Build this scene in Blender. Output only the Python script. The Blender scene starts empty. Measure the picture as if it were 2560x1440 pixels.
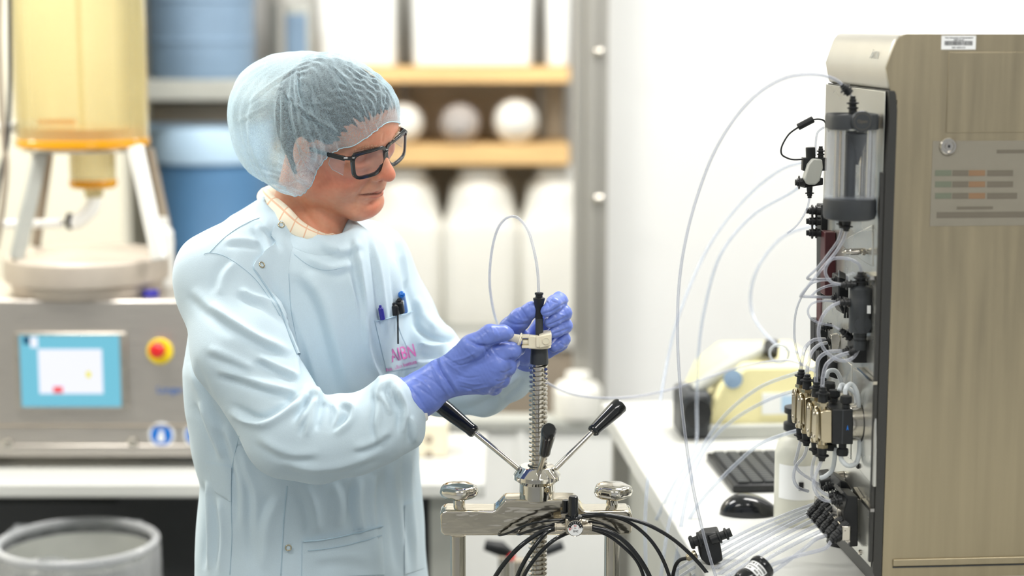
import bpy, bmesh, math, random
import numpy as np
from mathutils import Vector, Matrix, Quaternion

# ---------------------------------------------------------------- camera
S = bpy.context.scene
FOC = 62.0
F = FOC * 2560 / 36.0
CZ = 1.75
TP = 650.0 / F
PITCH = math.atan(TP)
cam_d = bpy.data.cameras.new('camera')
cam = bpy.data.objects.new('camera', cam_d)
S.collection.objects.link(cam)
cam_d.lens = FOC
cam_d.sensor_width = 36
cam_d.clip_start = 0.05
cam_d.clip_end = 60
cam.location = (0, 0, CZ)
cam.rotation_euler = (math.pi / 2 - PITCH, 0, 0)
cam_d.dof.use_dof = True
cam_d.dof.focus_distance = 2.80
cam_d.dof.aperture_fstop = 1.75
cam_d.dof.aperture_blades = 0
S.camera = cam

# ---------------------------------------------------------------- world and lights
w = bpy.data.worlds.new('world')
S.world = w
w.use_nodes = True
w.node_tree.nodes['Background'].inputs[0].default_value = (0.93, 0.96, 1.0, 1)
w.node_tree.nodes['Background'].inputs[1].default_value = 0.38

def area(name, loc, rot, sx, sy, power, col=(1, 1, 1)):
    l = bpy.data.lights.new(name, 'AREA')
    l.shape = 'RECTANGLE'
    l.size = sx
    l.size_y = sy
    l.energy = power
    l.color = col
    o = bpy.data.objects.new(name, l)
    S.collection.objects.link(o)
    o.location = loc
    o.rotation_euler = rot
    return o

PANELS = [(-1.3, 3.4, 37), (1.0, 3.5, 34), (-1.2, 1.2, 12), (1.0, 1.2, 18), (-2.4, 5.0, 20)]
for i, (x, y, p) in enumerate(PANELS):
    area('ceiling_panel_lamp', (x, y, 2.83), (0, 0, 0), 1.15, 0.55, p, (1.0, 0.98, 0.95))
area('partition_wall_fill', (1.7, 4.3, 2.83), (0.12, 0, 0), 2.2, 0.3, 5, (1.0, 1.0, 1.0))  # fill light without a fixture, added to brighten the white partition wall
for x in (-1.6, 0.2):
    area('rear_shelf_fill', (x, 5.75, 2.78), (0.55, 0, 0), 1.2, 0.6, 38, (1.0, 0.97, 0.92))  # added fill with no fixture, tilted to lighten the rear shelves
S.view_settings.view_transform = 'Standard'
S.view_settings.look = 'None'
S.view_settings.gamma = 1
S.view_settings.exposure = 0.32
S.view_settings.use_curve_mapping = False
S.cycles.max_bounces = 10
S.cycles.transparent_max_bounces = 24

# ---------------------------------------------------------------- helpers
COL = S.collection
CP, SP = math.cos(PITCH), math.sin(PITCH)

def ray(px, py):
    u = (px - 1280) / F
    v = (720 - py) / F
    return Vector((u, CP + v * SP, -SP + v * CP))

def P(px, py, Y):
    "the point at depth Y (metres in front of the lens) seen at a pixel"
    r = ray(px, py)
    r = r * (Y / r.y)
    return Vector((r.x, Y, CZ + r.z))

def G(px, py, z):
    "the point at height z seen at a pixel"
    r = ray(px, py)
    t = (z - CZ) / r.z
    return Vector((r.x * t, r.y * t, z))

def PL(pts, Y=None):
    return [P(p[0], p[1], p[2] if len(p) > 2 else Y) for p in pts]

def pix(co):
    "pixel coordinates of an (N,3) array"
    x = co[:, 0]; y = co[:, 1]; z = co[:, 2] - CZ
    d = y * CP - z * SP
    v = y * SP + z * CP
    return 1280 + F * x / d, 720 - F * v / d

def spline(pts, n=8, closed=False):
    pts = [Vector(p) for p in pts]
    out = []
    N = len(pts)
    rng = range(N if closed else N - 1)
    for i in rng:
        if closed:
            a, b, c, d = pts[(i - 1) % N], pts[i], pts[(i + 1) % N], pts[(i + 2) % N]
        else:
            a, b, c, d = pts[max(i - 1, 0)], pts[i], pts[i + 1], pts[min(i + 2, N - 1)]
        for k in range(n):
            t = k / n
            out.append(0.5 * ((2 * b) + (c - a) * t + (2 * a - 5 * b + 4 * c - d) * t * t + (3 * b - a - 3 * c + d) * t ** 3))
    if not closed:
        out.append(pts[-1])
    return out

class MB:
    def __init__(s):
        s.v = []; s.f = []
    def add(s, v, f, M=None):
        o = len(s.v)
        s.v += [tuple(M @ Vector(p)) if M is not None else tuple(p) for p in v]
        s.f += [tuple(i + o for i in q) for q in f]
        return s
    def box(s, c, d, M=None):
        x, y, z = [k / 2 for k in d]
        v = [Vector((c[0] + i * x, c[1] + j * y, c[2] + k * z)) for i in (-1, 1) for j in (-1, 1) for k in (-1, 1)]
        f = [(0, 1, 3, 2), (4, 6, 7, 5), (0, 4, 5, 1), (2, 3, 7, 6), (0, 2, 6, 4), (1, 5, 7, 3)]
        return s.add(v, f, M)
    def box2(s, a, b, M=None):
        return s.box([(i + j) / 2 for i, j in zip(a, b)], [abs(i - j) for i, j in zip(a, b)], M)
    def lathe(s, prof, o=(0, 0, 0), axis=(0, 0, 1), n=32, M=None, fn=None):
        "prof: (radius, height) pairs"
        q = Vector((0, 0, 1)).rotation_difference(Vector(axis).normalized())
        o = Vector(o)
        v = []; f = []
        for (r, h) in prof:
            for k in range(n):
                a = 2 * math.pi * k / n
                rr = r if fn is None else r * fn(a, h)
                v.append(o + q @ Vector((rr * math.cos(a), rr * math.sin(a), h)))
        m = len(prof)
        for i in range(m - 1):
            for k in range(n):
                k2 = (k + 1) % n
                f.append((i * n + k, i * n + k2, (i + 1) * n + k2, (i + 1) * n + k))
        if prof[0][0] > 1e-6:
            f.append(tuple(range(n - 1, -1, -1)))
        if prof[-1][0] > 1e-6:
            f.append(tuple((m - 1) * n + k for k in range(n)))
        return s.add(v, f, M)
    def cyl(s, a, b, r, r2=None, n=24, M=None):
        a = Vector(a); b = Vector(b)
        L = (b - a).length
        return s.lathe([(r, 0), (r if r2 is None else r2, L)], a, b - a, n, M)
    def tube(s, pts, r, n=10, M=None, caps=True):
        pts = [Vector(p) for p in pts]
        N = len(pts)
        rs = r if isinstance(r, (list, tuple)) else [r] * N
        v = []; f = []
        t0 = (pts[1] - pts[0]).normalized()
        up = Vector((0, 0, 1)) if abs(t0.z) < 0.9 else Vector((1, 0, 0))
        nrm = t0.cross(up).normalized()
        for i, p in enumerate(pts):
            t = (pts[min(i + 1, N - 1)] - pts[max(i - 1, 0)])
            if t.length < 1e-9:
                t = t0.copy()
            t.normalize()
            nrm = (nrm - t * nrm.dot(t)).normalized()
            bi = t.cross(nrm)
            for k in range(n):
                a = 2 * math.pi * k / n
                v.append(p + (nrm * math.cos(a) + bi * math.sin(a)) * rs[i])
        for i in range(N - 1):
            for k in range(n):
                k2 = (k + 1) % n
                f.append((i * n + k, i * n + k2, (i + 1) * n + k2, (i + 1) * n + k))
        if caps:
            f.append(tuple(range(n - 1, -1, -1)))
            f.append(tuple((N - 1) * n + k for k in range(n)))
        return s.add(v, f, M)
    def prism(s, outline, d, M=None):
        "outline: (x,y) pairs counter-clockwise, extruded along z from 0 to d"
        n = len(outline)
        v = [(x, y, 0) for x, y in outline] + [(x, y, d) for x, y in outline]
        f = [tuple(range(n - 1, -1, -1)), tuple(range(n, 2 * n))]
        for k in range(n):
            k2 = (k + 1) % n
            f.append((k, k2, n + k2, n + k))
        return s.add(v, f, M)
    def torus(s, c, axis, R, r, n=32, m=10, M=None):
        prof = [(R + r * math.cos(2 * math.pi * k / m), r * math.sin(2 * math.pi * k / m)) for k in range(m + 1)]
        q = Vector((0, 0, 1)).rotation_difference(Vector(axis).normalized())
        v = []; f = []
        for k in range(n):
            a = 2 * math.pi * k / n
            for j in range(m):
                rr, h = prof[j]
                v.append(Vector(c) + q @ Vector((rr * math.cos(a), rr * math.sin(a), h)))
        for k in range(n):
            for j in range(m):
                f.append((k * m + j, ((k + 1) % n) * m + j, ((k + 1) % n) * m + (j + 1) % m, k * m + (j + 1) % m))
        return s.add(v, f, M)
    def build(s, name, mat, parent=None, bevel=0, seg=2, smooth=35, label=None, **kw):
        return mesh_obj(name, s.v, s.f, mat, parent, bevel, seg, smooth, label, **kw)

def tag(o, label=None, cat=None, group=None, kind=None):
    if label: o['label'] = label
    if cat: o['category'] = cat
    if group: o['group'] = group
    if kind: o['kind'] = kind
    return o

def mesh_obj(name, v, f, mat, parent=None, bevel=0, seg=2, smooth=35, label=None, fix=True, **kw):
    me = bpy.data.meshes.new(name)
    me.from_pydata([tuple(p) for p in v], [], [list(q) for q in f])
    if fix:
        bm = bmesh.new(); bm.from_mesh(me)
        bmesh.ops.recalc_face_normals(bm, faces=bm.faces)
        bm.to_mesh(me); bm.free()
    me.polygons.foreach_set('use_smooth', [True] * len(me.polygons))
    if smooth is not None and smooth < 180:
        me.set_sharp_from_angle(angle=math.radians(smooth))
    o = bpy.data.objects.new(name, me)
    COL.objects.link(o)
    if mat is not None:
        me.materials.append(mat)
    if parent is not None:
        o.parent = parent
    if bevel:
        b = o.modifiers.new('bevel', 'BEVEL')
        b.width = bevel; b.segments = seg; b.limit_method = 'ANGLE'; b.angle_limit = math.radians(35)
        b.harden_normals = False
    if label: o['label'] = label
    tag(o, None, kw.get('cat'), kw.get('group'), kw.get('kind'))
    return o

def thing(name, label, cat, loc=(0, 0, 0), rz=0, group=None):
    o = bpy.data.objects.new(name, None)
    o.empty_display_size = 0.05
    COL.objects.link(o)
    o.location = loc
    o.rotation_euler = (0, 0, rz)
    return tag(o, label, cat, group)

def struct(name, mb, mat, **k):
    return tag(mb.build(name, mat, **k), kind='structure')

def text_part(name, body, size, mat, parent, M, extrude=0.0002, sx=1.0, align='CENTER', label=None):
    cu = bpy.data.curves.new(name, 'FONT')
    cu.body = body; cu.size = size; cu.extrude = extrude
    cu.align_x = align; cu.align_y = 'CENTER'
    t = bpy.data.objects.new(name, cu)
    COL.objects.link(t)
    dg = bpy.context.evaluated_depsgraph_get()
    me = bpy.data.meshes.new_from_object(t.evaluated_get(dg))
    bpy.data.objects.remove(t)
    o = bpy.data.objects.new(name, me)
    COL.objects.link(o)
    me.materials.clear(); me.materials.append(mat)
    o.parent = parent
    o.matrix_local = M @ Matrix.Diagonal((sx, 1, 1, 1))
    if label: o['label'] = label
    return o

def frame(o, x, y, z=None):
    "matrix with origin o and given x, y axes"
    x = Vector(x).normalized(); y = Vector(y).normalized()
    z = x.cross(y).normalized(); y = z.cross(x)
    return Matrix(((x.x, y.x, z.x, o[0]), (x.y, y.y, z.y, o[1]), (x.z, y.z, z.z, o[2]), (0, 0, 0, 1)))

# ---------------------------------------------------------------- materials
def lin(c):
    return tuple(((k / 255) / 12.92 if k / 255 <= 0.04045 else ((k / 255 + 0.055) / 1.055) ** 2.4) for k in c)

def mat(name, rgb, rough=0.5, metal=0.0, trans=0.0, ior=1.45, emit=None, estr=0, noise=0, nscale=30, bump=0, bscale=200,
        spec=0.5, coat=0, sss=0, alpha=1, stretch=(1, 1, 1), rnoise=0, aniso=0, sheen=0, vcol=False, ndet=4):
    m = bpy.data.materials.new(name)
    m.use_nodes = True
    nt = m.node_tree
    b = nt.nodes['Principled BSDF']
    c = lin(rgb)
    b.inputs['Base Color'].default_value = (*c, 1)
    b.inputs['Roughness'].default_value = rough
    b.inputs['Metallic'].default_value = metal
    b.inputs['Transmission Weight'].default_value = trans
    b.inputs['IOR'].default_value = ior
    b.inputs['Specular IOR Level'].default_value = spec
    b.inputs['Coat Weight'].default_value = coat
    b.inputs['Alpha'].default_value = alpha
    if sheen: b.inputs['Sheen Weight'].default_value = sheen
    if sss:
        b.inputs['Subsurface Weight'].default_value = sss
        b.inputs['Subsurface Radius'].default_value = (1.0, 0.35, 0.2)
        b.inputs['Subsurface Scale'].default_value = 0.006
    if emit:
        b.inputs['Emission Color'].default_value = (*lin(emit), 1)
        b.inputs['Emission Strength'].default_value = estr
    tc = nt.nodes.new('ShaderNodeTexCoord')
    mp = nt.nodes.new('ShaderNodeMapping')
    mp.inputs['Scale'].default_value = stretch
    nt.links.new(tc.outputs['Object'], mp.inputs['Vector'])
    src = None
    if vcol:
        va = nt.nodes.new('ShaderNodeVertexColor'); va.layer_name = 'tint'
        mx0 = nt.nodes.new('ShaderNodeMix'); mx0.data_type = 'RGBA'; mx0.blend_type = 'MULTIPLY'
        mx0.inputs[0].default_value = 1
        mx0.inputs[6].default_value = (*c, 1)
        nt.links.new(va.outputs['Color'], mx0.inputs[7])
        src = mx0.outputs[2]
        nt.links.new(src, b.inputs['Base Color'])
    if noise or rnoise:
        n = nt.nodes.new('ShaderNodeTexNoise')
        n.inputs['Scale'].default_value = nscale
        n.inputs['Detail'].default_value = ndet
        nt.links.new(mp.outputs[0], n.inputs['Vector'])
        if noise:
            mr = nt.nodes.new('ShaderNodeMapRange')
            mr.inputs[1].default_value = 0.3; mr.inputs[2].default_value = 0.7
            mr.inputs[3].default_value = 1 - noise; mr.inputs[4].default_value = 1 + noise
            nt.links.new(n.outputs['Fac'], mr.inputs[0])
            mx = nt.nodes.new('ShaderNodeMix'); mx.data_type = 'RGBA'; mx.blend_type = 'MULTIPLY'
            mx.inputs[0].default_value = 1
            mx.inputs[6].default_value = (*c, 1)
            if src: nt.links.new(src, mx.inputs[6])
            nt.links.new(mr.outputs[0], mx.inputs[7])
            nt.links.new(mx.outputs[2], b.inputs['Base Color'])
        if rnoise:
            mr = nt.nodes.new('ShaderNodeMapRange')
            mr.inputs[1].default_value = 0.3; mr.inputs[2].default_value = 0.7
            mr.inputs[3].default_value = max(rough - rnoise, 0.02); mr.inputs[4].default_value = rough + rnoise
            nt.links.new(n.outputs['Fac'], mr.inputs[0])
            nt.links.new(mr.outputs[0], b.inputs['Roughness'])
    if bump:
        n2 = nt.nodes.new('ShaderNodeTexNoise')
        n2.inputs['Scale'].default_value = bscale
        n2.inputs['Detail'].default_value = 3
        nt.links.new(mp.outputs[0], n2.inputs['Vector'])
        bp = nt.nodes.new('ShaderNodeBump')
        bp.inputs['Strength'].default_value = bump
        bp.inputs['Distance'].default_value = 0.002
        nt.links.new(n2.outputs['Fac'], bp.inputs['Height'])
        nt.links.new(bp.outputs[0], b.inputs['Normal'])
    return m

def clear_mat(name, edge, centre_alpha=0.12, edge_alpha=0.85, rough=0.08, tint=(255, 255, 255), blend=0.5, power=None):
    "thin clear plastic: see-through where it faces you, denser at the rim"
    m = bpy.data.materials.new(name)
    m.use_nodes = True
    nt = m.node_tree
    nt.nodes.remove(nt.nodes['Principled BSDF'])
    out = nt.nodes['Material Output']
    lw = nt.nodes.new('ShaderNodeLayerWeight'); lw.inputs['Blend'].default_value = blend
    mr = nt.nodes.new('ShaderNodeMapRange')
    mr.inputs[3].default_value = centre_alpha; mr.inputs[4].default_value = edge_alpha
    nt.links.new(lw.outputs['Facing'], mr.inputs[0])
    tr = nt.nodes.new('ShaderNodeBsdfTransparent'); tr.inputs[0].default_value = (*lin(tint), 1)
    pr = nt.nodes.new('ShaderNodeBsdfPrincipled')
    pr.inputs['Base Color'].default_value = (*lin(edge), 1)
    pr.inputs['Roughness'].default_value = rough
    pr.inputs['Coat Weight'].default_value = 0.5
    mx = nt.nodes.new('ShaderNodeMixShader')
    nt.links.new(mr.outputs[0], mx.inputs[0])
    nt.links.new(tr.outputs[0], mx.inputs[1]); nt.links.new(pr.outputs[0], mx.inputs[2])
    nt.links.new(mx.outputs[0], out.inputs['Surface'])
    return m

M_ = dict(
    white_wall=mat('white_wall_paint', (230, 231, 230), 0.6, noise=0.01, nscale=3),
    cream_wall=mat('cream_wall_paint', (226, 222, 205), 0.7, noise=0.02, nscale=3),
    floor=mat('grey_vinyl_floor', (150, 152, 152), 0.4, noise=0.06, nscale=60),
    ceiling=mat('ceiling_white', (238, 238, 236), 0.8, noise=0.01, nscale=4),
    lampglow=mat('lamp_diffuser', (255, 255, 255), 0.5, emit=(255, 252, 245), estr=5),
    steel_post=mat('dull_steel_post', (168, 166, 160), 0.42, 0.6, noise=0.08, nscale=4, stretch=(1, 1, 0.2)),
    steel=mat('brushed_steel', (190, 184, 174), 0.3, 0.9, noise=0.08, nscale=40, stretch=(1, 12, 0.6), rnoise=0.06),
    steel_box=mat('brushed_steel_cabinet', (202, 196, 188), 0.32, 0.85, noise=0.05, nscale=30, stretch=(0.4, 1, 14), rnoise=0.05),
    chrome=mat('polished_chrome', (222, 218, 208), 0.05, 1.0, rnoise=0.03, nscale=12),
    chrome_soft=mat('satin_chrome', (205, 200, 190), 0.16, 1.0, noise=0.03, nscale=80),
    brass=mat('brushed_nickel_brass', (196, 184, 156), 0.25, 1.0, noise=0.05, nscale=60),
    black=mat('black_plastic', (26, 28, 30), 0.42, noise=0.15, nscale=60),
    black_gloss=mat('glossy_black_plastic', (20, 23, 26), 0.16, noise=0.1, nscale=30, coat=0.3),
    dark=mat('dark_grey_plastic', (52, 55, 58), 0.45, noise=0.08, nscale=50),
    bezel=mat('dark_grey_bezel', (62, 62, 60), 0.4, 0.3, noise=0.08, nscale=20, stretch=(1, 1, 0.3)),
    maroon=mat('maroon_plastic', (70, 30, 34), 0.4, noise=0.1, nscale=20),
    cream=mat('cream_clamp_plastic', (232, 224, 200), 0.35, noise=0.03, nscale=60, sss=0.05),
    cream_case=mat('pale_yellow_case', (236, 228, 176), 0.45, noise=0.03, nscale=8),
    white_pl=mat('white_plastic', (238, 239, 236), 0.4, noise=0.02, nscale=10),
    white_bench=mat('white_bench_laminate', (206, 207, 203), 0.35, noise=0.02, nscale=8),
    grey_pl=mat('light_grey_plastic', (176, 178, 172), 0.45, noise=0.04, nscale=20),
    carboy=mat('white_carboy_plastic', (238, 237, 230), 0.45, noise=0.02, nscale=6, trans=0.0),
    carboy_grey=mat('greyish_carboy_plastic', (176, 170, 166), 0.45, noise=0.05, nscale=6),
    shelf=mat('honey_wood_shelf', (230, 192, 134), 0.5, noise=0.1, nscale=8, stretch=(0.4, 2, 2)),
    blue_drum=mat('blue_drum_plastic', (84, 128, 170), 0.45, noise=0.1, nscale=5),
    blue_drum2=mat('slate_blue_drum_plastic', (118, 142, 166), 0.5, noise=0.12, nscale=4),
    blue_lid=mat('pale_blue_lid', (176, 204, 228), 0.4, noise=0.04, nscale=8),
    dark_cab=mat('dark_grey_cabinet', (70, 72, 74), 0.5, noise=0.1, nscale=6),
    taupe=mat('taupe_cabinet', (160, 148, 132), 0.5, noise=0.08, nscale=5),
    red=mat('red_plastic', (214, 38, 40), 0.3, noise=0.05, nscale=30),
    yellow=mat('yellow_plastic', (240, 214, 30), 0.4, noise=0.05, nscale=20),
    blue=mat('blue_plastic', (24, 108, 196), 0.35, noise=0.05, nscale=20),
    navy=mat('navy_plastic', (44, 40, 140), 0.35, noise=0.05, nscale=20),
    screen_blue=mat('screen_sky_blue', (20, 40, 50), 0.3, emit=(120, 200, 222), estr=0.75, noise=0.02),
    screen_white=mat('screen_white_page', (60, 60, 70), 0.3, emit=(236, 238, 250), estr=0.85, noise=0.01),
    screen_dark=mat('screen_dark_teal', (10, 30, 50), 0.3, emit=(30, 90, 120), estr=0.6, noise=0.01),
    screen_red=mat('screen_red_button', (60, 10, 10), 0.3, emit=(240, 90, 96), estr=0.8, noise=0.01),
    screen_yellow=mat('screen_yellow_mark', (60, 60, 10), 0.3, emit=(240, 232, 120), estr=0.8, noise=0.01),
    label=mat('paper_label', (236, 238, 238), 0.5, noise=0.01, nscale=30),
    label_grey=mat('grey_film_label', (132, 127, 114), 0.5, noise=0.03, nscale=30),
    ink=mat('black_ink', (24, 24, 26), 0.6, noise=0.02),
    ink_grey=mat('grey_ink', (106, 100, 88), 0.6, noise=0.02),
    ink_green=mat('green_grey_ink', (106, 112, 96), 0.6, noise=0.02),
    ink_orange=mat('orange_ink', (134, 106, 80), 0.6, noise=0.02),
    tube=clear_mat('clear_tubing', (208, 211, 220), 0.20, 0.82, 0.08, tint=(242, 244, 248), blend=0.5),
    tube_faint=clear_mat('faint_tubing', (214, 220, 230), 0.16, 0.6, 0.2, tint=(242, 245, 250), blend=0.5),
    tube_milky=clear_mat('milky_tubing', (226, 232, 236), 0.62, 0.95, 0.25, tint=(245, 248, 250)),
    clear=clear_mat('clear_plastic_shell', (210, 214, 222), 0.02, 0.55, 0.03, tint=(250, 251, 252), blend=0.3),
    liner=clear_mat('crinkled_film', (206, 208, 210), 0.3, 0.9, 0.2, tint=(235, 236, 238), blend=0.5),
    amber=clear_mat('amber_plastic_tank', (232, 222, 170), 0.22, 0.80, 0.12, tint=(255, 252, 240), blend=0.30),
    amber_liquid=clear_mat('amber_liquid', (244, 176, 20), 0.6, 0.97, 0.1, tint=(255, 200, 60), blend=0.5),
    rack_back=mat('beige_rack_back', (228, 214, 190), 0.6, noise=.05, nscale=6),
    turntable=mat('satin_turntable', (190, 180, 168), 0.5, 0.4, noise=.05, nscale=20),
    jar=mat('translucent_jar_plastic', (206, 206, 194), 0.4, noise=.03, nscale=10),
    lcd_white=mat('white_handwheel', (236, 236, 230), 0.4, noise=0.02),
)
# ---------------------------------------------------------------- the room
RX0, RX1, RY0, RYB = -3.4, 3.4, -1.5, 9.0
struct('floor', MB().box2((RX0, RY0, -0.05), (RX1, RYB, 0)), M_['floor'])
struct('ceiling', MB().box2((RX0, RY0, 2.9), (RX1, RYB, 3.0)), M_['ceiling'])
struct('wall_left', MB().box2((RX0 - 0.1, RY0, 0), (RX0, RYB, 2.9)), M_['cream_wall'])
struct('wall_right', MB().box2((RX1, RY0, 0), (RX1 + 0.1, RYB, 2.9)), M_['white_wall'])
struct('wall_back', MB().box2((RX0, RYB, 0), (RX1, RYB + 0.1, 2.9)), M_['cream_wall'])
YW = 5.2
xw = P(1518, 700, YW).x
struct('wall_partition', MB().box2((xw, YW, 0), (RX1, YW + 0.14, 2.9)), M_['white_wall'])
xa, xb = P(1434, 700, 5.1).x, P(1516, 700, 5.1).x
post = MB().box2((xa, 5.08, 0), (xb, 5.17, 2.9))
post.box2((xa + 0.03, 5.06, 0), (xb - 0.03, 5.08, 2.9))
struct('trim_1', post, M_['steel_post'], bevel=0.004)
# left of the opening: a cream wall behind the tank, with its white door frame edge
xc = P(300, 300, 5.8).x
struct('wall_stub', MB().box2((RX0, 5.8, 0), (xc, 5.92, 2.9)), M_['cream_wall'])

for i, (x, y, p) in enumerate(PANELS):
    t = thing('ceiling_light', 'flat white ceiling light panel ' + ['above the person and the left bench', 'above the steel machine', 'above the viewer on the left side', 'above the viewer on the right side', 'above the far left corner'][i], 'ceiling light', (x, y, 2.9), 0, 'ceiling light panels')
    MB().box2((-0.6, -0.3, -0.05), (0.6, 0.3, 0)).build('housing', M_['white_pl'], t, bevel=0.004)
    MB().box2((-0.57, -0.27, -0.056), (0.57, 0.27, -0.051)).build('diffuser', M_['lampglow'], t)

# bolts on the steel post
for py in (130, 498):
    q = P(1498, py, 5.055)
    o = MB().lathe([(0.016, 0), (0.016, 0.008), (0.008, 0.014), (0, 0.015)], q, (0, -1, 0), 20).build('post_bolt', M_['chrome_soft'])
    tag(o, 'round silver bolt head on the grey steel post, ' + ('upper one' if py < 200 else 'lower one'), 'bolt', 'bolts on the steel post')

# ---------------------------------------------------------------- rear room shelving with jugs
YS = 7.0
sx0, sx1 = P(655, 200, YS).x, P(1425, 200, YS).x
def bottle_mb(r, h, neck=0.35, sq=0):
    prof = [(0, 0), (r * 0.9, 0), (r, r * 0.1), (r, h * 0.62), (r * 0.96, h * 0.7), (r * 0.8, h * 0.8), (r * 0.5, h * 0.88), (r * neck, h * 0.91), (r * neck, h * 0.96)]
    return MB().lathe(prof, n=32)
rack = thing('storage_rack', 'tall rack with honey wood shelves holding white jugs in the rear room', 'shelf rack', ((sx0 + sx1) / 2, YS + 0.25, 0))
def rk(a, b, name, m, bev=0.004):
    off = Vector(rack.location)
    return MB().box2(Vector(a) - off, Vector(b) - off).build(name, m, rack, bevel=bev)
def shelf_z(py): return P(1200, py, YS).z
for y0, y1 in ((168, 207), (364, 412), (815, 850)):
    rk((sx0, YS, shelf_z(y1)), (sx1, YS + 0.5, shelf_z(y0)), 'shelf_board', M_['shelf'] if y0 < 500 else M_['grey_pl'])
for px in (668, 1003, 1352, 1420):
    x = P(px, 200, YS + 0.3).x
    rk((x - 0.016, YS + 0.44, 0), (x + 0.016, YS + 0.48, 2.5), 'upright', M_['steel_post'])
rk((sx0, YS + 0.5, 0), (sx1, YS + 0.52, shelf_z(175)), 'back_panel', M_['rack_back'])
rk((sx0, YS + 0.5, shelf_z(160)), (sx1, YS + 0.52, 2.6), 'back_panel', M_['white_pl'])

# round-ended jugs lying on the middle shelf, ends towards the viewer
zs = shelf_z(364)
for px, r_px, m, lb in ((1290, 56, 'carboy', 'round white jug end on the middle wooden shelf, right of the grey one'),
                       (1150, 50, 'carboy_grey', 'round greyish jug end in the middle of the middle wooden shelf'),
                       (1008, 50, 'carboy', 'round white jug end on the middle shelf right behind the glasses')):
    r = r_px / F * (YS + 0.12)
    t = thing('storage_jug', lb, 'jug', (P(px, 300, YS + 0.12).x, YS + 0.12, zs), 0, 'jugs lying on the middle shelf')
    prof = [(0, 0.0), (r * 0.55, 0.006), (r * 0.85, 0.03), (r * 0.97, 0.06), (r, 0.1), (r, 0.3), (r * 0.8, 0.32), (0, 0.32)]
    MB().lathe(prof, (0, -0.1, r), (0, 1, 0), 40).build('body', M_[m], t)
    MB().lathe([(r * .3, 0), (r * .3, -.02), (0, -.022)], (0, -0.098, r), (0, 1, 0), 24).build('end_cap', M_[m], t)

# big white carboys on the lower shelf
zl = shelf_z(815)
zt = P(1200, 416, YS + 0.15).z
def rsq(e):
    def f(a, h):
        c, s_ = abs(math.cos(a)), abs(math.sin(a))
        k = (c ** e + s_ ** e) ** (-1 / e)
        return k
    return f
for k, px in enumerate((1012, 1203, 1394, 821)):
    r = 98.5 / F * (YS + 0.15)
    h = zt - zl
    lb = ['big white carboy on the lower shelf just right of the face', 'big white carboy on the lower shelf above the thin tube loop',
          'big white carboy on the lower shelf beside the steel post', 'big white carboy on the lower shelf hidden behind the head'][k]
    t = thing('carboy', lb, 'carboy', (P(px, 600, YS + 0.15).x, YS + 0.17, zl), 0, 'white carboys on the lower shelf')
    def fn(a, hh, h=h):
        e = 5.0 if hh < h * .66 else 2.0
        return rsq(e)(a, hh) * (1.0 if e > 3 else 1.0)
    prof = [(0, 0), (r * .95, 0), (r * .985, .02), (r * .985, h * .60), (r * .96, h * .64), (r * .90, h * .70), (r * .84, h * .76), (r * .8, h * .84), (r * .72, h * .9), (r * .5, h * .93)]
    MB().lathe(prof, n=48, fn=fn).build('body', M_['carboy'], t, smooth=60)
    MB().lathe([(r * .56, h * .90), (r * .56, h * .98), (r * .46, h), (0, h)], n=40).build('screw_cap', M_['white_pl'], t)
# white boxes on the top shelf
zq = shelf_z(168)
for px0, px1, lb in ((790, 985, 'white plastic tub on the top shelf above the cap'), (1030, 1330, 'wide white plastic tub on the top wooden shelf'),
                     (1368, 1425, 'narrow white plastic tub on the top shelf beside the steel post')):
    a, b = P(px0, 100, YS).x, P(px1, 100, YS).x
    t = thing('storage_tub', lb, 'tub', ((a + b) / 2, YS + 0.2, zq), 0, 'white tubs on the top shelf')
    hw = (b - a) / 2
    MB().box2((-hw, -.15, 0), (hw, .15, .34)).build('tub_body', M_['white_pl'], t, bevel=0.015)
    MB().box2((-hw - .008, -.16, .34), (hw + .008, .16, .37)).build('lid', M_['white_pl'], t, bevel=0.006)

# lower cabinet under the rack, grey, with a white round tub in front
o = thing('floor_cabinet', 'low beige cabinet below the carboys in the rear room', 'cabinet', (P(1280, 900, 6.75).x, 6.9, 0))
MB().box2((-.55, -.15, 0.05), (.35, .05, 0.52)).build('body', M_['taupe'], o, bevel=.005)
MB().box2((-.54, -.165, 0.08), (-.11, -.15, 0.50)).build('door', M_['taupe'], o, bevel=.004)
MB().box2((-.09, -.165, 0.08), (.34, -.15, 0.50)).build('door', M_['taupe'], o, bevel=.004)
MB().box2((-.57, -.18, 0.52), (.37, .05, 0.55)).build('worktop', M_['white_bench'], o, bevel=.004)

# blue drums on the left of the rear room
def drum(px, r, z0, h, m, Y, lb, lidm='blue_lid'):
    t = thing('storage_drum', lb, 'drum', (P(px, 400, Y).x, Y, z0), 0, 'blue drums in the rear room')
    prof = [(0, 0), (r * .96, 0), (r, .02), (r, h * .3), (r * 1.02, h * .31), (r * 1.02, h * .34), (r, h * .35), (r, h * .66), (r * 1.02, h * .67), (r * 1.02, h * .7), (r, h * .71), (r, h - .02), (r * .9, h)]
    MB().lathe(prof, n=48).build('drum_body', M_[m], t)
    MB().lathe([(r * .98, h - .005), (r * 1.05, h), (r * 1.05, h + .10), (r * .96, h + .13), (0, h + .13)], n=48).build('lid', M_[lidm], t)
YD = 6.6
def zp(py, Y=YD): return P(500, py, Y).z
drum(528, .215, 0.25, zp(400) - 0.25, 'blue_drum', YD, 'bright blue drum with pale blue lid behind the shoulder')
zsh = zp(318)
rk2 = thing('wall_shelf', 'grey steel shelf between the two blue drums', 'shelf', (P(520, 300, YD).x, YD, 0))
MB().box2((-.26, -.24, zp(245)), (.26, .26, zp(196))).build('shelf_board', M_['grey_pl'], rk2, bevel=.004)
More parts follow.
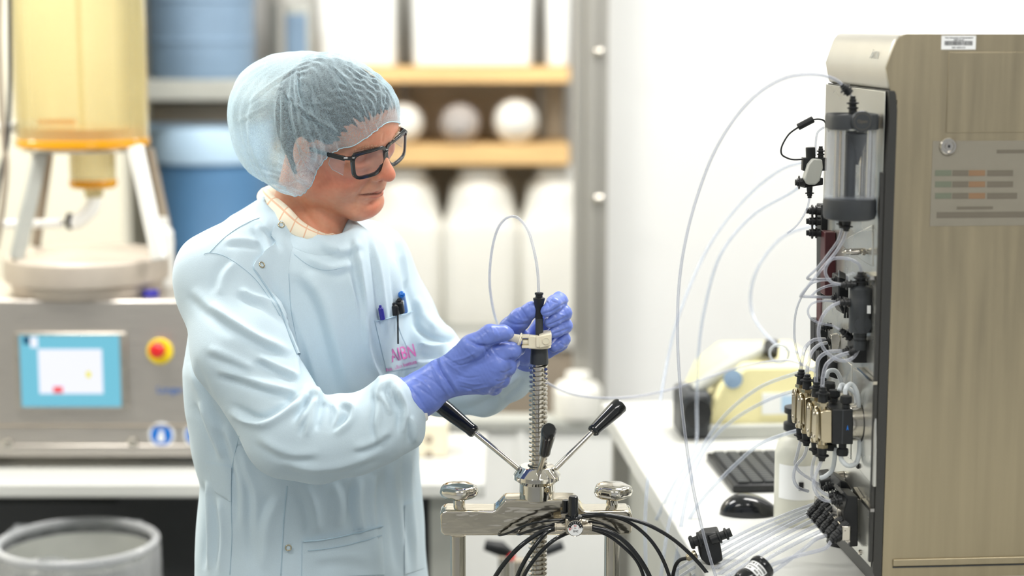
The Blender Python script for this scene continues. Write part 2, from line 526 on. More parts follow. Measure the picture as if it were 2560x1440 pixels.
for sx in (-.25, .25):
    MB().box2((sx - .014, .23, 0), (sx + .014, .26, 2.6)).build('upright', M_['steel_post'], rk2)
for sx, w_ in ((-.12, .2), (.12, .2)):
    pass
b1 = thing('file_box', 'slate grey box on the shelf below the upper blue drum', 'box', (P(520, 290, YD).x, YD + .05, zp(318) + .012))
MB().box2((-.2, -.12, .008), (.2, .12, zp(262) - zp(318))).build('box_body', M_['taupe'], b1, bevel=.006)
MB().box2((-.22, -.14, -.02), (.22, .14, .006)).build('tray', M_['blue_lid'], b1, bevel=.004)
drum(512, .195, zp(196), 0.42, 'blue_drum2', YD, 'slate blue drum standing on the steel shelf above')
# steel door frame with a dark blue window panel above the cap
t = thing('notice_frame', 'pale frame around a dark blue panel above the cap', 'frame', (P(732, 90, 6.9).x, 6.9, P(732, 90, 6.9).z))
MB().box2((-.085, -.01, -.13), (.075, .01, .13)).build('frame_border', M_['grey_pl'], t, bevel=.004)
MB().box2((-.05, -.016, -.085), (.055, -.010, .085)).build('blue_panel', M_['blue_drum2'], t)
struct('wall_rear', MB().box2((P(600, 0, 7.6).x, 7.6, 0), (1.2, 7.7, 2.9)), M_['white_wall'])
# ---------------------------------------------------------------- left bench with the bioreactor
zb = 0.70
bx1 = P(1212, 1200, 4.0).x
t = thing('long_bench', 'long white laboratory bench carrying the steel control box at left', 'bench', (-1.2, 4.3, 0))
MB().box2((-2.1, -.30, zb - .036), (bx1 + 1.2, .22, zb)).build('worktop', M_['white_bench'], t, bevel=.006)
MB().box2((-2.0, .1, 0.05), (P(500, 1300, 4.4).x + 1.2, .2, zb - .04)).build('back_panel', M_['dark_cab'], t)
for px in (700, 1108):
    x = P(px, 1300, 4.1).x + 1.2
    MB().box2((x - .03, -.24, 0), (x + .03, .2, zb - .036)).build('leg', M_['grey_pl'], t, bevel=.003)
MB().box2((P(500, 1300, 4.2).x + 1.2, .1, 0.05), (P(1100, 1300, 4.3).x + 1.2, .12, zb - .04)).build('back_panel', M_['dark_cab'], t)
for k, zz in enumerate((.60, .565)):
    MB().box2((-1.95, .06, zz - .012), (P(280, 1300, 4.3).x + 1.2, .09, zz)).build('rail', M_['black'], t, bevel=.002)

# control box
YB = 4.14
def LX(px, Y=YB): return P(px, 700, Y).x
x0, x1 = LX(-160), LX(560)
z0b, z1b = P(0, 1140, YB).z, P(0, 750, YB).z
cx = (x0 + x1) / 2
cb = thing('control_box', 'brushed steel control box with touch screen under the amber tank', 'control unit', (cx, YB, zb))
off = Vector((cx, YB, zb))
def cbx(a, b, name, m, par=None, bev=.004, lab=None):
    o = MB().box2(Vector(a) - off, Vector(b) - off).build(name, M_[m], par or cb, bevel=bev, label=lab)
    return o
cbx((x0, YB, z0b), (x1, YB + .34, z1b), 'case', 'steel_box', bev=.006)
for x in (x0 + .05, x1 - .05):
    for y in (YB + .04, YB + .3):
        MB().cyl(Vector((x, y, zb)) - off, Vector((x, y, z0b)) - off, .02).build('foot', M_['black'], cb)
cbx((x0, YB - .004, z0b), (x1, YB, P(0, 1112, YB).z), 'lower_flange', 'steel_box', bev=.002)
cbx((x0, YB - .003, P(0, 1066, YB).z), (x1, YB, P(0, 1062, YB).z), 'seam', 'taupe', bev=0)
# touch screen, slightly taller on its right as it turns away
sc = cbx((LX(32), YB - .012, P(0, 1020, YB).z), (LX(312), YB, P(0, 830, YB).z), 'screen_bezel', 'steel', bev=.003)
cbx((LX(46), YB - .014, P(0, 1014, YB).z), (LX(296), YB - .0125, P(0, 836, YB).z), 'display', 'screen_blue', sc, 0, 'sky blue display')
cbx((LX(92), YB - .0155, P(0, 981, YB).z), (LX(252), YB - .0142, P(0, 870, YB).z), 'display_window', 'screen_white', sc, 0, 'white window with a faint graph')
cbx((LX(127), YB - .0165, P(0, 979, YB).z), (LX(151), YB - .0157, P(0, 963, YB).z), 'red_button', 'screen_red', sc, 0)
cbx((LX(210), YB - .0165, P(0, 942, YB).z), (LX(224), YB - .0157, P(0, 924, YB).z), 'yellow_mark', 'screen_yellow', sc, 0)
cbx((LX(56), YB - .0155, P(0, 858, YB).z), (LX(72), YB - .0142, P(0, 838, YB).z), 'dark_mark', 'screen_dark', sc, 0)
cbx((LX(74), YB - .0155, P(0, 866, YB).z), (LX(92), YB - .0142, P(0, 840, YB).z), 'white_mark', 'screen_white', sc, 0)
# emergency stop
q = P(400, 878, YB) - off
es = MB().lathe([(.031, 0), (.031, .004), (.029, .006)], q, (0, -1, 0), 40).build('emergency_stop', M_['yellow'], cb, label='yellow ring with red mushroom button')
q2 = P(399, 870, YB) - off
MB().lathe([(.011, .004), (.011, .018), (.017, .02), (.019, .026), (.018, .036), (.012, .042), (0, .043)], q2, (0, -1, 0), 36).build('mushroom_button', M_['red'], es)
for k, px in enumerate((404, 492)):
    q = P(px, 1087, YB) - off
    s_ = MB().lathe([(.031, 0), (.031, .0015), (0, .0016)], q, (0, -1, 0), 36).build('warning_sticker', M_['label'], cb, label='round blue and white safety sign')
    MB().lathe([(.026, .0017), (.026, .0024), (0, .0025)], q, (0, -1, 0), 36).build('sign_disc', M_['blue'], s_)
    MB().lathe([(.008, .0026), (.009, .0032), (0, .0033)], q + Vector((-.001, 0, -.008)), (0, -1, 0), 24).lathe([(.006, .0026), (.006, .0032), (0, .0033)], q + Vector((0, 0, .006)), (0, -1, 0), 24).build('sign_figure', M_['label'], s_)
for px, py in ((22, 1108), (333, 1105)):
    q = P(px, py, YB) - off
    MB().lathe([(.008, 0), (.012, .002), (.012, .008), (.008, .011), (0, .011)], q, (0, -1, 0), 6 * 4).build('panel_screw', M_['chrome_soft'], cb)
Mx = Matrix.Translation(P(425, 975, YB) - off + Vector((0, -.0022, 0))) @ Matrix.Rotation(math.pi / 2, 4, 'X')
text_part('maker_lettering', 'Longer', .022, M_['blue'], cb, Mx, sx=1.0)

# coloured caps and fittings standing along the box top
for k, (px0, px1, m, lb) in enumerate(((35, 72, 'navy', 'dark blue cap on the box top at far left'), (88, 118, 'black', 'black cap on the box top left of centre'),
                                     (342, 384, 'navy', 'dark blue cap on the box top below the bright strut'), (200, 300, 'taupe', 'brown grey clamp on the box top in the middle'))):
    xx = (LX(px0) + LX(px1)) / 2
    r = (LX(px1) - LX(px0)) / 2
    o = MB().lathe([(r, 0), (r, .012), (r * .8, .016), (0, .016)], (xx, YB + .06, z1b), n=24).build('fitting_cap', M_[m])
    tag(o, lb, 'cap', 'caps on the control box')

# round base plate with the strut stand
TY = 4.30
tcx = P(212, 500, TY).x
st = thing('tank_stand', 'round grey turntable stand with four white struts under the amber tank', 'stand', (tcx, TY, z1b))
def Z(py, Y=TY): return P(0, py, Y).z - z1b
r1 = 203 / F * TY
MB().lathe([(r1 * .9, .0), (r1 * .93, Z(700)), (r1, Z(694)), (r1 * 1.01, Z(670)), (r1, Z(640)), (r1 * .96, Z(632)), (r1 * .4, Z(628)), (0, Z(628))], n=64).build('base_plate', M_['turntable'], st, bevel=.002)
for a in range(6):
    x, y = r1 * .8 * math.cos(a * 1.047), r1 * .8 * math.sin(a * 1.047)
for (px0, py0, px1, py1, wd, dy, m) in ((338, 365, 398, 625, 46, -.11, 'white_pl'), (105, 368, 40, 618, 36, -.10, 'grey_pl'), (372, 372, 424, 565, 22, .10, 'taupe'), (122, 374, 86, 560, 24, .10, 'taupe')):
    a = P(px0, py0, TY + dy) - Vector(st.location); b = P(px1, py1, TY + dy * 1.2) - Vector(st.location)
    b.z = Z(632) if dy < 0 else Z(630)
    o = MB()
    d = (b - a); L = d.length
    o.box((0, 0, L / 2), (wd / F * TY, .02, L), frame(a, Vector((1, 0, -d.x / d.z)), d.normalized().cross(Vector((1, 0, -d.x / d.z)).normalized()) * 1.0) if False else Matrix.Translation(a) @ Vector((0, 0, 1)).rotation_difference(d).to_matrix().to_4x4())
    o.build('strut', M_[m], st, bevel=.004)
MB().torus((0, 0, Z(366)), (0, 0, 1), 155 / F * TY * .93, .009, 48).build('support_ring', M_['chrome_soft'], st)
# crossing rod
MB().cyl(Vector((-.25, -.02, Z(560))), Vector((-.05, -.02, Z(556))), .011).build('cross_rod', M_['white_pl'], st)
for k in range(2):
    pass

# amber tank
tk = thing('amber_tank', 'clear amber plastic tank holding a little orange liquid on the strut stand', 'tank', (tcx + .0, TY, z1b + Z(362)))
rt = 163 / F * TY
MB().lathe([(rt * .3, 0), (rt * .96, 0), (rt, .008), (rt, .52), (rt * .975, .52), (rt * .975, .01), (rt * .3, .008)], n=72).build('tank_wall', M_['amber'], tk, smooth=40)
MB().lathe([(0, .009), (rt * .965, .011), (rt * .97, .045), (0, .045)], n=72).build('liquid', M_['amber_liquid'], tk)
MB().lathe([(rt * .99, -.002), (rt * 1.015, 0), (rt * 1.015, .016), (rt, .018)], n=72).build('foot_ring', M_['amber_liquid'], tk)
MB().lathe([(rt, .372), (rt * 1.06, .374), (rt * 1.06, .40), (rt, .402)], n=72).build('flange', M_['grey_pl'], tk)
MB().cyl((.0, 0, .012), (.0, 0, .5), .006).build('dip_tube', M_['amber'], tk)
MB().box2((-rt * .95, -.002, .05), (-rt * .1, .002, .062)).build('baffle', M_['amber_liquid'], tk)
rc = 57 / F * TY
z_ = lambda py: Z(py) - Z(362)
cup = MB().lathe([(rc, z_(368)), (rc, z_(452)), (rc * .93, z_(470)), (rc * .42, z_(476)), (rc * .40, z_(492)), (rc * .36, z_(492)), (rc * .36, z_(470)), (rc * .9, z_(460)), (rc * .95, z_(372))], n=48)
cupo = cup.build('outlet_cup', M_['amber'], tk)
cupo.location = (P(232, 420, TY).x - tcx, 0, 0)
MB().lathe([(rc * 1.0, z_(466)), (rc * 1.04, z_(462)), (rc * 1.04, z_(452)), (rc, z_(448))], n=48).build('cup_rim', M_['amber_liquid'], cupo)
# valve under the cup
vl = thing('drain_valve', 'white elbow valve with black knob under the amber tank', 'valve', (P(232, 480, TY).x, TY, P(232, 480, TY).z))
vo = Vector(vl.location)
MB().tube([p - vo for p in spline(PL([(232, 480, TY), (236, 505, TY), (222, 530, TY - .01), (195, 552, TY - .02), (182, 556, TY - .02)]), 6)], .019, 16).build('elbow', M_['white_pl'], vl)
q = P(182, 553, TY - .02) - vo
MB().lathe([(.018, 0), (.021, .004), (.021, .012), (.012, .016), (0, .016)], q, (-1, 0, 0), 24, fn=None).build('knob', M_['black'], vl)
# clip at the tank's left edge and its hose
cl = thing('sensor_arm', 'white clip with black knob at the left edge of the amber tank', 'clip', P(35, 318, TY - .05))
MB().cyl((0, 0, 0), (.045, .03, 0.0), .017).build('clip_body', M_['white_pl'], cl)
MB().cyl((-.04, 0, 0), (0, 0, 0.0), .012).build('clip_stem', M_['white_pl'], cl)
MB().lathe([(.012, 0), (.014, .01), (.0, .014)], (-.038, 0, 0), (-1, 0, 0)).build('clip_knob', M_['black'], cl)
hz = MB().tube(spline(PL([(22, -60, 4.2), (24, 60, 4.2), (25, 200, 4.2), (22, 300, 4.2), (18, 360, 4.2), (2, 430, 4.2), (-20, 560, 4.2)]), 6), .0055, 10).build('drain_hose', M_['dark'])
tag(hz, 'thin dark hose hanging down left of the amber tank', 'hose')
hz = MB().tube(spline(PL([(2, -60, 4.2), (-2, 100, 4.2), (8, 340, 4.2), (16, 420, 4.2), (4, 540, 4.2), (-10, 620, 4.2)]), 6), .007, 10).build('drain_hose', M_['taupe'])
tag(hz, 'brown grey hose at the far left edge beside the thin dark hose', 'hose')

# red-capped bottle right of the stand
t = thing('small_bottle', 'white bottle with red cap half hidden behind the shoulder', 'bottle', (LX(432, 4.5), 4.38, z1b))
MB().lathe([(0, 0), (.026, 0), (.028, .005), (.028, Z(590)), (.014, Z(570)), (.014, Z(560))], n=28).build('bottle_body', M_['white_pl'], t)
MB().box2((-.028, -.030, .03), (.012, -.026, .06)).build('red_tag', M_['red'], t, bevel=.002)
MB().lathe([(.016, Z(575)), (.016, Z(552)), (0, Z(552))], n=28).build('bottle_cap', M_['white_pl'], t)

# bin with a crinkled clear liner under the bench
random.seed(5)
by = 3.86
bz = P(200, 1352, by).z
bn = thing('waste_bin', 'open bin lined with crinkled clear film under the left bench', 'bin', (P(195, 1400, by).x, by, 0))
rb = 200 / F * by
MB().lathe([(0, .01), (rb * .75, 0), (rb * .97, bz - .03), (rb * .95, bz - .03), (rb * .73, .02)], n=56).build('bin_body', M_['grey_pl'], bn)
v = []; f = []
n = 120
for j in range(14):
    for k in range(n):
        a = 2 * math.pi * k / n
        h = bz + .012 * math.sin(a * 3) + .006 * math.sin(a * 7 + 1) - j * .035 * (0.4 + .6 * (j > 0))
        rr = rb * (1.0 + .02 * math.sin(a * 17 + j * .9) + .012 * math.sin(a * 31 + j * 2.1)) + (.008 if j else -.002) + random.uniform(-.0015, .0015)
        v.append((rr * math.cos(a), rr * math.sin(a), h))
for j in range(13):
    for k in range(n):
        f.append((j * n + k, j * n + (k + 1) % n, (j + 1) * n + (k + 1) % n, (j + 1) * n + k))
MB().add(v, f).build('clear_liner', M_['liner'], bn)
MB().torus((0, 0, bz - .004), (0, 0, 1), rb, .010, 56).build('rolled_rim', M_['liner'], bn)

# cream socket box on the bench behind the gown
YC = 4.25
t = thing('socket_box', 'cream box with two dark sockets on the bench behind the gown', 'socket box', (P(1060, 1100, YC).x, YC, zb))
hx = 60 / F * YC
MB().box2((-hx, 0, 0), (hx, .1, P(0, 1058, YC).z - zb)).build('box_body', M_['cream'], t, bevel=.006)
for py in (1098, 1136):
    MB().lathe([(.010, 0), (.010, .003), (0, .003)], Vector((P(1072, py, YC).x, YC, P(0, py, YC).z)) - Vector(t.location), (0, -1, 0), 20).build('socket', M_['taupe'], t)

# ---------------------------------------------------------------- white cabinet in the middle distance
YM = 5.0
t = thing('low_cabinet', 'light grey low cabinet standing behind the chrome press', 'cabinet', (P(1370, 1200, YM).x, YM, 0))
to = Vector(t.location)
zt_ = P(0, 1046, YM).z
xl_, xr_ = P(1128, 1200, YM).x, P(1700, 1200, YM).x
MB().box2(Vector((xl_, YM, 0.04)) - to, Vector((xr_, YM + .06, zt_ - .03)) - to).build('front_panel', M_['white_pl'], t, bevel=.004)
MB().box2(Vector((xl_ - .02, YM - .02, zt_ - .03)) - to, Vector((xr_, YM + .07, zt_)) - to).build('worktop', M_['grey_pl'], t, bevel=.004)
xm = P(1304, 1200, YM).x
MB().box2(Vector((xm - .012, YM - .012, 0.04)) - to, Vector((xm + .012, YM, zt_ - .03)) - to).build('edge_strip', M_['white_pl'], t, bevel=.003)
t = thing('round_tub', 'pale round tub on the low cabinet right of the chrome column', 'tub', (P(1446, 960, 4.99).x, 5.03, zt_))
rr = 62 / F * 5.0
MB().lathe([(0, 0), (rr * .9, 0), (rr, .02), (rr, .08), (rr * .8, .1), (0, .105)], n=36).build('tub_body', M_['carboy'], t)
MB().lathe([(rr * .5, .10), (rr * .5, .13), (0, .132)], n=36).build('lid', M_['carboy'], t)

# black hand valve with red hub, seen between the press columns
YV = 3.7
t = thing('hand_valve', 'blurred black hand valve with red hub between the press columns', 'valve', P(1300, 1440, YV) - Vector((0, 0, P(1300, 1440, YV).z)))
to = Vector(t.location)
MB().tube([p - to for p in PL([(1212, 1362, YV), (1252, 1372, YV), (1282, 1388, YV)])], [.012, .017, .008], 16).build('left_handle', M_['black'], t)
MB().tube([p - to for p in PL([(1408, 1362, YV), (1372, 1374, YV), (1330, 1392, YV)])], [.010, .012, .006], 16).build('right_handle', M_['dark'], t)
MB().lathe([(.006, 0), (.009, .004), (.009, .012), (0, .014)], P(1278, 1392, YV) - to, (0, -1, .3), 24).build('red_hub', M_['red'], t)
MB().cyl(P(1262, 1392, YV + .01) - to, Vector((P(1262, 1392, YV).x, YV + .01, 0)) - to, .014).build('valve_stem', M_['chrome_soft'], t)
MB().cyl(P(1300, 1400, YV + .01) - to, Vector((P(1300, 1400, YV).x, YV + .01, 0)) - to, .016).build('valve_stem', M_['chrome_soft'], t)

# ---------------------------------------------------------------- right bench with keyboard, mouse and balance
MYAW = math.atan(.0762)
VD = Vector((-.0762, 1, 0)).normalized()       # along the machine, away from the lens
UD = Vector((VD.y, -VD.x, 0))                  # to the right
BZ = 0.90
e0 = G(1740, 1400, BZ)
rbn = thing('instrument_bench', 'white laminate bench under the steel chromatography machine', 'bench', (e0.x, e0.y, 0), MYAW)
MB().box2((0, -1.3, BZ - .04), (1.6, 1.22, BZ)).build('worktop', M_['white_bench'], rbn, bevel=.004)
MB().box2((.05, -1.2, .08), (.07, 1.15, BZ - .04)).build('side_panel', M_['grey_pl'], rbn)
for y in (-1.1, .1, 1.1):
    MB().box2((.015, y, 0), (.055, y + .04, BZ - .04)).build('leg', M_['steel_post'], rbn)

kbp = [G(1765, 1150, BZ), G(1890, 1147, BZ), G(1948, 1232, BZ), G(1832, 1234, BZ)]
kx = (kbp[0] + kbp[3]) * .5; ko = kbp[3]
ax = (kbp[2] - kbp[3]); ay = (kbp[0] - kbp[3])
yaw = math.atan2(ay.x * -1, ay.y)
kw = (kbp[2] - kbp[3]).length + .06; kh = ay.length
kb = thing('keyboard', 'black computer keyboard lying on the white bench', 'keyboard', (ko.x, ko.y, BZ), math.atan2(-ay.x, ay.y))
MB().box2((0, 0, 0), (.17, kh, .016)).build('keyboard_base', M_['black'], kb, bevel=.004)
rows = 15
for r_ in range(rows):
    m = MB()
    y0_ = .008 + r_ * (kh - .016) / rows
    for c_ in range(6):
        m.box2((.012 + c_ * .0255, y0_, .016), (.012 + c_ * .0255 + .022, y0_ + (kh - .016) / rows - .003, .021))
    m.build('key_row', M_['dark'], kb, bevel=.001, seg=1)

mq = G(1878, 1296, BZ)
ms = thing('computer_mouse', 'glossy black computer mouse on the white bench', 'mouse', (mq.x, mq.y + .03, BZ))
v = []; f = []
nu, nv = 28, 12
for j in range(nv + 1):
    ph = (math.pi / 2) * j / nv
    for k in range(nu):
        a = 2 * math.pi * k / nu
        x = .052 * math.cos(a) * math.cos(ph) ** .7
        y = .032 * math.sin(a) * math.cos(ph) ** .7
        z = .034 * math.sin(ph) ** .8 * (1 - .35 * (x / .052) ** 2) * (1 - .2 * x / .052)
        v.append((x, y, z + .001))
for j in range(nv):
    for k in range(nu):
        f.append((j * nu + k, j * nu + (k + 1) % nu, (j + 1) * nu + (k + 1) % nu, (j + 1) * nu + k))
f.append(tuple(range(nu - 1, -1, -1)))
MB().add(v, f).build('shell', M_['black_gloss'], ms, smooth=80)
MB().cyl((-.022, -.004, .0285), (-.022, .004, .0285), .0065).build('scroll_wheel', M_['dark'], ms)

# white reagent jar
jq = G(2000, 1322, BZ)
jr = thing('reagent_jar', 'translucent white jar with paper label and black cap beside the mouse', 'jar', (jq.x, jq.y + .04, BZ))
rj = 58 / F * 3.0
hj = .165
MB().lathe([(0, 0), (rj * .95, 0), (rj, .006), (rj, hj * .75), (rj * .9, hj * .86), (rj * .62, hj * .94), (rj * .6, hj)], n=40).build('jar_body', M_['jar'], jr)
MB().lathe([(rj * .66, hj), (rj * .66, hj + .012), (rj * .5, hj + .014), (rj * .5, hj + .028), (rj * .64, hj + .03), (rj * .64, hj + .04), (0, hj + .041)], n=30).build('jar_cap', M_['black'], jr)
lv = []; lf = []
for k in range(17):
    a = math.radians(-150 + k * 7.5)
    for z in (.05, .11):
        lv.append(((rj + .0008) * math.cos(a), (rj + .0008) * math.sin(a), z))
for k in range(16):
    lf.append((2 * k, 2 * k + 2, 2 * k + 3, 2 * k + 1))
MB().add(lv, lf).build('paper_label', M_['label'], jr)
MB().box((0, -(rj + .002), .075), (.008, .002, .014)).build('printed_mark', M_['ink'], jr)

# pale yellow balance and its grey companion behind the keyboard
YE = 3.62
t = thing('pale_yellow_instrument', 'pale yellow instrument box with white label behind the clear tubes', 'instrument', (P(1890, 1120, YE).x, YE, BZ), MYAW)
to = Vector(t.location)
def E(px, py, dy=0):
    p = P(px, py, YE + dy) - to
    return p
hw = 125 / F * YE
hz_ = P(0, 915, YE).z - BZ
prof = [(-hw, 0), (hw * 1.4, 0), (hw * 1.4, hz_), (-hw * .25, hz_), (-hw * .75, hz_ * .72), (-hw, hz_ * .35)]
o = MB().prism(prof, .30, Matrix(((1, 0, 0, 0), (0, 0, 1, 0), (0, 1, 0, 0), (0, 0, 0, 1)))).build('case', M_['cream_case'], t, bevel=.008)
MB().box2((-hw * 1.02, -.02, 0), (hw * 1.4, .0, .03)).build('base_strip', M_['grey_pl'], t, bevel=.004)
MB().box2((hw * .10, -.003, hz_ * .32), (hw * .78, 0, hz_ * .62)).build('paper_label', M_['label'], t)
MB().box2((hw * .5, -.004, hz_ * .36), (hw * .75, -.003, hz_ * .58)).build('blue_label', M_['blue_lid'], t)
MB().lathe([(.02, 0), (.02, .01), (0, .012)], (-hw * .5, -.0, hz_ * .82), (-.3, -1, .3), 20).build('teal_dial', M_['blue_drum2'], t)
t = thing('black_motor_unit', 'dark grey motor unit with grey arm left of the pale yellow box', 'motor', (P(1745, 1090, YE - .03).x, YE - .03, BZ), MYAW)
MB().box2((-.035, 0, .0), (.03, .12, .10)).build('motor_body', M_['dark'], t, bevel=.012)
MB().lathe([(.028, 0), (.03, .01), (.03, .02), (0, .024)], (-.005, -.0, .062), (0, -1, 0), 28).build('dial', M_['black'], t)
MB().tube([(.0, .05, .095), (.04, .06, .12), (.10, .08, .150), (.16, .1, .172)], [.014, .016, .018, .016], 14).build('grey_arm', M_['grey_pl'], t)
MB().cyl((.166, .07, .165), (.172, .09, .188), .016).build('arm_head', M_['black'], t)

# ---------------------------------------------------------------- steel chromatography machine
A = P(2203, 700, 2.55); A.z = BZ
MM = Matrix.Translation(A) @ Matrix.Rotation(MYAW, 4, 'Z')
MI = MM.inverted()
mach = thing('chromatography_machine', 'large brushed steel chromatography machine with valves, pumps and tubing on its front', 'laboratory machine', A, MYAW)

def W(off, v, z):
    return Vector((A.x, A.y, 0)) - UD * off + VD * v + Vector((0, 0, z))

def MP(px, py, off=0.0):
    "point seen at a pixel on the plane parallel to the machine front, off metres in front of it"
    r = ray(px, py)
    o = Vector((0, 0, CZ))
    n = UD
    q = Vector((A.x, A.y, 0)) - UD * off
    t = (q - o).dot(n) / r.dot(n)
    return o + r * t

def mk(mb, name, m, parent=None, world=True, **k):
    par = parent or mach
    if world:
        inv = MI
        mb.v = [tuple(inv @ Vector(p)) for p in mb.v]
    return mb.build(name, M_[m] if isinstance(m, str) else m, par, **k)

LZ = lambda q: MI @ q
# cabinet profile in the plane of the side panel
vf = (LZ(MP(2068, 215)).y)
def SPt(px, py):
    "local (x,z) of a pixel on the near side panel"
    r = ray(px, py); o = Vector((0, 0, CZ))
    t = (Vector((A.x, A.y, 0)) - o).dot(VD) / r.dot(VD)
    p = MI @ (o + r * t)
    return p.x, p.z
zt1 = SPt(2205, 222)[1]
top = [SPt(2212, 168), SPt(2232, 112), SPt(2237, 101), SPt(2246, 90), SPt(2262, 83)]
ztop = top[-1][1]
out = [(0.012, 0.03), (0.85, 0.03), (0.85, ztop), top[4], top[3], top[2], top[1], top[0], (0.002, zt1), (.012, zt1 - .004)]
XZ = Matrix(((1, 0, 0, 0), (0, 0, 1, 0), (0, 1, 0, 0), (0, 0, 0, 1)))
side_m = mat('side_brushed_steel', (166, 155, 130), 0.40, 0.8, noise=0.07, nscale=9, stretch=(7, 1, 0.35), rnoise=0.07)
lid_m = mat('light_satin_steel', (206, 203, 194), 0.35, 0.7, noise=0.03, nscale=8)
panel_m = mat('front_panel_satin_steel', (206, 206, 200), 0.28, 0.8, noise=0.05, nscale=5, stretch=(1, 1, 1), rnoise=0.05)
body = MB().prism(out, vf, XZ)
mk(body, 'cabinet', lid_m, world=False, bevel=.004)
# near side panel as a separate sheet
sheet = [(0.0145, 0.034), (0.85, 0.034), (0.85, ztop - .0012)] + [(x + .0012, z - .0012) for x, z in top[::-1]] + [(0.004, zt1 - .001), (0.010, zt1 - .014), (.0145, zt1 - .016)]
side = mk(MB().prism(sheet, -.003, XZ), 'side_panel', side_m, world=False)
s1 = SPt(2200, 1397)[1]; s2 = SPt(2200, 1414)[1]
mk(MB().box2((.03, -.0062, s2), (.85, -.003, s1)), 'ledge_strip', side_m, side, world=False, bevel=.0012)
mk(MB().box2((.03, -.0045, s2 - .003), (.85, -.003, s2 - .001)), 'groove', 'dark', side, world=False)
a_, b_ = SPt(2370, 130), SPt(2620, 330)
mk(MB().box2((a_[0], -.0042, b_[1]), (b_[0], -.003, a_[1])), 'raised_cover', side_m, side, world=False, bevel=.0008)
# lock
lx, lz = SPt(2368, 365)
lk = mk(MB().lathe([(.0125, 0), (.0125, .003), (.011, .0045), (.008, .0045), (.0075, .003), (.005, .003), (.005, .0055), (0, .0055)], (lx, -.003, lz), (0, -1, 0), 40), 'lock', 'chrome_soft', world=False)
mk(MB().box2((lx - .0015, -.0092, lz - .002), (lx + .0015, -.0085, lz + .002)), 'key_slot', 'black', lk, world=False)
# bar code sticker
a_, b_ = SPt(2352, 89), SPt(2437, 124)
stk = mk(MB().box2((a_[0], -.0038, b_[1]), (b_[0], -.003, a_[1])), 'asset_label', 'label', world=False, bevel=.0004, label='white bar code label')
wl = b_[0] - a_[0]; hl = a_[1] - b_[1]
mb = MB(); random.seed(3)
x = a_[0] + wl * .09
while x < b_[0] - wl * .1:
    w_ = random.choice([.0004, .0006, .001])
    mb.box2((x, -.0041, b_[1] + hl * .30), (x + w_, -.0039, b_[1] + hl * .62)); x += w_ + random.choice([.0005, .0007])
mk(mb, 'bar_code', 'ink', stk, world=False)
FX = lambda x, z, y=-.004: Matrix.Translation((x, y, z)) @ Matrix.Rotation(math.pi / 2, 4, 'X')
text_part('label_text', 'The University of Queensland', .0034, M_['ink'], stk, FX((a_[0] + b_[0]) / 2, b_[1] + hl * .84))
text_part('label_text', 'AIBN Assets', .003, M_['ink'], stk, FX((a_[0] + b_[0]) / 2, b_[1] + hl * .69))
text_part('label_text', '5001 04034 010', .003, M_['ink'], stk, FX((a_[0] + b_[0]) / 2, b_[1] + hl * .14))
# faint printed flow chart film
a_, b_ = SPt(2330, 352), SPt(2640, 562)
fl = mk(MB().box2((a_[0], -.0036, b_[1]), (b_[0], -.003, a_[1])), 'diagram_label', 'label_grey', world=False, label='faded printed diagram film')
for py in (432, 460, 489):
    for px0, px1, m in ((2336, 2376, 'ink_green'), (2379, 2418, 'ink_grey'), (2420, 2460, 'ink_orange'), (2466, 2530 + (10 if py == 489 else 0), 'ink_grey')):
        c, d = SPt(px0, py - 7), SPt(px1, py + 7)
        mk(MB().box2((c[0], -.0040, d[1]), (d[0], -.0036, c[1])), 'diagram_bar', m, fl, world=False)
for px0, px1, py, h_ in ((2390, 2480, 519, 3), (2340, 2600, 536, 6), (2490, 2570, 378, 4)):
    c, d = SPt(px0, py - h_), SPt(px1, py + h_)
    mk(MB().box2((c[0], -.0040, d[1]), (d[0], -.0036, c[1])), 'text_line', 'ink_grey' if h_ > 3 else 'ink_grey', fl, world=False)

# dark bezel: the edge of the thick front plate
bz_ = [SPt(2206, 226), SPt(2229, 228), SPt(2237, 258), SPt(2240, 293), SPt(2236, 470), SPt(2230, 640)]
x1b = .0130
plate = [(0, .045), (.010, .02), (x1b, .012), (x1b + .002, zt1 - .06), (x1b + .002, zt1 - .03), (.0125, zt1 - .008), (.0105, zt1 - .003), (0.001, zt1 - .002), (.003, zt1 - .02), (.0035, zt1 - .035), (.0, zt1 - .12)]
mk(MB().prism(plate, vf + .004, Matrix.Translation((0, -.004, 0)) @ XZ), 'front_plate_edge', 'bezel', world=False, bevel=.001, smooth=30)
# bright panel face
mk(MB().box2((-.0015, .006, .05), (.0, vf + .002, zt1 - .004)), 'front_panel', panel_m, world=False, bevel=.001)
mk(MB().box2((-.006, -.002, .06), (-.0, .006, zt1 - .12)), 'edge_trim', 'bezel', world=False, bevel=.001)
# sloping band at the front of the lid: maker's lettering, very faint
Ml = frame(LZ(MP(2196, 152, .0)) , (0, -1, 0), Vector((top[1][0] - top[0][0], 0, top[1][1] - top[0][1])))
t0_ = (top[0][0] + top[1][0]) / 2; t1_ = (top[0][1] + top[1][1]) / 2
Ml = frame((t0_ - .0012, .07, t1_), (0, -1, 0), Vector((top[1][0] - top[0][0], 0, top[1][1] - top[0][1])))
text_part('lettering', 'ÄKTA', .016, M_['grey_pl'], mach, Ml)

def poly_plate(pts, off, th, name, m, par=None, **k):
    n = len(pts)
    a = [MP(px, py, off) for px, py in pts]
    b = [p + UD * th for p in a]
    mb = MB(); mb.add(a + b, [tuple(range(n)), tuple(range(2 * n - 1, n - 1, -1))] + [(i, n + i, n + (i + 1) % n, (i + 1) % n) for i in range(n)])
    return mk(mb, name, m, par, **k)

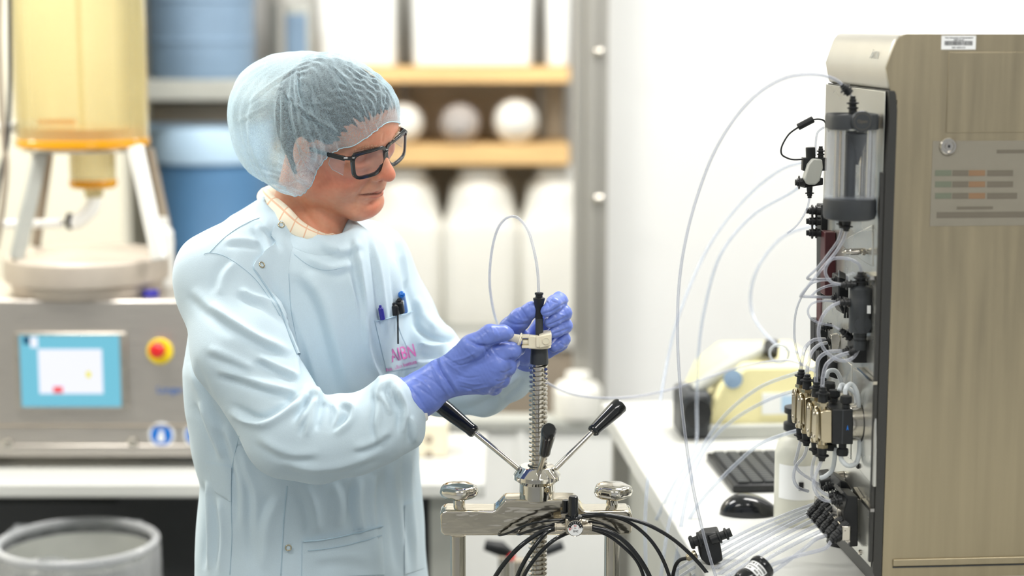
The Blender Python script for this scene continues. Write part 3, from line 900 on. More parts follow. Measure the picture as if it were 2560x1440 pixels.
# recessed module plates on the panel
poly_plate([(2092, 600), (2110, 598), (2181, 562), (2180, 666), (2160, 655), (2098, 610)], .003, .003, 'module_plate', panel_m, bevel=.001)
poly_plate([(2132, 918), (2150, 930), (2186, 958), (2183, 1218), (2128, 1150)], .005, .005, 'module_plate', panel_m, bevel=.0015)
poly_plate([(2078, 870), (2128, 912), (2126, 1148), (2080, 1120)], .003, .003, 'module_plate', panel_m, bevel=.001)
poly_plate([(2155, 1250), (2174, 1272), (2170, 1404), (2120, 1340), (2120, 1250)], .005, .005, 'module_plate', panel_m, bevel=.0015)
poly_plate([(2133, 1218), (2150, 1244), (2150, 1250), (2131, 1236)], .009, .006, 'plate_lip', 'chrome_soft')
poly_plate([(2154, 1246), (2176, 1272), (2176, 1280), (2152, 1254)], .009, .006, 'plate_lip', 'chrome_soft')
poly_plate([(2140, 920), (2144, 918), (2184, 954), (2182, 962)], .009, .006, 'plate_lip', 'chrome_soft')
for px, py in ((2148, 1165), (2153, 1381)):
    c = MP(px, py, .004)
    mk(MB().lathe([(.0042, 0), (.0042, .003), (.003, .0045), (0, .0045)], c, -UD, 18), 'panel_bolt', 'black' if py < 1200 else 'chrome_soft')

# ---- generic flanged connector
def fitting(a, b, r, name='connector', m='black', par=None, rings=2):
    a = Vector(a); b = Vector(b); L = (b - a).length
    pr = [(r * .78, 0), (r * .8, L * .16), (r * 1.0, L * .2), (r * 1.0, L * .34), (r * 1.7, L * .36), (r * 1.7, L * .44), (r * 1.05, L * .47)]
    if rings == 2:
        pr += [(r * 1.05, L * .62), (r * 1.55, L * .64), (r * 1.55, L * .72), (r * 1.15, L * .75)]
    pr += [(r * 1.2, L * .98), (r * 1.1, L)]
    return mk(MB().lathe(pr, a, b - a, 22), name, m, par, smooth=30)

def fpx(p0, p1, wpx, **k):
    "connector drawn between two (px, py, Y) points, wpx wide in pixels"
    a = P(*p0); b = P(*p1)
    return fitting(a, b, wpx / 2 / F * p0[2], **k)

def tubing(pts, Y=None, r=.0021, m='tube', n=8, name='tubing', par=None, label=None):
    q = spline(PL(pts, Y), n)
    return mk(MB().tube(q, r, 12), name, m, par, label=label, smooth=180)

# ---- bubble trap
YT = 2.575
tr = P(2127, 400, YT)
def TZ(py): return P(2127, py, YT).z
rt_ = 66 / F * YT
def vbox(rr, z0, z1, e=4.0, n=48, cx=0, sx=1.0):
    return None
fnr = lambda a, h: (abs(math.cos(a)) ** 3.2 + abs(math.sin(a)) ** 3.2) ** (-1 / 3.2)
trap = mk(MB().lathe([(rt_ * .86, TZ(290)), (rt_ * .93, TZ(284)), (rt_ * .96, TZ(292)), (rt_ * .96, TZ(322)), (rt_ * .9, TZ(322)), (0, TZ(322))][::-1] + [(0, TZ(284))], (tr.x, tr.y, 0), (0, 0, 1), 56, fn=fnr), 'bubble_trap_top', 'dark', label='dark grey top cap of the clear cylinder', smooth=40)
mk(MB().lathe([(0, TZ(323)), (rt_ * .99, TZ(323)), (rt_ * .99, TZ(320)), (0, TZ(320))], (tr.x, tr.y, 0), (0, 0, 1), 56), 'seal_ring', 'grey_pl', trap)
mk(MB().lathe([(rt_ * .93, TZ(494)), (rt_ * .98, TZ(497)), (rt_, TZ(505)), (rt_, TZ(535)), (rt_ * .96, TZ(545)), (rt_ * .85, TZ(548)), (0, TZ(548))], (tr.x, tr.y, 0), (0, 0, 1), 56), 'bubble_trap_base', 'dark', label='dark grey base of the clear cylinder')
mk(MB().lathe([(rt_ * .955, TZ(493)), (rt_ * .955, TZ(323)), (rt_ * .90, TZ(323)), (rt_ * .90, TZ(493))], (tr.x, tr.y, 0), (0, 0, 1), 56), 'clear_cylinder', 'clear')
mk(MB().lathe([(rt_ * .98, TZ(490)), (rt_ * .98, TZ(496)), (0, TZ(496)), (0, TZ(490))], (tr.x, tr.y, 0), (0, 0, 1), 56), 'lower_seal', 'clear')
def tp(px, dy=0, py=400):
    p = P(px, py, YT + dy); return p.x, p.y
for px, w_, dy, m, nm in ((2092, 6.5, -.012, 'chrome_soft', 'steel_rod'), (2106, 8.5, -.006, 'chrome', 'steel_rod'), (2127, 13, .0, 'dark', 'float_guide'), (2172, 9, -.01, 'chrome', 'steel_rod'), (2157, 7, .012, 'chrome_soft', 'steel_rod')):
    x, y = tp(px, dy)
    mk(MB().cyl((x, y, TZ(492)), (x, y, TZ(324)), w_ / F * YT, n=24), nm, m)
x, y = tp(2142, .0)
mk(MB().lathe([(.004, TZ(330)), (.016, TZ(334)), (.003, TZ(408)), (.003, TZ(412))], (x, y, 0), (0, 0, 1), 20), 'float_cone', 'dark')
mk(MB().lathe([(.0105, TZ(490)), (.0105, TZ(412)), (.009, TZ(411)), (0, TZ(411))], (tp(2151)[0], y, 0), (0, 0, 1), 24), 'inner_beaker', 'clear')
# opening knob on the cap's front
c = P(2142, 300, YT) + Vector((0, -rt_ * .93, 0))
kn = mk(MB().lathe([(.0155, 0), (.0155, .004), (.0145, .0055), (0, .0055)], c, (0, -1, 0), 40), 'cap_knob', 'dark')
mk(MB().torus(c + Vector((0, -.0058, 0)), (0, 1, 0), .0118, .00025, 36, 6), 'printed_ring', 'ink_grey', kn)
tx = text_part('knob_lettering', 'Open', .0065, M_['ink_grey'], mach, MI @ (Matrix.Translation(c + Vector((0, -.0060, 0))) @ Matrix.Rotation(math.pi / 2, 4, 'X')))
# blue mark on the base
c = P(2061, 527, YT - .03)
# connectors of the trap
t1_ = fpx((2132, 240, YT), (2132, 284, YT), 18)
fpx((2104, 212, YT), (2126, 234, YT), 18)
fpx((2115, 578, YT), (2117, 548, YT), 20, rings=1)
fpx((2104, 570, YT + .012), (2106, 546, YT + .012), 17, rings=1)
tubing([(2118, 228), (2129, 240), (2132, 250)], YT, .0016)
# holder pin
fitting(P(2190, 530, YT + .006), P(2207, 528, YT + .01), .0035, 'holder_pin', 'chrome_soft')

# ---- sensor on its cable, upper left
Yc = 2.80
sn = mk(MB().cyl(P(1995, 318, Yc), P(2033, 298, Yc), 8.5 / F * Yc, n=16), 'sensor_plug', 'black', bevel=.001)
tubing([(2033, 299), (2048, 298), (2062, 304), (2072, 330)], Yc, .0013, 'black', name='cable')
tubing([(1996, 318), (1972, 336), (1955, 365), (1954, 385), (1968, 395), (1985, 399), (2010, 398)], Yc, .0013, 'black', name='cable')
# optical valve block with grey lever
vb = mk(MB().cyl(P(2026, 368, Yc), P(2028, 440, Yc), 12 / F * Yc, n=18), 'valve_body', 'black', bevel=.001)
mk(MB().box2(P(2008, 395, Yc - .006), P(2062, 425, Yc + .012)), 'valve_block', 'black', vb, bevel=.001)
fpx((2052, 366, Yc), (2052, 395, Yc), 12)
gl = [(2033, 397), (2050, 393), (2062, 400), (2060, 440), (2046, 463), (2022, 463), (2012, 448), (2020, 415)]
def facing_prism(pts, Y, th, name, m, par=None, **k):
    a = [P(px, py, Y) for px, py in pts]
    n = len(a)
    b = [p + VD * th for p in a]
    mb = MB(); mb.add(a + b, [tuple(range(n - 1, -1, -1)), tuple(range(n, 2 * n))] + [(i, (i + 1) % n, n + (i + 1) % n, n + i) for i in range(n)])
    return mk(mb, name, m, par, **k)
facing_prism([(2012, 448), (2022, 412), (2034, 397), (2056, 399), (2058, 420), (2050, 452), (2040, 462), (2020, 462)], Yc - .02, .02, 'grey_lever', 'grey_pl', bevel=.002)
facing_prism([(1998, 449), (2058, 445), (2058, 462), (2012, 470), (1998, 466)], Yc, .02, 'valve_arm', 'black', bevel=.001)
fpx((1988, 456, Yc), (2012, 456, Yc), 20, rings=1)
fpx((2024, 495, Yc), (2024, 465, Yc), 13, rings=1)
tubing([(2024, 494), (2018, 520), (2002, 550), (1985, 570), (1968, 583)], Yc, .0016)
tubing([(2060, 318), (2045, 330), (2040, 350), (2038, 390)], Yc, .0016)
# three side ports
for py in (527, 553, 582):
    fpx((2016, py, 2.83), (2052, py, 2.83), 18)
facing_prism([(2052, 512), (2088, 512), (2088, 745), (2052, 745)], 2.86, .03, 'port_block', 'black', bevel=.002)
facing_prism([(2062, 580), (2090, 580), (2092, 740), (2062, 740)], 2.80, .03, 'dark_red_block', 'maroon', bevel=.002)
facing_prism([(2036, 800), (2070, 800), (2070, 905), (2036, 905)], 2.90, .03, 'port_block', 'black', bevel=.002)
facing_prism([(2052, 745), (2078, 745), (2078, 900), (2050, 900)], 2.88, .03, 'dark_red_block', 'maroon', bevel=.002)
facing_prism([(2048, 815), (2082, 815), (2084, 960), (2050, 960)], 2.84, .03, 'port_block', 'black', bevel=.002)

# ---- needle valve rod near the trap's foot
a = P(2104, 631, 2.615); b = P(2166, 629, 2.615)
r0 = .004
mk(MB().lathe([(0, 0), (.002, .004), (.0035, .006), (.0035, .012), (.0044, .013), (.0044, .026), (.0036, .027), (.0036, .031), (.0055, .032), (.0055, .035), (.0036, .036), (.0036, .046)], a, b - a, 22), 'needle_valve', 'chrome_soft')
mk(MB().cyl(P(2108, 624, 2.61), P(2158, 622, 2.61), .0012, n=10), 'needle_rod', 'chrome_soft')
mk(MB().lathe([(.0055, 0), (.0055, .002), (.003, .003), (.003, .006)], P(2158, 629, 2.612), -UD, 22), 'hex_nut', 'chrome_soft')
mk(MB().cyl(P(2166, 629, 2.615), W(0, LZ(P(2166, 629, 2.615)).y, P(2166, 629, 2.615).z), .004, n=18), 'valve_stem', 'chrome_soft')

# ---- conductivity cell column
YU = 2.60
def col(px, pts, Y, name, m, par=None, **k):
    mb = MB().lathe([(r / F * Y, P(px, py, Y).z) for r, py in pts], (P(px, 700, Y).x, Y, 0), (0, 0, 1), 32)
    return mk(mb, name, m, par, **k)
facing_prism([(2172, 694), (2180, 688), (2196, 706), (2197, 842), (2186, 842), (2160, 815), (2160, 700)], YU + .012, .05, 'cell_bracket', 'dark', bevel=.002)
poly_plate([(2162, 680), (2176, 690), (2176, 700), (2160, 690)], .014, .012, 'bracket_lip', 'chrome_soft')
cell = col(2154, [(0, 876), (15, 874), (17, 832), (29, 829), (29, 788), (30, 786), (30, 750), (29, 748), (29, 722), (24, 717), (12, 713), (12, 700), (0, 699)][::-1], YU, 'cell_body', 'dark', smooth=30)
for k in range(10):
    a = k * .628
fpx((2152, 680, YU), (2153, 714, YU), 22, par=None)
fpx((2149, 862, YU), (2151, 830, YU), 22)
facing_prism([(2168, 764), (2177, 764), (2177, 784), (2168, 784)], YU - .0175, .001, 'small_label', 'label')
facing_prism([(2123, 690), (2140, 683), (2150, 690), (2150, 720), (2123, 716)], YU + .004, .02, 'clear_bracket', 'clear', bevel=.001)
mk(MB().lathe([(.0001, 0), (.0125, .001), (.0125, .004), (0, .005)], P(2154, 808, YU) + Vector((0, -.012, 0)), (0, -1, 0), 30), 'thumb_recess', 'dark')
# side ports of the cell
fpx((2101, 712, YU), (2140, 711, YU), 16)
fpx((2099, 756, YU), (2130, 756, YU), 16)
fpx((2089, 754, YU + .05), (2118, 752, YU + .05), 15)
fpx((2078, 744, YU + .09), (2104, 742, YU + .09), 15)
fpx((2078, 700, YU + .09), (2104, 698, YU + .09), 15)
facing_prism([(2096, 690), (2122, 690), (2122, 780), (2108, 786), (2096, 760)], YU + .07, .04, 'valve_block', 'black', bevel=.002)
facing_prism([(2098, 676), (2114, 684), (2114, 698), (2098, 694)], YU + .065, .005, 'steel_clip', 'chrome_soft')
for px in (2113, 2120, 2127):
    mk(MB().cyl(P(px, 770, YU + .05), P(px - 1, 795, YU + .05), .0018, n=10), 'cable_pin', 'black')

# ---- lower black block
blk = facing_prism([(2133, 850), (2170, 850), (2196, 852), (2196, 908), (2133, 908)], YU + .01, .035, 'sensor_block', 'black', bevel=.002)
mk(MB().box2(P(2168, 856, YU + .008), P(2170, 906, YU + .012)), 'block_seam', 'dark', blk)
fpx((2101, 824, YU + .03), (2132, 848, YU + .03), 16)
fpx((2106, 878, YU + .02), (2134, 876, YU + .02), 15)
fpx((2122, 885, YU + .0), (2140, 876, YU + .0), 16, rings=1)

# ---- rear black fittings between the cell and the pumps
for (x0_, y0_, x1_, y1_, w_) in ((2040, 872, 2070, 866, 14), (2060, 855, 2090, 850, 14), (2052, 820, 2080, 815, 14)):
    fpx((x0_, y0_, 2.78), (x1_, y1_, 2.78), w_)
facing_prism([(2078, 838), (2096, 834), (2102, 846), (2096, 880), (2080, 878)], 2.76, .01, 'steel_clip', 'chrome_soft', bevel=.001)
mk(MB().cyl(P(2092, 905, 2.78), P(2078, 940, 2.78), .013), 'pressure_sensor', 'black')

# ---- pumps: four heads in a row along the panel
heads = [2.605, 2.6425, 2.70, 2.7375]
for i, Y in enumerate(heads):
    # on the line through the vanishing point
    k = 2.605 / Y
    X = lambda px: 944 + (px - 944) * k
    Yp = lambda py: 70 + (py - 70) * k
    def q(px, py, dY=0): return P(X(px), Yp(py), Y) + VD * dY
    hd = MB()
    prof = [(2047, 1028), (2056, 1022), (2075, 1022), (2075, 1103), (2056, 1103), (2047, 1097)]
    a = [q(x, y, -.012) for x, y in prof]; b = [p + VD * .024 for p in a]; n = 6
    hd.add(a + b, [tuple(range(n - 1, -1, -1)), tuple(range(n, 2 * n))] + [(j, (j + 1) % n, n + (j + 1) % n, n + j) for j in range(n)])
    h = mk(hd, 'pump_head', 'brass', bevel=.0012)
    # face plate with screws
    c = q(2041, 1063); c0 = c
    fp = MB(); ring = []
    hh = 45 / F * Y
    pts = []
    for s_ in (1, -1):
        for t in range(9):
            a_ = math.pi * t / 8
            pts.append((math.cos(a_) * .0115 * s_, s_ * (hh - .0115 + math.sin(a_) * .0115)))
    m = frame(c, VD * -1, (0, 0, 1))
    fp.prism(pts, .0032, m)
    pl = mk(fp, 'head_plate', 'brass', h, bevel=.0008)
    for py in (1034, 1090):
        mk(MB().lathe([(.0028, 0), (.0028, .002), (.0018, .003), (0, .003)], q(2038, py), -UD, 14), 'plate_screw', 'chrome_soft', h)
    if i in (0, 2):
        bb = MB()
        prof = [(2075, 1019), (2127, 1019), (2127, 1106), (2075, 1106)]
        a = [q(x, y, -.0135) for x, y in prof]; b = [p + VD * (.068 if i == 0 else .07) for p in a]
        bb.add(a + b, [(3, 2, 1, 0), (4, 5, 6, 7), (0, 1, 5, 4), (1, 2, 6, 5), (2, 3, 7, 6), (3, 0, 4, 7)])
        mk(bb, 'pump_body', 'black', h, bevel=.0015)
        a0 = q(2126, 1062, .02); b0 = q(2166, 1062, .02)
        mk(MB().lathe([(.027, 0), (.029, .002), (.029, .020), (.0275, .021), (.0275, .026)], a0 - UD * .0, UD, 48), 'motor_collar', 'chrome_soft', h)
        mk(MB().lathe([(.031, 0), (.034, .001), (.034, .004), (.0, .004)], W(.005, LZ(b0).y, b0.z), UD, 48), 'collar_flange', 'black', h)
        mk(MB().box2(q(2100, 1020, -.0138), q(2101, 1105, -.0132)), 'body_seam', 'dark', h)
        for (px, py0, py1, dd) in ((2113, 1020, 1000, -.004), (2098, 1016, 998, .03)):
            mk(MB().lathe([(.006, 0), (.006, .006), (.0055, .007), (.0088, .009), (.0095, .014), (.0085, .019), (.003, .020)], q(px, py0, dd), (0, 0, 1), 8), 'check_valve_cap', 'black', h, smooth=25)
            mk(MB().lathe([(.006, 0), (.006, .006), (.0055, .007), (.0088, .009), (.0095, .014), (.0085, .019), (.003, .020)], q(px - 8, 1106, dd), (0, 0, -1), 8), 'check_valve_cap', 'black', h, smooth=25)
        if i == 0:
            c = q(2113, 1065, -.0136)
            mk(MB().prism([(-.0018, -.004), (0, -.0015), (.0018, -.004), (.0003, .004), (-.0003, .004)], .0004, Matrix.Translation(c) @ Matrix.Rotation(math.pi / 2, 4, 'X')), 'arrow_mark', 'blue', h)
    # steel unions and black connectors above and below
    for up in (1, -1):
        y_s = 1022 if up > 0 else 1103
        s0 = q(2056, y_s - (-6 if up > 0 else 6))
        mk(MB().lathe([(.0068, 0), (.0068, .009)], s0, (0, 0, up), 20).lathe([(.0092, .0088), (.0092, .0135), (.0075, .0145), (.0055, .0145)], s0, (0, 0, up), 6), 'steel_union', 'brass', h, smooth=25)
        e0_ = s0 + Vector((0, 0, up * .014)); e1_ = s0 + Vector((0, 0, up * (.037 if up > 0 else .034)))
        o = fitting(e1_, e0_, .0062, par=h, rings=1)
hq = heads
def hx(i, px=2056): return 944 + (px - 944) * 2.605 / heads[i]
def hy(i, py): return 70 + (py - 70) * 2.605 / heads[i]
# tubes rising from the heads into the panel ports
tubing([(hx(0), hy(0, 968), heads[0]), (2058, 940, 2.605), (2066, 912, 2.605), (2086, 895, 2.605), (2108, 886, 2.605), (2124, 882, 2.60)], None, .0030)
tubing([(hx(1), hy(1, 968), heads[1]), (2040, 925, 2.64), (2048, 895, 2.64), (2072, 880, 2.64), (2106, 878, 2.63)], None, .0030)
tubing([(hx(2), hy(2, 968), heads[2]), (2020, 910, 2.70), (2030, 880, 2.72), (2048, 862, 2.74), (2066, 857, 2.76)], None, .0030)
tubing([(hx(3), hy(3, 968), heads[3]), (2006, 895, 2.73), (2014, 868, 2.75), (2035, 850, 2.76), (2062, 848, 2.78)], None, .0030)
tubing([(2003, 915, 2.76), (1992, 880, 2.76), (1986, 840, 2.76), (1988, 790, 2.75), (2000, 750, 2.74), (2025, 712, 2.72), (2050, 702, 2.70), (2075, 700, 2.69)], None, .0018)
# tubes leaving the heads downwards
tubing([(hx(0) - 2, hy(0, 1150), heads[0]), (2050, 1160, 2.605), (2038, 1190, 2.60), (2034, 1215, 2.60), (2044, 1238, 2.60), (2060, 1250, 2.60), (2076, 1253, 2.605)], None, .0026)
tubing([(hx(1), hy(1, 1150), heads[1]), (2032, 1160, 2.64), (2030, 1190, 2.64), (2040, 1215, 2.64), (2058, 1232, 2.64), (2074, 1240, 2.64)], None, .0026)
tubing([(hx(2) + 2, hy(2, 1150), heads[2]), (2010, 1140, 2.70), (1990, 1165, 2.70), (1984, 1195, 2.70), (1995, 1218, 2.70), (2020, 1228, 2.72)], None, .0026)
tubing([(hx(3), hy(3, 1150), heads[3]), (1992, 1140, 2.75), (1988, 1160, 2.75), (2000, 1180, 2.75), (2030, 1200, 2.75), (2055, 1215, 2.75)], None, .0026)
# milky loops around the pump body
tubing([(2113, 985, 2.60), (2115, 970, 2.60), (2128, 960, 2.61), (2142, 980, 2.61), (2148, 1020, 2.615)], None, .0034, 'tube_milky')
tubing([(2098, 975, 2.62), (2104, 962, 2.63), (2116, 968, 2.63), (2138, 985, 2.63), (2142, 1020, 2.63)], None, .0034, 'tube_milky')
tubing([(2102, 1128, 2.60), (2104, 1150, 2.60), (2120, 1164, 2.60), (2140, 1158, 2.61), (2148, 1130, 2.61), (2149, 1095, 2.615)], None, .0036, 'tube_milky')
tubing([(2088, 1118, 2.63), (2086, 1150, 2.63), (2080, 1175, 2.63), (2064, 1190, 2.63), (2050, 1195, 2.63)], None, .0036, 'tube_milky')
tubing([(2066, 945, 2.72), (2072, 928, 2.72), (2090, 928, 2.72), (2102, 950, 2.72), (2108, 985, 2.72)], None, .0036, 'tube_milky')
mk(MB().cyl(P(2073, 978, 2.70), P(2075, 955, 2.70), .008), 'check_valve_cap', 'black')
# tubes around the trap foot and the cell
tubing([(2116, 576, YT), (2108, 600, 2.575), (2088, 632, 2.575), (2060, 665, 2.575), (2028, 705, 2.58), (2003, 738, 2.60), (2008, 741, 2.62), (2040, 742, 2.64), (2080, 744, 2.69)], None, .0023)
tubing([(2105, 570, YT + .012), (2096, 600, 2.59), (2075, 630, 2.60), (2045, 668, 2.62), (2020, 692, 2.64), (2024, 698, 2.66), (2050, 698, 2.68), (2080, 698, 2.69)], None, .0021)
tubing([(2153, 680, YU), (2148, 662, 2.59), (2130, 650, 2.585), (2105, 645, 2.58), (2080, 648, 2.58), (2066, 665, 2.58), (2064, 685, 2.58), (2078, 705, 2.585), (2102, 711, 2.60)], None, .0024)
tubing([(2100, 756, 2.60), (2080, 765, 2.59), (2060, 785, 2.585), (2048, 815, 2.585), (2048, 845, 2.585), (2062, 875, 2.585), (2085, 895, 2.585), (2112, 902, 2.59), (2135, 892, 2.595), (2149, 868, 2.60)], None, .0026)
tubing([(2090, 754, 2.65), (2060, 752, 2.64), (2032, 758, 2.64), (2020, 775, 2.64), (2026, 795, 2.64), (2050, 808, 2.64), (2080, 814, 2.64), (2100, 824, 2.63)], None, .0017)
tubing([(2095, 712, 2.66), (2070, 715, 2.66), (2045, 725, 2.67), (2030, 738, 2.68)], None, .0020)

# ---- bottom valve block
YL = 2.60
vbk = facing_prism([(2103, 1236), (2110, 1228), (2120, 1240), (2145, 1242), (2145, 1366), (2124, 1368), (2125, 1330), (2110, 1300), (2109, 1280), (2118, 1248)], YL, .05, 'inlet_valve_block', 'black', bevel=.0015)
facing_prism([(2092, 1270), (2109, 1276), (2109, 1300), (2122, 1330), (2122, 1362), (2104, 1330), (2094, 1300)], YL + .012, .03, 'steel_bracket', 'chrome_soft', bevel=.001)
fpx((2078, 1254, YL), (2105, 1250, YL), 20)
fpx((2072, 1240, YL + .04), (2100, 1236, YL + .04), 18)
fpx((2058, 1222, YL + .08), (2085, 1216, YL + .08), 18)
facing_prism([(2100, 1200), (2118, 1206), (2128, 1222), (2128, 1236), (2100, 1236)], 2.66, .06, 'upper_valve_block', 'black', bevel=.002)
mk(MB().cyl(P(2080, 1200, 2.72), P(2110, 1196, 2.72), .012), 'valve_motor', 'chrome_soft')
mk(MB().cyl(P(2050, 1212, 2.74), P(2082, 1206, 2.74), .009), 'valve_port', 'black')
facing_prism([(2060, 1190), (2100, 1184), (2106, 1215), (2066, 1222)], 2.78, .04, 'rear_valve_block', 'black', bevel=.002)
# inlet manifold: two rows of ribbed nuts running along the panel
inl = []
for row, (ex, ey) in enumerate(((2096, 1338), (2113, 1318))):
    for k in range(6):
        Y = 2.585 + k * .027
        f_ = 2.585 / Y
        c = P(944 + (ex - 944) * f_, 70 + (ey - 70) * f_, Y)
        ax = Vector((-.80, -.25, -.55)).normalized()
        ribs = lambda a, h: 1 + .06 * math.cos(a * 10)
        mk(MB().lathe([(.0062, -.006), (.0085, -.006), (.0085, .006), (.0072, .0065), (.0072, .011), (.005, .012), (.005, .016)], c, ax, 40, fn=ribs), 'inlet_nut', 'black', smooth=50)
        if row == 0:
            inl.append((c + ax * .014, ax))
mk(MB().box2(LZ(P(2104, 1330, 2.58)) + Vector((.0, -.005, -.012)), LZ(P(2104, 1330, 2.58)) + Vector((.012, .17, .01))), 'inlet_rail', 'chrome_soft', world=False, bevel=.001)
for px, py in ((2112, 1342), (2118, 1352)):
    fitting(P(px - 4, py, 2.59), P(px + 6, py - 2, 2.59), .003, 'bleed_screw', 'chrome_soft')
# rubber feet
for (x, y) in ((.03, .03), (.03, vf - .05), (.7, .03)):
    mk(MB().lathe([(.022, 0), (.024, .004), (.018, .032), (0, .033)], (x, y, 0), (0, 0, 1), 24), 'rubber_foot', 'black', world=False)

# ---------------------------------------------------------------- loose clear tubes (things of their own)
def loose(name, pts, r, label, m='tube', Y=None, n=10, group=None, cat='tube'):
    o = MB().tube(spline(PL(pts, Y), n), r, 12).build(name, M_[m], smooth=180)
    return tag(o, label, cat, group)
loose('clear_tube', [(2104, 210, YT), (2085, 197, 2.57), (2050, 187, 2.56), (2000, 187, 2.56), (1950, 200, 2.57), (1890, 238, 2.58), (1830, 305, 2.60), (1780, 392, 2.62), (1740, 500, 2.64), (1712, 610, 2.65), (1697, 720, 2.66), (1694, 840, 2.66), (1700, 960, 2.66), (1712, 1080, 2.66), (1733, 1220, 2.66), (1760, 1340, 2.66), (1792, 1450, 2.66), (1830, 1560, 2.66)], .0024,
      'longest clear tube, arching from the cylinder top down to the lower edge')
loose('clear_tube', [(1347, 745, 2.75), (1345, 690, 2.75), (1338, 640, 2.755), (1322, 580, 2.77), (1300, 549, 2.79), (1282, 541, 2.80), (1262, 548, 2.82), (1243, 575, 2.84), (1230, 625, 2.86), (1224, 690, 2.88), (1228, 745, 2.90), (1242, 805, 2.93), (1275, 880, 2.98), (1330, 930, 3.02), (1400, 974, 3.06), (1470, 992, 3.10), (1560, 994, 3.14), (1650, 980, 3.16), (1750, 950, 3.16), (1850, 918, 3.12), (1940, 902, 3.02), (1990, 905, 2.95), (2040, 930, 2.88)], .0022,
      'thin clear tube looping up out of the black connector between the gloved fingers')
bl = [('blurred clear tube running left from the rear pump and down past the keyboard', [(2040, 920, 2.9), (1985, 935, 2.95), (1900, 968, 3.0), (1820, 1030, 3.05), (1760, 1110, 3.05), (1700, 1220, 3.0), (1670, 1320, 2.95), (1650, 1460, 2.9)]),
      ('blurred clear tube sweeping from the pump side down the bench edge', [(2040, 970, 2.88), (1985, 978, 2.95), (1920, 1000, 3.0), (1840, 1045, 3.05), (1780, 1100, 3.05), (1735, 1180, 3.0), (1705, 1300, 2.95), (1690, 1460, 2.9)]),
      ('blurred clear tube lying slantwise over the black keyboard', [(2040, 1070, 2.88), (1980, 1080, 2.92), (1900, 1110, 2.97), (1840, 1160, 3.0), (1790, 1210, 3.0), (1740, 1270, 3.0), (1700, 1350, 2.98), (1680, 1460, 2.95)]),
      ('blurred clear tube hanging almost straight down left of the motor unit', [(2060, 420, 3.0), (1980, 480, 3.1), (1880, 540, 3.2), (1800, 640, 3.2), (1760, 780, 3.2), (1745, 900, 3.2), (1742, 1010, 3.2), (1738, 1120, 3.15), (1690, 1200, 3.1), (1640, 1300, 3.1)]),
      ('faint blurred tube nearest the chrome press, falling to the lower edge', [(2060, 400, 3.1), (1960, 420, 3.2), (1860, 500, 3.3), (1770, 620, 3.3), (1700, 780, 3.25), (1665, 920, 3.2), (1642, 1060, 3.1), (1622, 1180, 3.0), (1613, 1300, 2.95), (1616, 1460, 2.9)]),
      ('faint blurred tube loop ending in the dark ring by the pale yellow box', [(2060, 560, 3.2), (1960, 590, 3.3), (1890, 680, 3.3), (1880, 780, 3.3), (1940, 860, 3.2), (2010, 885, 3.1)])]
for lb, pts in bl:
    loose('clear_tube', pts, .0032, lb, 'tube_faint')
ring = MB().torus(P(1948, 884, 3.1), (.2, 1, .1), 24 / F * 3.1, .0022, 32, 8).build('cable_tie_ring', M_['tube_milky'])
tag(ring, 'small pale ring of tubing above the pale yellow box', 'ring')
# bundle from the inlet manifold
rt = random.Random(4)
for i, (c, ax) in enumerate(inl):
    a0 = c
    px0, py0 = 2046, 1262
    cx_, cy_ = pix(np.array([[c.x, c.y, c.z]]))
    cx_, cy_ = float(cx_[0]), float(cy_[0])
    Y = c.y
    ex = 1745 + i * 2; 
    if i >= 2:
        pts = [(cx_, cy_, Y), (cx_ - 45, cy_ + 22, Y - .01), (cx_ - 120, cy_ + 62, Y - .01), (cx_ - 200, cy_ + 112, Y - .01), (cx_ - 290, cy_ + 172, Y - .01), (cx_ - 380, cy_ + 240, Y - .01)]
        lb = ['', '', 'front tube of the blurred bundle leaving the black inlet nuts', 'second tube of the blurred bundle from the inlet nuts', 'third tube of the blurred bundle from the inlet nuts', 'farthest tube of the blurred bundle leaving the inlet nuts'][i]
    elif i == 0:
        pts = [(cx_, cy_, Y), (2060, 1372, 2.57), (2000, 1388, 2.55), (1940, 1408, 2.55), (1895, 1432, 2.55), (1840, 1470, 2.55)]
        lb = 'sharp clear tube from the nearest inlet nut into the black filter cap'
    else:
        pts = [(cx_, cy_, Y), (2040, 1348, 2.58), (2010, 1372, 2.57), (1960, 1410, 2.55), (1910, 1445, 2.55), (1850, 1490, 2.55)]
        lb = 'clear tube crossing behind the sharp one near the black filter cap'
    loose('clear_tube', pts, .0030, lb)
for i in range(3):
    loose('clear_tube', [(2050 - i * 5, 1268 - i * 5, 2.74 + .02 * i), (2000 - i * 5, 1292 - i * 8, 2.75), (1915 - i * 4, 1333 - i * 12, 2.76), (1830, 1378 - i * 16, 2.76), (1745, 1432 - i * 20, 2.76), (1650, 1500 - i * 24, 2.76)], .0026,
          ['low blurred tube under the bundle in front of the mouse', 'middle blurred tube behind the bundle in front of the mouse', 'upper blurred tube behind the bundle, nearest the mouse'][i])
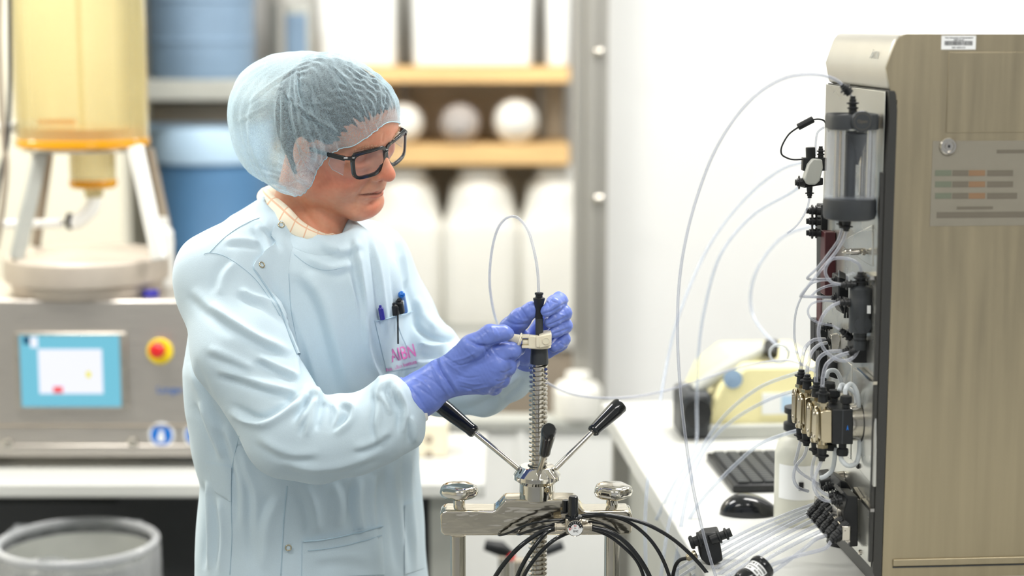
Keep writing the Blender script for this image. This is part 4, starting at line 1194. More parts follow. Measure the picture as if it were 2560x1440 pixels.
# black quick coupling with a brass nut, lying on the bench
Yq = 2.725
cp = thing('quick_coupling', 'blurred black ribbed coupling body lying behind the long clear tube', 'coupling', P(1770, 1380, Yq))
co_ = Vector(cp.location)
def cpm(mb, name, m, **k):
    mb.v = [tuple(Vector(p) - co_) for p in mb.v]
    return mb.build(name, M_[m], cp, **k)
def fprism(pts, Y, th):
    a = [P(x, y, Y) for x, y in pts]; n = len(a); b = [p + Vector((0, th, 0)) for p in a]
    return MB().add(a + b, [tuple(range(n - 1, -1, -1)), tuple(range(n, 2 * n))] + [(i, (i + 1) % n, n + (i + 1) % n, n + i) for i in range(n)])
cpm(fprism([(1745, 1348), (1762, 1335), (1800, 1330), (1800, 1352), (1806, 1390), (1808, 1402), (1775, 1418), (1752, 1398), (1746, 1365)], Yq, .035), 'coupling_body', 'black', bevel=.003)
cpm(MB().lathe([(.007, 0), (.007, .006), (.010, .007), (.010, .010), (.007, .011), (.007, .018), (.011, .019), (.011, .022), (.008, .023), (.008, .035)], P(1828, 1330, Yq), P(1790, 1345, Yq) - P(1828, 1330, Yq), 20), 'right_port', 'black')
cpm(MB().lathe([(.008, 0), (.011, .002), (.011, .006), (.008, .007), (.008, .014), (.013, .015), (.013, .018), (.009, .019), (.009, .03)], P(1724, 1358, Yq), P(1755, 1348, Yq) - P(1724, 1358, Yq), 20), 'left_port', 'black')
cpm(MB().lathe([(.004, 0), (.006, .002), (.006, .012), (.007, .013), (.007, .017), (.004, .018)], P(1716, 1396, Yq), P(1742, 1384, Yq) - P(1716, 1396, Yq), 20), 'brass_nut', 'brass')
cpm(MB().tube(spline(PL([(1716, 1396, Yq), (1700, 1400, Yq), (1688, 1416, Yq), (1680, 1450, Yq)]), 6), .003, 10), 'black_hose', 'black')
# black filter cap with printed label at the lower edge
fc = thing('filter_housing', 'glossy black round filter housing with printed white label at the lower edge', 'filter', P(1890, 1440, 2.53))
fo = Vector(fc.location)
ax = (P(1915, 1424, 2.53) - P(1868, 1452, 2.53) + Vector((0, .02, 0))).normalized()
c0 = P(1868, 1452, 2.53) - fo
MB().lathe([(.012, -.02), (.014, -.012), (.0185, -.010), (.0195, -.004), (.0195, .004), (.0175, .0055), (.0175, .028), (.020, .029), (.0205, .034), (.019, .038), (.006, .039), (.005, .043)], c0, ax, 48).build('housing', M_['black_gloss'], fc, bevel=.0006)
lv = []; lf = []
qq = Vector((0, 0, 1)).rotation_difference(ax)
for k in range(25):
    a = math.radians(-200 + k * 6)
    for z in (.008, .026):
        lv.append(c0 + qq @ Vector((.0178 * math.cos(a), .0178 * math.sin(a), z)))
for k in range(24):
    lf.append((2 * k, 2 * k + 2, 2 * k + 3, 2 * k + 1))
MB().add(lv, lf).build('printed_label', M_['label'], fc)
mb = MB()
for k in range(22):
    a = math.radians(-194 + k * 6.2)
    for z0_, z1_ in ((.010, .014), (.0155, .018), (.020, .0245)):
        if rt.random() < .8:
            p = c0 + qq @ Vector((.0180 * math.cos(a), .0180 * math.sin(a), (z0_ + z1_) / 2))
            tn = qq @ Vector((-math.sin(a), math.cos(a), 0))
            mb.box((0, 0, 0), (.0012, z1_ - z0_ - .001, .0003), frame(p, tn, ax))
mb.build('print_marks', M_['ink'], fc)
# ---------------------------------------------------------------- chrome column press
YP = 2.75
def zP(py, Y=YP): return P(1345, py, Y).z
def sP(n, Y=YP): return n / F * Y
pc = P(1344, 1000, YP)
press = thing('column_press', 'polished chrome column press with threaded spindle, crossbar and black handles', 'press', (pc.x, YP, 0))
po = Vector(press.location)
def pm(mb, name, m, par=None, **k):
    mb.v = [tuple(Vector(p) - po) for p in mb.v]
    return mb.build(name, M_[m] if isinstance(m, str) else m, par or press, **k)
cxw = pc.x
def latheP(pts, px, Y, name, m, par=None, n=48, **k):
    return pm(MB().lathe([(sP(r, Y), P(px, py, Y).z) for r, py in pts], (P(px, 1000, Y).x, Y, 0), (0, 0, 1), n), name, m, par, **k)
# threaded spindle: helicoidal trapezoid thread
def spindle(z0, z1, ri, ro, pitch, x, y, n=36):
    prof = [(0.0, ri), (.26, ri), (.36, ro), (.70, ro), (.80, ri)]
    m = len(prof)
    turns = int((z1 - z0) / pitch)
    v = []; f = []
    # surface in (angle, height): rows follow the helix
    rows = turns * m
    for j in range(rows + 1):
        base, r = (j // m) + prof[j % m][0], prof[j % m][1]
        for k in range(n + 1):
            a = 2 * math.pi * k / n
            v.append((x + r * math.cos(a), y + r * math.sin(a), z0 + (base + k / n) * pitch))
    w_ = n + 1
    for j in range(rows):
        for k in range(n):
            f.append((j * w_ + k, j * w_ + k + 1, (j + 1) * w_ + k + 1, (j + 1) * w_ + k))
    return MB().add(v, f)
sm = mesh_obj('spindle', [tuple(Vector(p) - po) for p in spindle(.62, zP(906) - .006, sP(15.5), sP(24), .00755, cxw + .001, YP).v], spindle(.62, zP(906) - .006, sP(15.5), sP(24), .00755, cxw + .001, YP).f, M_['chrome_soft'], press, smooth=30, fix=False)
pm(MB().cyl((cxw + .001, YP, .6), (cxw + .001, YP, zP(900)), sP(14)), 'spindle_core', 'chrome_soft')
latheP([(23, 909), (23.5, 905), (22, 880), (21.5, 868), (12, 866), (0, 866)], 1348, YP, 'black_sleeve', 'dark')
latheP([(10, 870), (10, 796), (9, 795), (0, 795)], 1348, YP, 'black_tube', 'dark')
latheP([(9.5, 797), (9.5, 775), (13, 755), (14.5, 750), (15, 749), (15, 745), (11, 744), (9, 743), (9, 737), (11, 736), (11, 732), (8, 731), (0, 731)], 1347, YP, 'inlet_connector', 'black')
# hub
latheP([(0, 1163), (43, 1164), (46, 1166), (60, 1186), (60, 1196), (57, 1198), (45, 1207), (45, 1244), (43, 1246), (0, 1246)][::-1], 1343, YP, 'hub', 'chrome', bevel=.0003, smooth=28)
latheP([(24, 1162.5), (24, 1163.6), (0, 1163.6)][::-1], 1343, YP, 'hub_bore', 'black')
c = P(1367, 1226, YP - sP(45) * .86)
scw = pm(MB().lathe([(sP(7), -.003), (sP(7), .0015), (sP(6), .003), (sP(3), .003), (sP(2.6), .001), (0, .001)], c, (.5, -.86, 0), 24), 'set_screw', 'brass')
def handle(a, b, c_, ra, rb, nm=''):
    a, b, c_ = Vector(a), Vector(b), Vector(c_)
    h = pm(MB().cyl(a, b + (c_ - b) * .1, sP(7)), 'handle_rod', 'chrome_soft')
    L = (c_ - b).length
    pm(MB().lathe([(ra * .8, 0), (ra, .003), (ra, L * .1), (ra * .96, L * .14), (rb, L * .75), (rb, L * .95), (rb * .85, L), (0, L)], b, c_ - b, 32), 'handle_grip', 'black_gloss', h, smooth=40)
a0 = P(1297, 1172, YP)
handle(a0, P(1188, 1082, YP + .04), P(1096, 1008, YP + .065), sP(17), sP(21.5))
handle(P(1388, 1172, YP), P(1480, 1080, YP + .04), P(1553, 1010, YP + .065), sP(17), sP(21.5))
handle(P(1346, 1186, YP - .025), P(1361, 1133, YP - .08), P(1373, 1072, YP - .14), sP(15), sP(18.5))

# crossbar
YF, YK = YP - .024, YP + .022
outl = [(1108, 1340), (1101, 1330), (1100, 1288), (1104, 1280), (1118, 1276), (1232, 1278), (1240, 1274), (1262, 1250), (1410, 1249), (1438, 1250), (1458, 1275), (1466, 1278), (1566, 1276), (1577, 1281), (1581, 1290), (1580, 1330), (1572, 1338)]
pts = [P(x, y, YF) for x, y in outl]
n = len(pts)
mb = MB()
back = [Vector((p.x + (0.0 if 2 < i < n - 3 else 0.0), YK, p.z)) for i, p in enumerate(pts)]
mb.add(pts + back, [tuple(range(n)), tuple(range(2 * n - 1, n - 1, -1))] + [(i, n + i, n + (i + 1) % n, (i + 1) % n) for i in range(n)])
cb_ = pm(mb, 'crossbar', mat('polished_crossbar', (218, 210, 192), 0.10, 1.0, rnoise=0.06, nscale=18, noise=.06, bump=.9, bscale=22, stretch=(.5, 1, 1.4)), bevel=.010, seg=6, smooth=50)
# star knobs and stems
for px, nmx in ((1147, 0), (1532, 1)):
    fn5 = lambda a, h: 1 + .055 * math.cos(a * 5 + .9)
    k = latheP([(14, 1243), (17, 1243), (36, 1241), (46, 1234), (49, 1225), (46, 1214), (36, 1208), (18, 1205), (0, 1204)], px, YP - .002, 'star_knob_stub', 'chrome') if False else pm(
        MB().lathe([(sP(r), P(px, py, YP).z) for r, py in [(14, 1245), (22, 1243), (36, 1243), (45, 1237), (49, 1227), (46, 1216), (36, 1211), (18, 1209), (0, 1208)]], (P(px, 1225, YP).x, YP, 0), (0, 0, 1), 60, fn=fn5), 'star_knob', 'chrome', smooth=60)
    latheP([(15, 1283), (15, 1243), (12, 1240)], px, YP, 'knob_stem', 'chrome')
    x = P(px - 2, 1400, YP).x
    pm(MB().cyl((x, YP, .08), (x, YP, zP(1338)), sP(20), n=40), 'guide_column', mat('satin_guide_column', (206, 200, 188), .14, 1.0, noise=.03))
xl, xr = P(1080, 1400, YP).x, P(1600, 1400, YP).x
pm(MB().box2((xl, YP - .16, .05), (xr, YP + .16, .09)), 'base_plate', 'chrome_soft', bevel=.006)
pm(MB().lathe([(.10, 0), (.10, .02), (.09, .03), (.012, .035), (.012, .05)], (cxw, YP, .58), (0, 0, 1), 48), 'piston_head', 'chrome_soft')
for x in (xl + .03, xr - .03):
    for y in (YP - .13, YP + .13):
        pm(MB().lathe([(.02, 0), (.022, .01), (.022, .04), (.01, .05)], (x, y, 0), (0, 0, 1), 24), 'foot', 'black')

# cream sanitary clamp held by the hands
clp = thing('tube_clamp', 'cream plastic pipe clamp with wing nut around the black tube', 'clamp', P(1345, 850, YP))
ko_ = Vector(clp.location)
def cm(mb, name, m='cream', par=None, **k):
    mb.v = [tuple(Vector(p) - ko_) for p in mb.v]
    return mb.build(name, M_[m], par or clp, **k)
def ring_block(pts, Y0, Y1):
    a = [P(x, y, Y0) for x, y in pts]; n = len(a); b = [Vector((p.x, Y1, p.z)) for p in a]
    return MB().add(a + b, [tuple(range(n)), tuple(range(2 * n - 1, n - 1, -1))] + [(i, n + i, n + (i + 1) % n, (i + 1) % n) for i in range(n)])
cm(ring_block([(1321, 872), (1347, 872), (1347, 842), (1321, 840)], YP - .024, YP - .008), 'left_jaw', bevel=.0012)
cm(ring_block([(1348, 871), (1379, 864), (1379, 834), (1348, 840)], YP - .026, YP + .018), 'right_jaw', bevel=.0016)
cm(MB().lathe([(.0155, 0), (.0155, .016), (.019, .016), (.019, 0)], (P(1348, 850, YP).x, YP, zP(868)), (0, 0, 1), 36), 'ring_body', bevel=.0005)
for y0_, y1_ in ((839, 846), (864, 871)):
    cm(ring_block([(1304, y1_), (1324, y1_), (1324, y0_), (1304, y0_)], YP - .024, YP - .008), 'hinge_arm', bevel=.001)
cm(MB().lathe([(.0052, 0), (.0052, .012)], P(1306, 855, YP - .016), (1, 0, .0), 20), 'swing_bolt', bevel=.0004)
cm(MB().lathe([(.0030, -.001), (.0055, .0), (.0075, .008), (.0095, .0155), (.0130, .0158), (.0130, .0182), (.009, .0185), (.009, .0205), (0, .0205)][::1], P(1272, 843, YP - .016), P(1306, 855, YP - .016) - P(1272, 843, YP - .016), 30, fn=lambda a, h: 1 + (.10 * math.cos(2 * a) if h < .0155 else 0)), 'wing_nut', bevel=.0004)
cm(MB().lathe([(.0058, 0), (.0058, .0012), (.0046, .0014), (.0046, .0006), (.0, .0006)], P(1365, 852, YP - .0262), (0.05, -1, 0), 30), 'round_emboss')
cm(ring_block([(1340, 868), (1350, 868), (1350, 840), (1340, 842)], YP - .0265, YP - .02), 'clamp_rib', bevel=.001)

# pressure regulator in front of the crossbar
YG = 2.685
rg = thing('pressure_regulator', 'small pressure regulator with black knob and round dial in front of crossbar', 'regulator', P(1436, 1320, YG))
ro_ = Vector(rg.location)
def gm(mb, name, m, par=None, **k):
    mb.v = [tuple(Vector(p) - ro_) for p in mb.v]
    return mb.build(name, M_[m] if isinstance(m, str) else m, par or rg, **k)
def gl_(pts, px, name, m, par=None, dy=0, n=36, **k):
    return gm(MB().lathe([(r / F * YG, P(px, py, YG).z) for r, py in pts], (P(px, 1300, YG).x, YG + dy, 0), (0, 0, 1), n), name, m, par, **k)
nickel = mat('nickel_plated_body', (196, 188, 172), .3, .85, noise=.08, nscale=90)
gl_([(13.5, 1290), (13.5, 1275), (12.5, 1273), (12.5, 1246), (11.5, 1241), (10, 1240), (0, 1240)], 1433, 'adjusting_knob', 'black_gloss', smooth=30)
gl_([(22, 1297), (22, 1290), (16, 1288), (0, 1288)], 1434, 'collar', 'black_gloss')
gm(ring_block([(1414, 1336), (1454, 1336), (1454, 1298), (1414, 1298)], YG - .010, YG + .014), 'body', nickel, bevel=.002)
gc = P(1438, 1322, YG - .022)
g = gm(MB().lathe([(.0118, 0), (.0130, .001), (.0130, .010), (.0122, .0108), (.0120, .0100), (0, .0100)], gc + Vector((0, .012, 0)), (0, -1, 0), 48), 'gauge_case', 'chrome_soft')
gf = gc + Vector((0, .0018, 0))
gm(MB().lathe([(.0118, 0), (.0118, .0003), (0, .0003)], gf, (0, -1, 0), 48), 'dial_face', 'label', g)
# black scale band (upper half), red start, white ticks
def band(r0, r1, a0, a1, dy, name, m, nseg=24):
    v = []; f = []
    for k in range(nseg + 1):
        a = math.radians(a0 + (a1 - a0) * k / nseg)
        for r in (r0, r1):
            v.append(gf + Vector((r * math.cos(a), -dy, r * math.sin(a))))
    for k in range(nseg):
        f.append((2 * k, 2 * k + 1, 2 * k + 3, 2 * k + 2))
    return gm(MB().add(v, f), name, m, g)
band(.0070, .0118, 5, 175, .0006, 'scale_band', 'ink')
band(.0072, .0096, 176, 198, .0008, 'red_zone', 'red', 6)
mb = MB()
for k in range(9):
    a = math.radians(12 + k * 19.5)
    d = Vector((math.cos(a), 0, math.sin(a)))
    p = gf + d * .0098 + Vector((0, -.0008, 0))
    mb.box((0, 0, 0), (.0018 if k != 4 else .0030, .0006, .0002), frame(p, d, Vector((-d.z, 0, d.x))))
gm(mb, 'scale_tick', 'label', g)
gm(MB().box((0, 0, 0), (.008, .0006, .0003), frame(gf + Vector((-.0075, -.0010, -.0005)), (1, 0, 0.02), (0, 0, 1))), 'pointer', 'label', g)
RXm = Matrix.Rotation(math.pi / 2, 4, 'X')
text_part('dial_lettering', 'SMC', .0042, M_['ink'], rg, Matrix.Translation(gf - ro_ + Vector((.001, -.0006, -.0045))) @ RXm)
text_part('dial_number', '0.5', .0034, M_['red'], rg, Matrix.Translation(gf - ro_ + Vector((0, -.0006, .0042))) @ RXm)
text_part('dial_number', '0', .003, M_['red'], rg, Matrix.Translation(gf - ro_ + Vector((-.0052, -.0006, .0008))) @ RXm)
text_part('dial_number', '1', .003, M_['red'], rg, Matrix.Translation(gf - ro_ + Vector((.0052, -.0006, .0008))) @ RXm)
text_part('dial_unit', 'MPa', .002, M_['ink_grey'], rg, Matrix.Translation(gf - ro_ + Vector((0, -.0006, .0006))) @ RXm)
hexp = lambda a, h: 1 / (math.cos((a + math.pi / 6) % (math.pi / 3) - math.pi / 6))
gm(MB().lathe([(.0052, 0), (.0052, .006), (.0062, .006), (.0062, .014), (.0068, .0145), (.0068, .017), (.004, .0172)], P(1414, 1318, YG), (-1, 0, 0), 30), 'left_fitting', nickel, smooth=25)
gm(MB().lathe([(.0052, 0), (.0052, .006), (.0062, .006), (.0062, .013), (.0068, .0135), (.0068, .016), (.004, .0162)], P(1454, 1317, YG), (1, 0, 0), 30), 'right_fitting', nickel, smooth=25)
gm(MB().lathe([(.0032, 0), (.0032, .006), (.0022, .007), (.0022, .010)], P(1454, 1303, YG), (1, 0, -.1), 16), 'small_fitting', nickel)
gm(ring_block([(1407, 1304), (1420, 1304), (1420, 1284), (1403, 1284), (1403, 1296)], YG + .012, YG + .03), 'rear_fitting', nickel, bevel=.001)
gm(MB().box2(P(1402, 1283, YG + .012), P(1420, 1278, YG + .03)), 'rear_collar', 'black', bevel=.001)
gm(MB().cyl(P(1414, 1280, YG + .02), P(1414, 1250, YG + .02), .0052), 'rear_knob', 'black_gloss')

hoses = [
 ('thin black hose running left along the crossbar from the regulator', [(1412, 1299, YG + .01), (1360, 1303, 2.69), (1310, 1315, 2.70), (1275, 1331, 2.705), (1250, 1338, 2.718), (1246, 1334, 2.74)], .0019),
 ('black hose below the thin one, dipping over the lower crossbar edge', [(1412, 1304, YG + .008), (1370, 1314, 2.69), (1330, 1325, 2.70), (1300, 1335, 2.714), (1290, 1333, 2.74)], .0023),
 ('thick black hose curving down left, outermost of the three', [(1386, 1320, YG), (1350, 1332, 2.68), (1305, 1362, 2.67), (1268, 1400, 2.67), (1236, 1446, 2.67), (1216, 1500, 2.67)], .0037),
 ('black hose curving down left, middle one of the three', [(1388, 1322, YG + .005), (1364, 1333, 2.675), (1335, 1368, 2.665), (1312, 1402, 2.665), (1292, 1446, 2.665), (1282, 1500, 2.67)], .0034),
 ('black hose curving down left, the one starting under the dial', [(1420, 1332, YG + .0), (1385, 1350, 2.66), (1350, 1382, 2.66), (1322, 1418, 2.66), (1306, 1450, 2.66), (1296, 1500, 2.66)], .0031),
 ('black hose arching farthest right from the regulator collar', [(1452, 1290, YG + .01), (1500, 1286, 2.69), (1560, 1294, 2.69), (1620, 1312, 2.69), (1680, 1346, 2.69), (1735, 1395, 2.69), (1780, 1450, 2.69), (1810, 1510, 2.69)], .0031),
 ('black hose arching right inside the farthest one', [(1452, 1293, YG + .012), (1510, 1288, 2.695), (1566, 1302, 2.70), (1615, 1338, 2.70), (1650, 1385, 2.70), (1675, 1446, 2.70), (1684, 1500, 2.70)], .0030),
 ('thick printed black hose dropping right from the steel fitting', [(1480, 1318, YG), (1520, 1328, 2.685), (1560, 1352, 2.685), (1598, 1396, 2.685), (1626, 1446, 2.685), (1640, 1500, 2.685)], .0038),
 ('black hose running behind the thick printed one', [(1478, 1322, YG + .01), (1520, 1338, 2.70), (1560, 1368, 2.70), (1592, 1402, 2.70), (1610, 1446, 2.70), (1616, 1500, 2.70)], .0030),
 ('thin black hose hooking over the right end of the crossbar', [(1466, 1305, YG), (1500, 1308, 2.70), (1530, 1320, 2.705), (1546, 1332, 2.718), (1550, 1332, 2.74)], .0019),
]
for lb, pts, r in hoses:
    o = MB().tube(spline(PL(pts), 10), r, 14).build('air_hose', M_['black_gloss'], smooth=180)
    tag(o, lb, 'hose')
# the printing on the thick hose
# ---------------------------------------------------------------- the person: distance fields turned into meshes
def axis_grid(lo, hi, f0, f1, fine, coarse):
    a = []
    x = lo
    while x < hi:
        a.append(x)
        x += fine if f0 <= x <= f1 else (min(coarse, max(fine, (f0 - x))) if x < f0 else coarse)
    a.append(x)
    return np.array(a, dtype=np.float32)

class Field:
    def __init__(s, xs, ys, zs):
        s.ax = (xs, ys, zs)
        s.f = np.full((len(xs), len(ys), len(zs)), 0.5, dtype=np.float32)
    def _sl(s, lo, hi):
        r = []
        for k in range(3):
            i0 = max(int(np.searchsorted(s.ax[k], lo[k])) - 1, 0)
            i1 = min(int(np.searchsorted(s.ax[k], hi[k])) + 1, len(s.ax[k]))
            r.append(slice(i0, max(i1, i0)))
        return tuple(r)
    def op(s, lo, hi, fn, k=0.01, mode='add'):
        m = 2.2 * k + .012
        sl = s._sl([a - m for a in lo], [a + m for a in hi])
        if any(q.stop - q.start < 1 for q in sl): return s
        X = s.ax[0][sl[0]][:, None, None]; Y = s.ax[1][sl[1]][None, :, None]; Z = s.ax[2][sl[2]][None, None, :]
        d = fn(X, Y, Z).astype(np.float32)
        a = s.f[sl]
        if mode == 'sub':
            d = -d
            h = np.maximum(k - np.abs(a - d), 0) / k
            s.f[sl] = np.maximum(a, d) + h * h * k * .25
        else:
            h = np.maximum(k - np.abs(a - d), 0) / k
            s.f[sl] = np.minimum(a, d) - h * h * k * .25
        return s
    def cone(s, a, b, ra, rb, k=.01, mode='add', flat=None):
        a = Vector(a); b = Vector(b); ab = b - a; L2 = max(ab.length_squared, 1e-12)
        R = max(ra, rb)
        lo = [min(a[i], b[i]) - R for i in range(3)]; hi = [max(a[i], b[i]) + R for i in range(3)]
        def fn(X, Y, Z):
            dx, dy, dz = X - a.x, Y - a.y, Z - a.z
            t = np.clip((dx * ab.x + dy * ab.y + dz * ab.z) / L2, 0, 1)
            return np.sqrt((dx - t * ab.x) ** 2 + (dy - t * ab.y) ** 2 + (dz - t * ab.z) ** 2) - (ra + (rb - ra) * t)
        return s.op(lo, hi, fn, k, mode)
    def chain(s, pts, k=.01, mode='add'):
        for (a, ra), (b, rb) in zip(pts, pts[1:]):
            s.cone(a, b, ra, rb, k, mode)
        return s
    def ell(s, c, r, R=None, k=.01, mode='add'):
        "ellipsoid; R: 3x3 matrix whose columns are its axes"
        c = Vector(c)
        R = R or Matrix.Identity(3)
        m = max(r)
        lo = [c[i] - m for i in range(3)]; hi = [c[i] + m for i in range(3)]
        A_ = [R.col[i] for i in range(3)]
        def fn(X, Y, Z):
            dx, dy, dz = X - c.x, Y - c.y, Z - c.z
            u = [(dx * q.x + dy * q.y + dz * q.z) for q in A_]
            k0 = np.sqrt((u[0] / r[0]) ** 2 + (u[1] / r[1]) ** 2 + (u[2] / r[2]) ** 2)
            k1 = np.sqrt((u[0] / r[0] ** 2) ** 2 + (u[1] / r[1] ** 2) ** 2 + (u[2] / r[2] ** 2) ** 2)
            return k0 * (k0 - 1) / np.maximum(k1, 1e-6)
        return s.op(lo, hi, fn, k, mode)
    def loft(s, rows, k=.01, mode='add'):
        "rows: (z, cx, cy, a, b, yaw) stacked ellipses, z ascending"
        rows = sorted(rows)
        zz = np.array([r[0] for r in rows])
        cols = [np.array([r[i] for r in rows]) for i in range(1, 6)]
        m = max(max(r[3], r[4]) for r in rows)
        lo = [min(cols[0]) - m, min(cols[1]) - m, zz[0]]; hi = [max(cols[0]) + m, max(cols[1]) + m, zz[-1]]
        def fn(X, Y, Z):
            cx, cy, a, b, yw = [np.interp(Z, zz, q) for q in cols]
            dx, dy = X - cx, Y - cy
            u = dx * np.cos(yw) + dy * np.sin(yw); v = -dx * np.sin(yw) + dy * np.cos(yw)
            d = (np.sqrt((u / a) ** 2 + (v / b) ** 2) - 1) * np.minimum(a, b)
            return np.maximum(d, np.maximum(zz[0] - Z, Z - zz[-1]))
        return s.op(lo, hi, fn, k, mode)
    def mesh(s):
        f = s.f; S_ = f < 0
        n = np.zeros(tuple(d - 1 for d in f.shape), np.int8)
        for i in (0, 1):
            for j in (0, 1):
                for k in (0, 1):
                    n += S_[i:f.shape[0] - 1 + i, j:f.shape[1] - 1 + j, k:f.shape[2] - 1 + k]
        mask = (n > 0) & (n < 8)
        I, J, K = np.nonzero(mask)
        idx = np.full(mask.shape, -1, np.int32); idx[I, J, K] = np.arange(len(I))
        acc = np.zeros((len(I), 3)); cnt = np.zeros(len(I))
        cor = [(i, j, k) for i in (0, 1) for j in (0, 1) for k in (0, 1)]
        for a in cor:
            for ax in range(3):
                if a[ax] == 0:
                    b = list(a); b[ax] = 1
                    fa = f[I + a[0], J + a[1], K + a[2]]; fb = f[I + b[0], J + b[1], K + b[2]]
                    cr = (fa < 0) != (fb < 0)
                    t = np.where(cr, fa / np.where(fa == fb, 1, fa - fb), 0)
                    for q in range(3):
                        acc[:, q] += cr * (a[q] + (t if q == ax else 0))
                    cnt += cr
        acc /= cnt[:, None]
        idxs = (I, J, K)
        co = np.empty((len(I), 3))
        for q in range(3):
            co[:, q] = np.interp(idxs[q] + acc[:, q], np.arange(len(s.ax[q])), s.ax[q])
        F_ = []
        for ax in range(3):
            sl0 = [slice(None)] * 3; sl1 = [slice(None)] * 3
            sl0[ax] = slice(0, -1); sl1[ax] = slice(1, None)
            a = S_[tuple(sl0)]; b = S_[tuple(sl1)]
            cr = np.array(np.nonzero(a != b))
            o = [q for q in range(3) if q != ax]
            ok = (cr[o[0]] > 0) & (cr[o[1]] > 0) & (cr[o[0]] < f.shape[o[0]] - 1) & (cr[o[1]] < f.shape[o[1]] - 1)
            cr = cr[:, ok]
            inside = a[tuple(cr)]
            def at(d0, d1):
                c = [cr[0], cr[1], cr[2]]
                c[o[0]] = c[o[0]] - d0; c[o[1]] = c[o[1]] - d1
                return idx[c[0], c[1], c[2]]
            q = np.stack([at(1, 1), at(0, 1), at(0, 0), at(1, 0)], 1)
            flip = inside if ax != 1 else ~inside
            q[~flip] = q[~flip][:, ::-1]
            F_.append(q)
        return co, np.concatenate(F_)

def fast_mesh(name, co, fa):
    me = bpy.data.meshes.new(name)
    me.vertices.add(len(co)); me.vertices.foreach_set('co', co.astype(np.float32).ravel())
    me.loops.add(fa.size); me.loops.foreach_set('vertex_index', fa.astype(np.int32).ravel())
    me.polygons.add(len(fa)); me.polygons.foreach_set('loop_start', np.arange(0, fa.size, 4, dtype=np.int32))
    me.polygons.foreach_set('use_smooth', np.ones(len(fa), bool))
    me.update(calc_edges=True)
    return me

def normals(co, fa):
    a = co[fa[:, 2]] - co[fa[:, 0]]; b = co[fa[:, 3]] - co[fa[:, 1]]
    fn = np.cross(a, b)
    n = np.zeros_like(co)
    for k in range(4):
        np.add.at(n, fa[:, k], fn)
    return n / np.maximum(np.linalg.norm(n, axis=1), 1e-12)[:, None]

def smooth(co, fa, it=1, w=.5):
    for _ in range(it):
        s = np.zeros_like(co); c = np.zeros(len(co))
        for k in range(4):
            a, b = fa[:, k], fa[:, (k + 1) % 4]
            np.add.at(s, a, co[b]); np.add.at(c, a, 1)
            np.add.at(s, b, co[a]); np.add.at(c, b, 1)
        co = co + w * (s / np.maximum(c, 1)[:, None] - co)
    return co

def strokes(co, fa, lst, scale=1.0, pw=2.0, ws=1.0):
    """model ridges (+) and creases (-) along polylines, on the side of the surface that shows them
    entries: (points, width_px, height_mm[, ymin, ymax])"""
    nr = normals(co, fa)
    X, Y = pix(co)
    view = np.stack([co[:, 0], co[:, 1], co[:, 2] - CZ], 1)
    view /= np.linalg.norm(view, axis=1)[:, None]
    fac = -(nr * view).sum(1)
    face = np.clip((fac + .05) / .25, 0, 1)
    disp = np.zeros(len(co))
    for e in lst:
        pts, wd, h = e[0], e[1] * ws, e[2]
        y0, y1 = (e[3], e[4]) if len(e) > 4 else (0, 99)
        sp = spline([Vector((p[0], p[1], 0)) for p in pts], 5)
        P0 = np.array([[p.x, p.y] for p in sp])
        m = np.nonzero((X > P0[:, 0].min() - 3 * wd) & (X < P0[:, 0].max() + 3 * wd) & (Y > P0[:, 1].min() - 3 * wd) & (Y < P0[:, 1].max() + 3 * wd) & (co[:, 1] > y0) & (co[:, 1] < y1) & (face > 0))[0]
        if not len(m): continue
        x, y = X[m], Y[m]
        best = np.full(len(m), 1e9); tt = np.zeros(len(m))
        ns = len(P0) - 1
        for i in range(ns):
            a, b = P0[i], P0[i + 1]; ab = b - a
            t = np.clip(((x - a[0]) * ab[0] + (y - a[1]) * ab[1]) / max((ab ** 2).sum(), 1e-9), 0, 1)
            d = np.hypot(x - a[0] - t * ab[0], y - a[1] - t * ab[1])
            u = d < best
            best = np.where(u, d, best); tt = np.where(u, (i + t) / ns, tt)
        taper = np.clip(np.sin(np.pi * np.clip(tt, .02, .98)) * 1.6, 0, 1)
        disp[m] += h * .001 * scale * np.exp(-(best / wd) ** pw) * taper * face[m]
    return co + nr * disp[:, None]

from mathutils.bvhtree import BVHTree
def bvh_of(co, fa):
    return BVHTree.FromPolygons([tuple(c) for c in co.tolist()], [tuple(q) for q in fa.tolist()])
def hit(bvh, px, py, off=0.0):
    r = ray(px, py).normalized()
    loc, nrm, i, d = bvh.ray_cast(Vector((0, 0, CZ)), r)
    if loc is None: return None, None
    if nrm.dot(r) > 0: nrm = -nrm
    return loc + nrm * off, nrm

# ---------------------------------------------------------------- head frame
HY = 2.90
HO = P(838, 352, HY)
yaw_, pit_, rol_ = math.radians(33), math.radians(19), math.radians(16)
Fv = Vector((math.cos(pit_) * math.cos(yaw_), -math.cos(pit_) * math.sin(yaw_), -math.sin(pit_)))
L0 = Vector((math.sin(yaw_), math.cos(yaw_), 0))
U0 = Fv.cross(L0)
Lv = L0 * math.cos(rol_) + U0 * math.sin(rol_)
Uv = Fv.cross(Lv)
HR = Matrix((Fv, Lv, Uv)).transposed()
def H(x, y, z): return HO + Fv * x + Lv * y + Uv * z

def PR(px, py, Y, r): return (P(px, py, Y), r / F * Y)

# ---------------------------------------------------------------- body (head, neck and the body under the clothes)
xs = axis_grid(-.75, .15, HO.x - .15, HO.x + .14, .0019, .013)
ys = axis_grid(2.60, 3.35, HO.y - .14, HO.y + .12, .0019, .013)
zs = axis_grid(-.02, HO.z + .16, HO.z - .20, HO.z + .14, .0019, .016)
B = Field(xs, ys, zs)
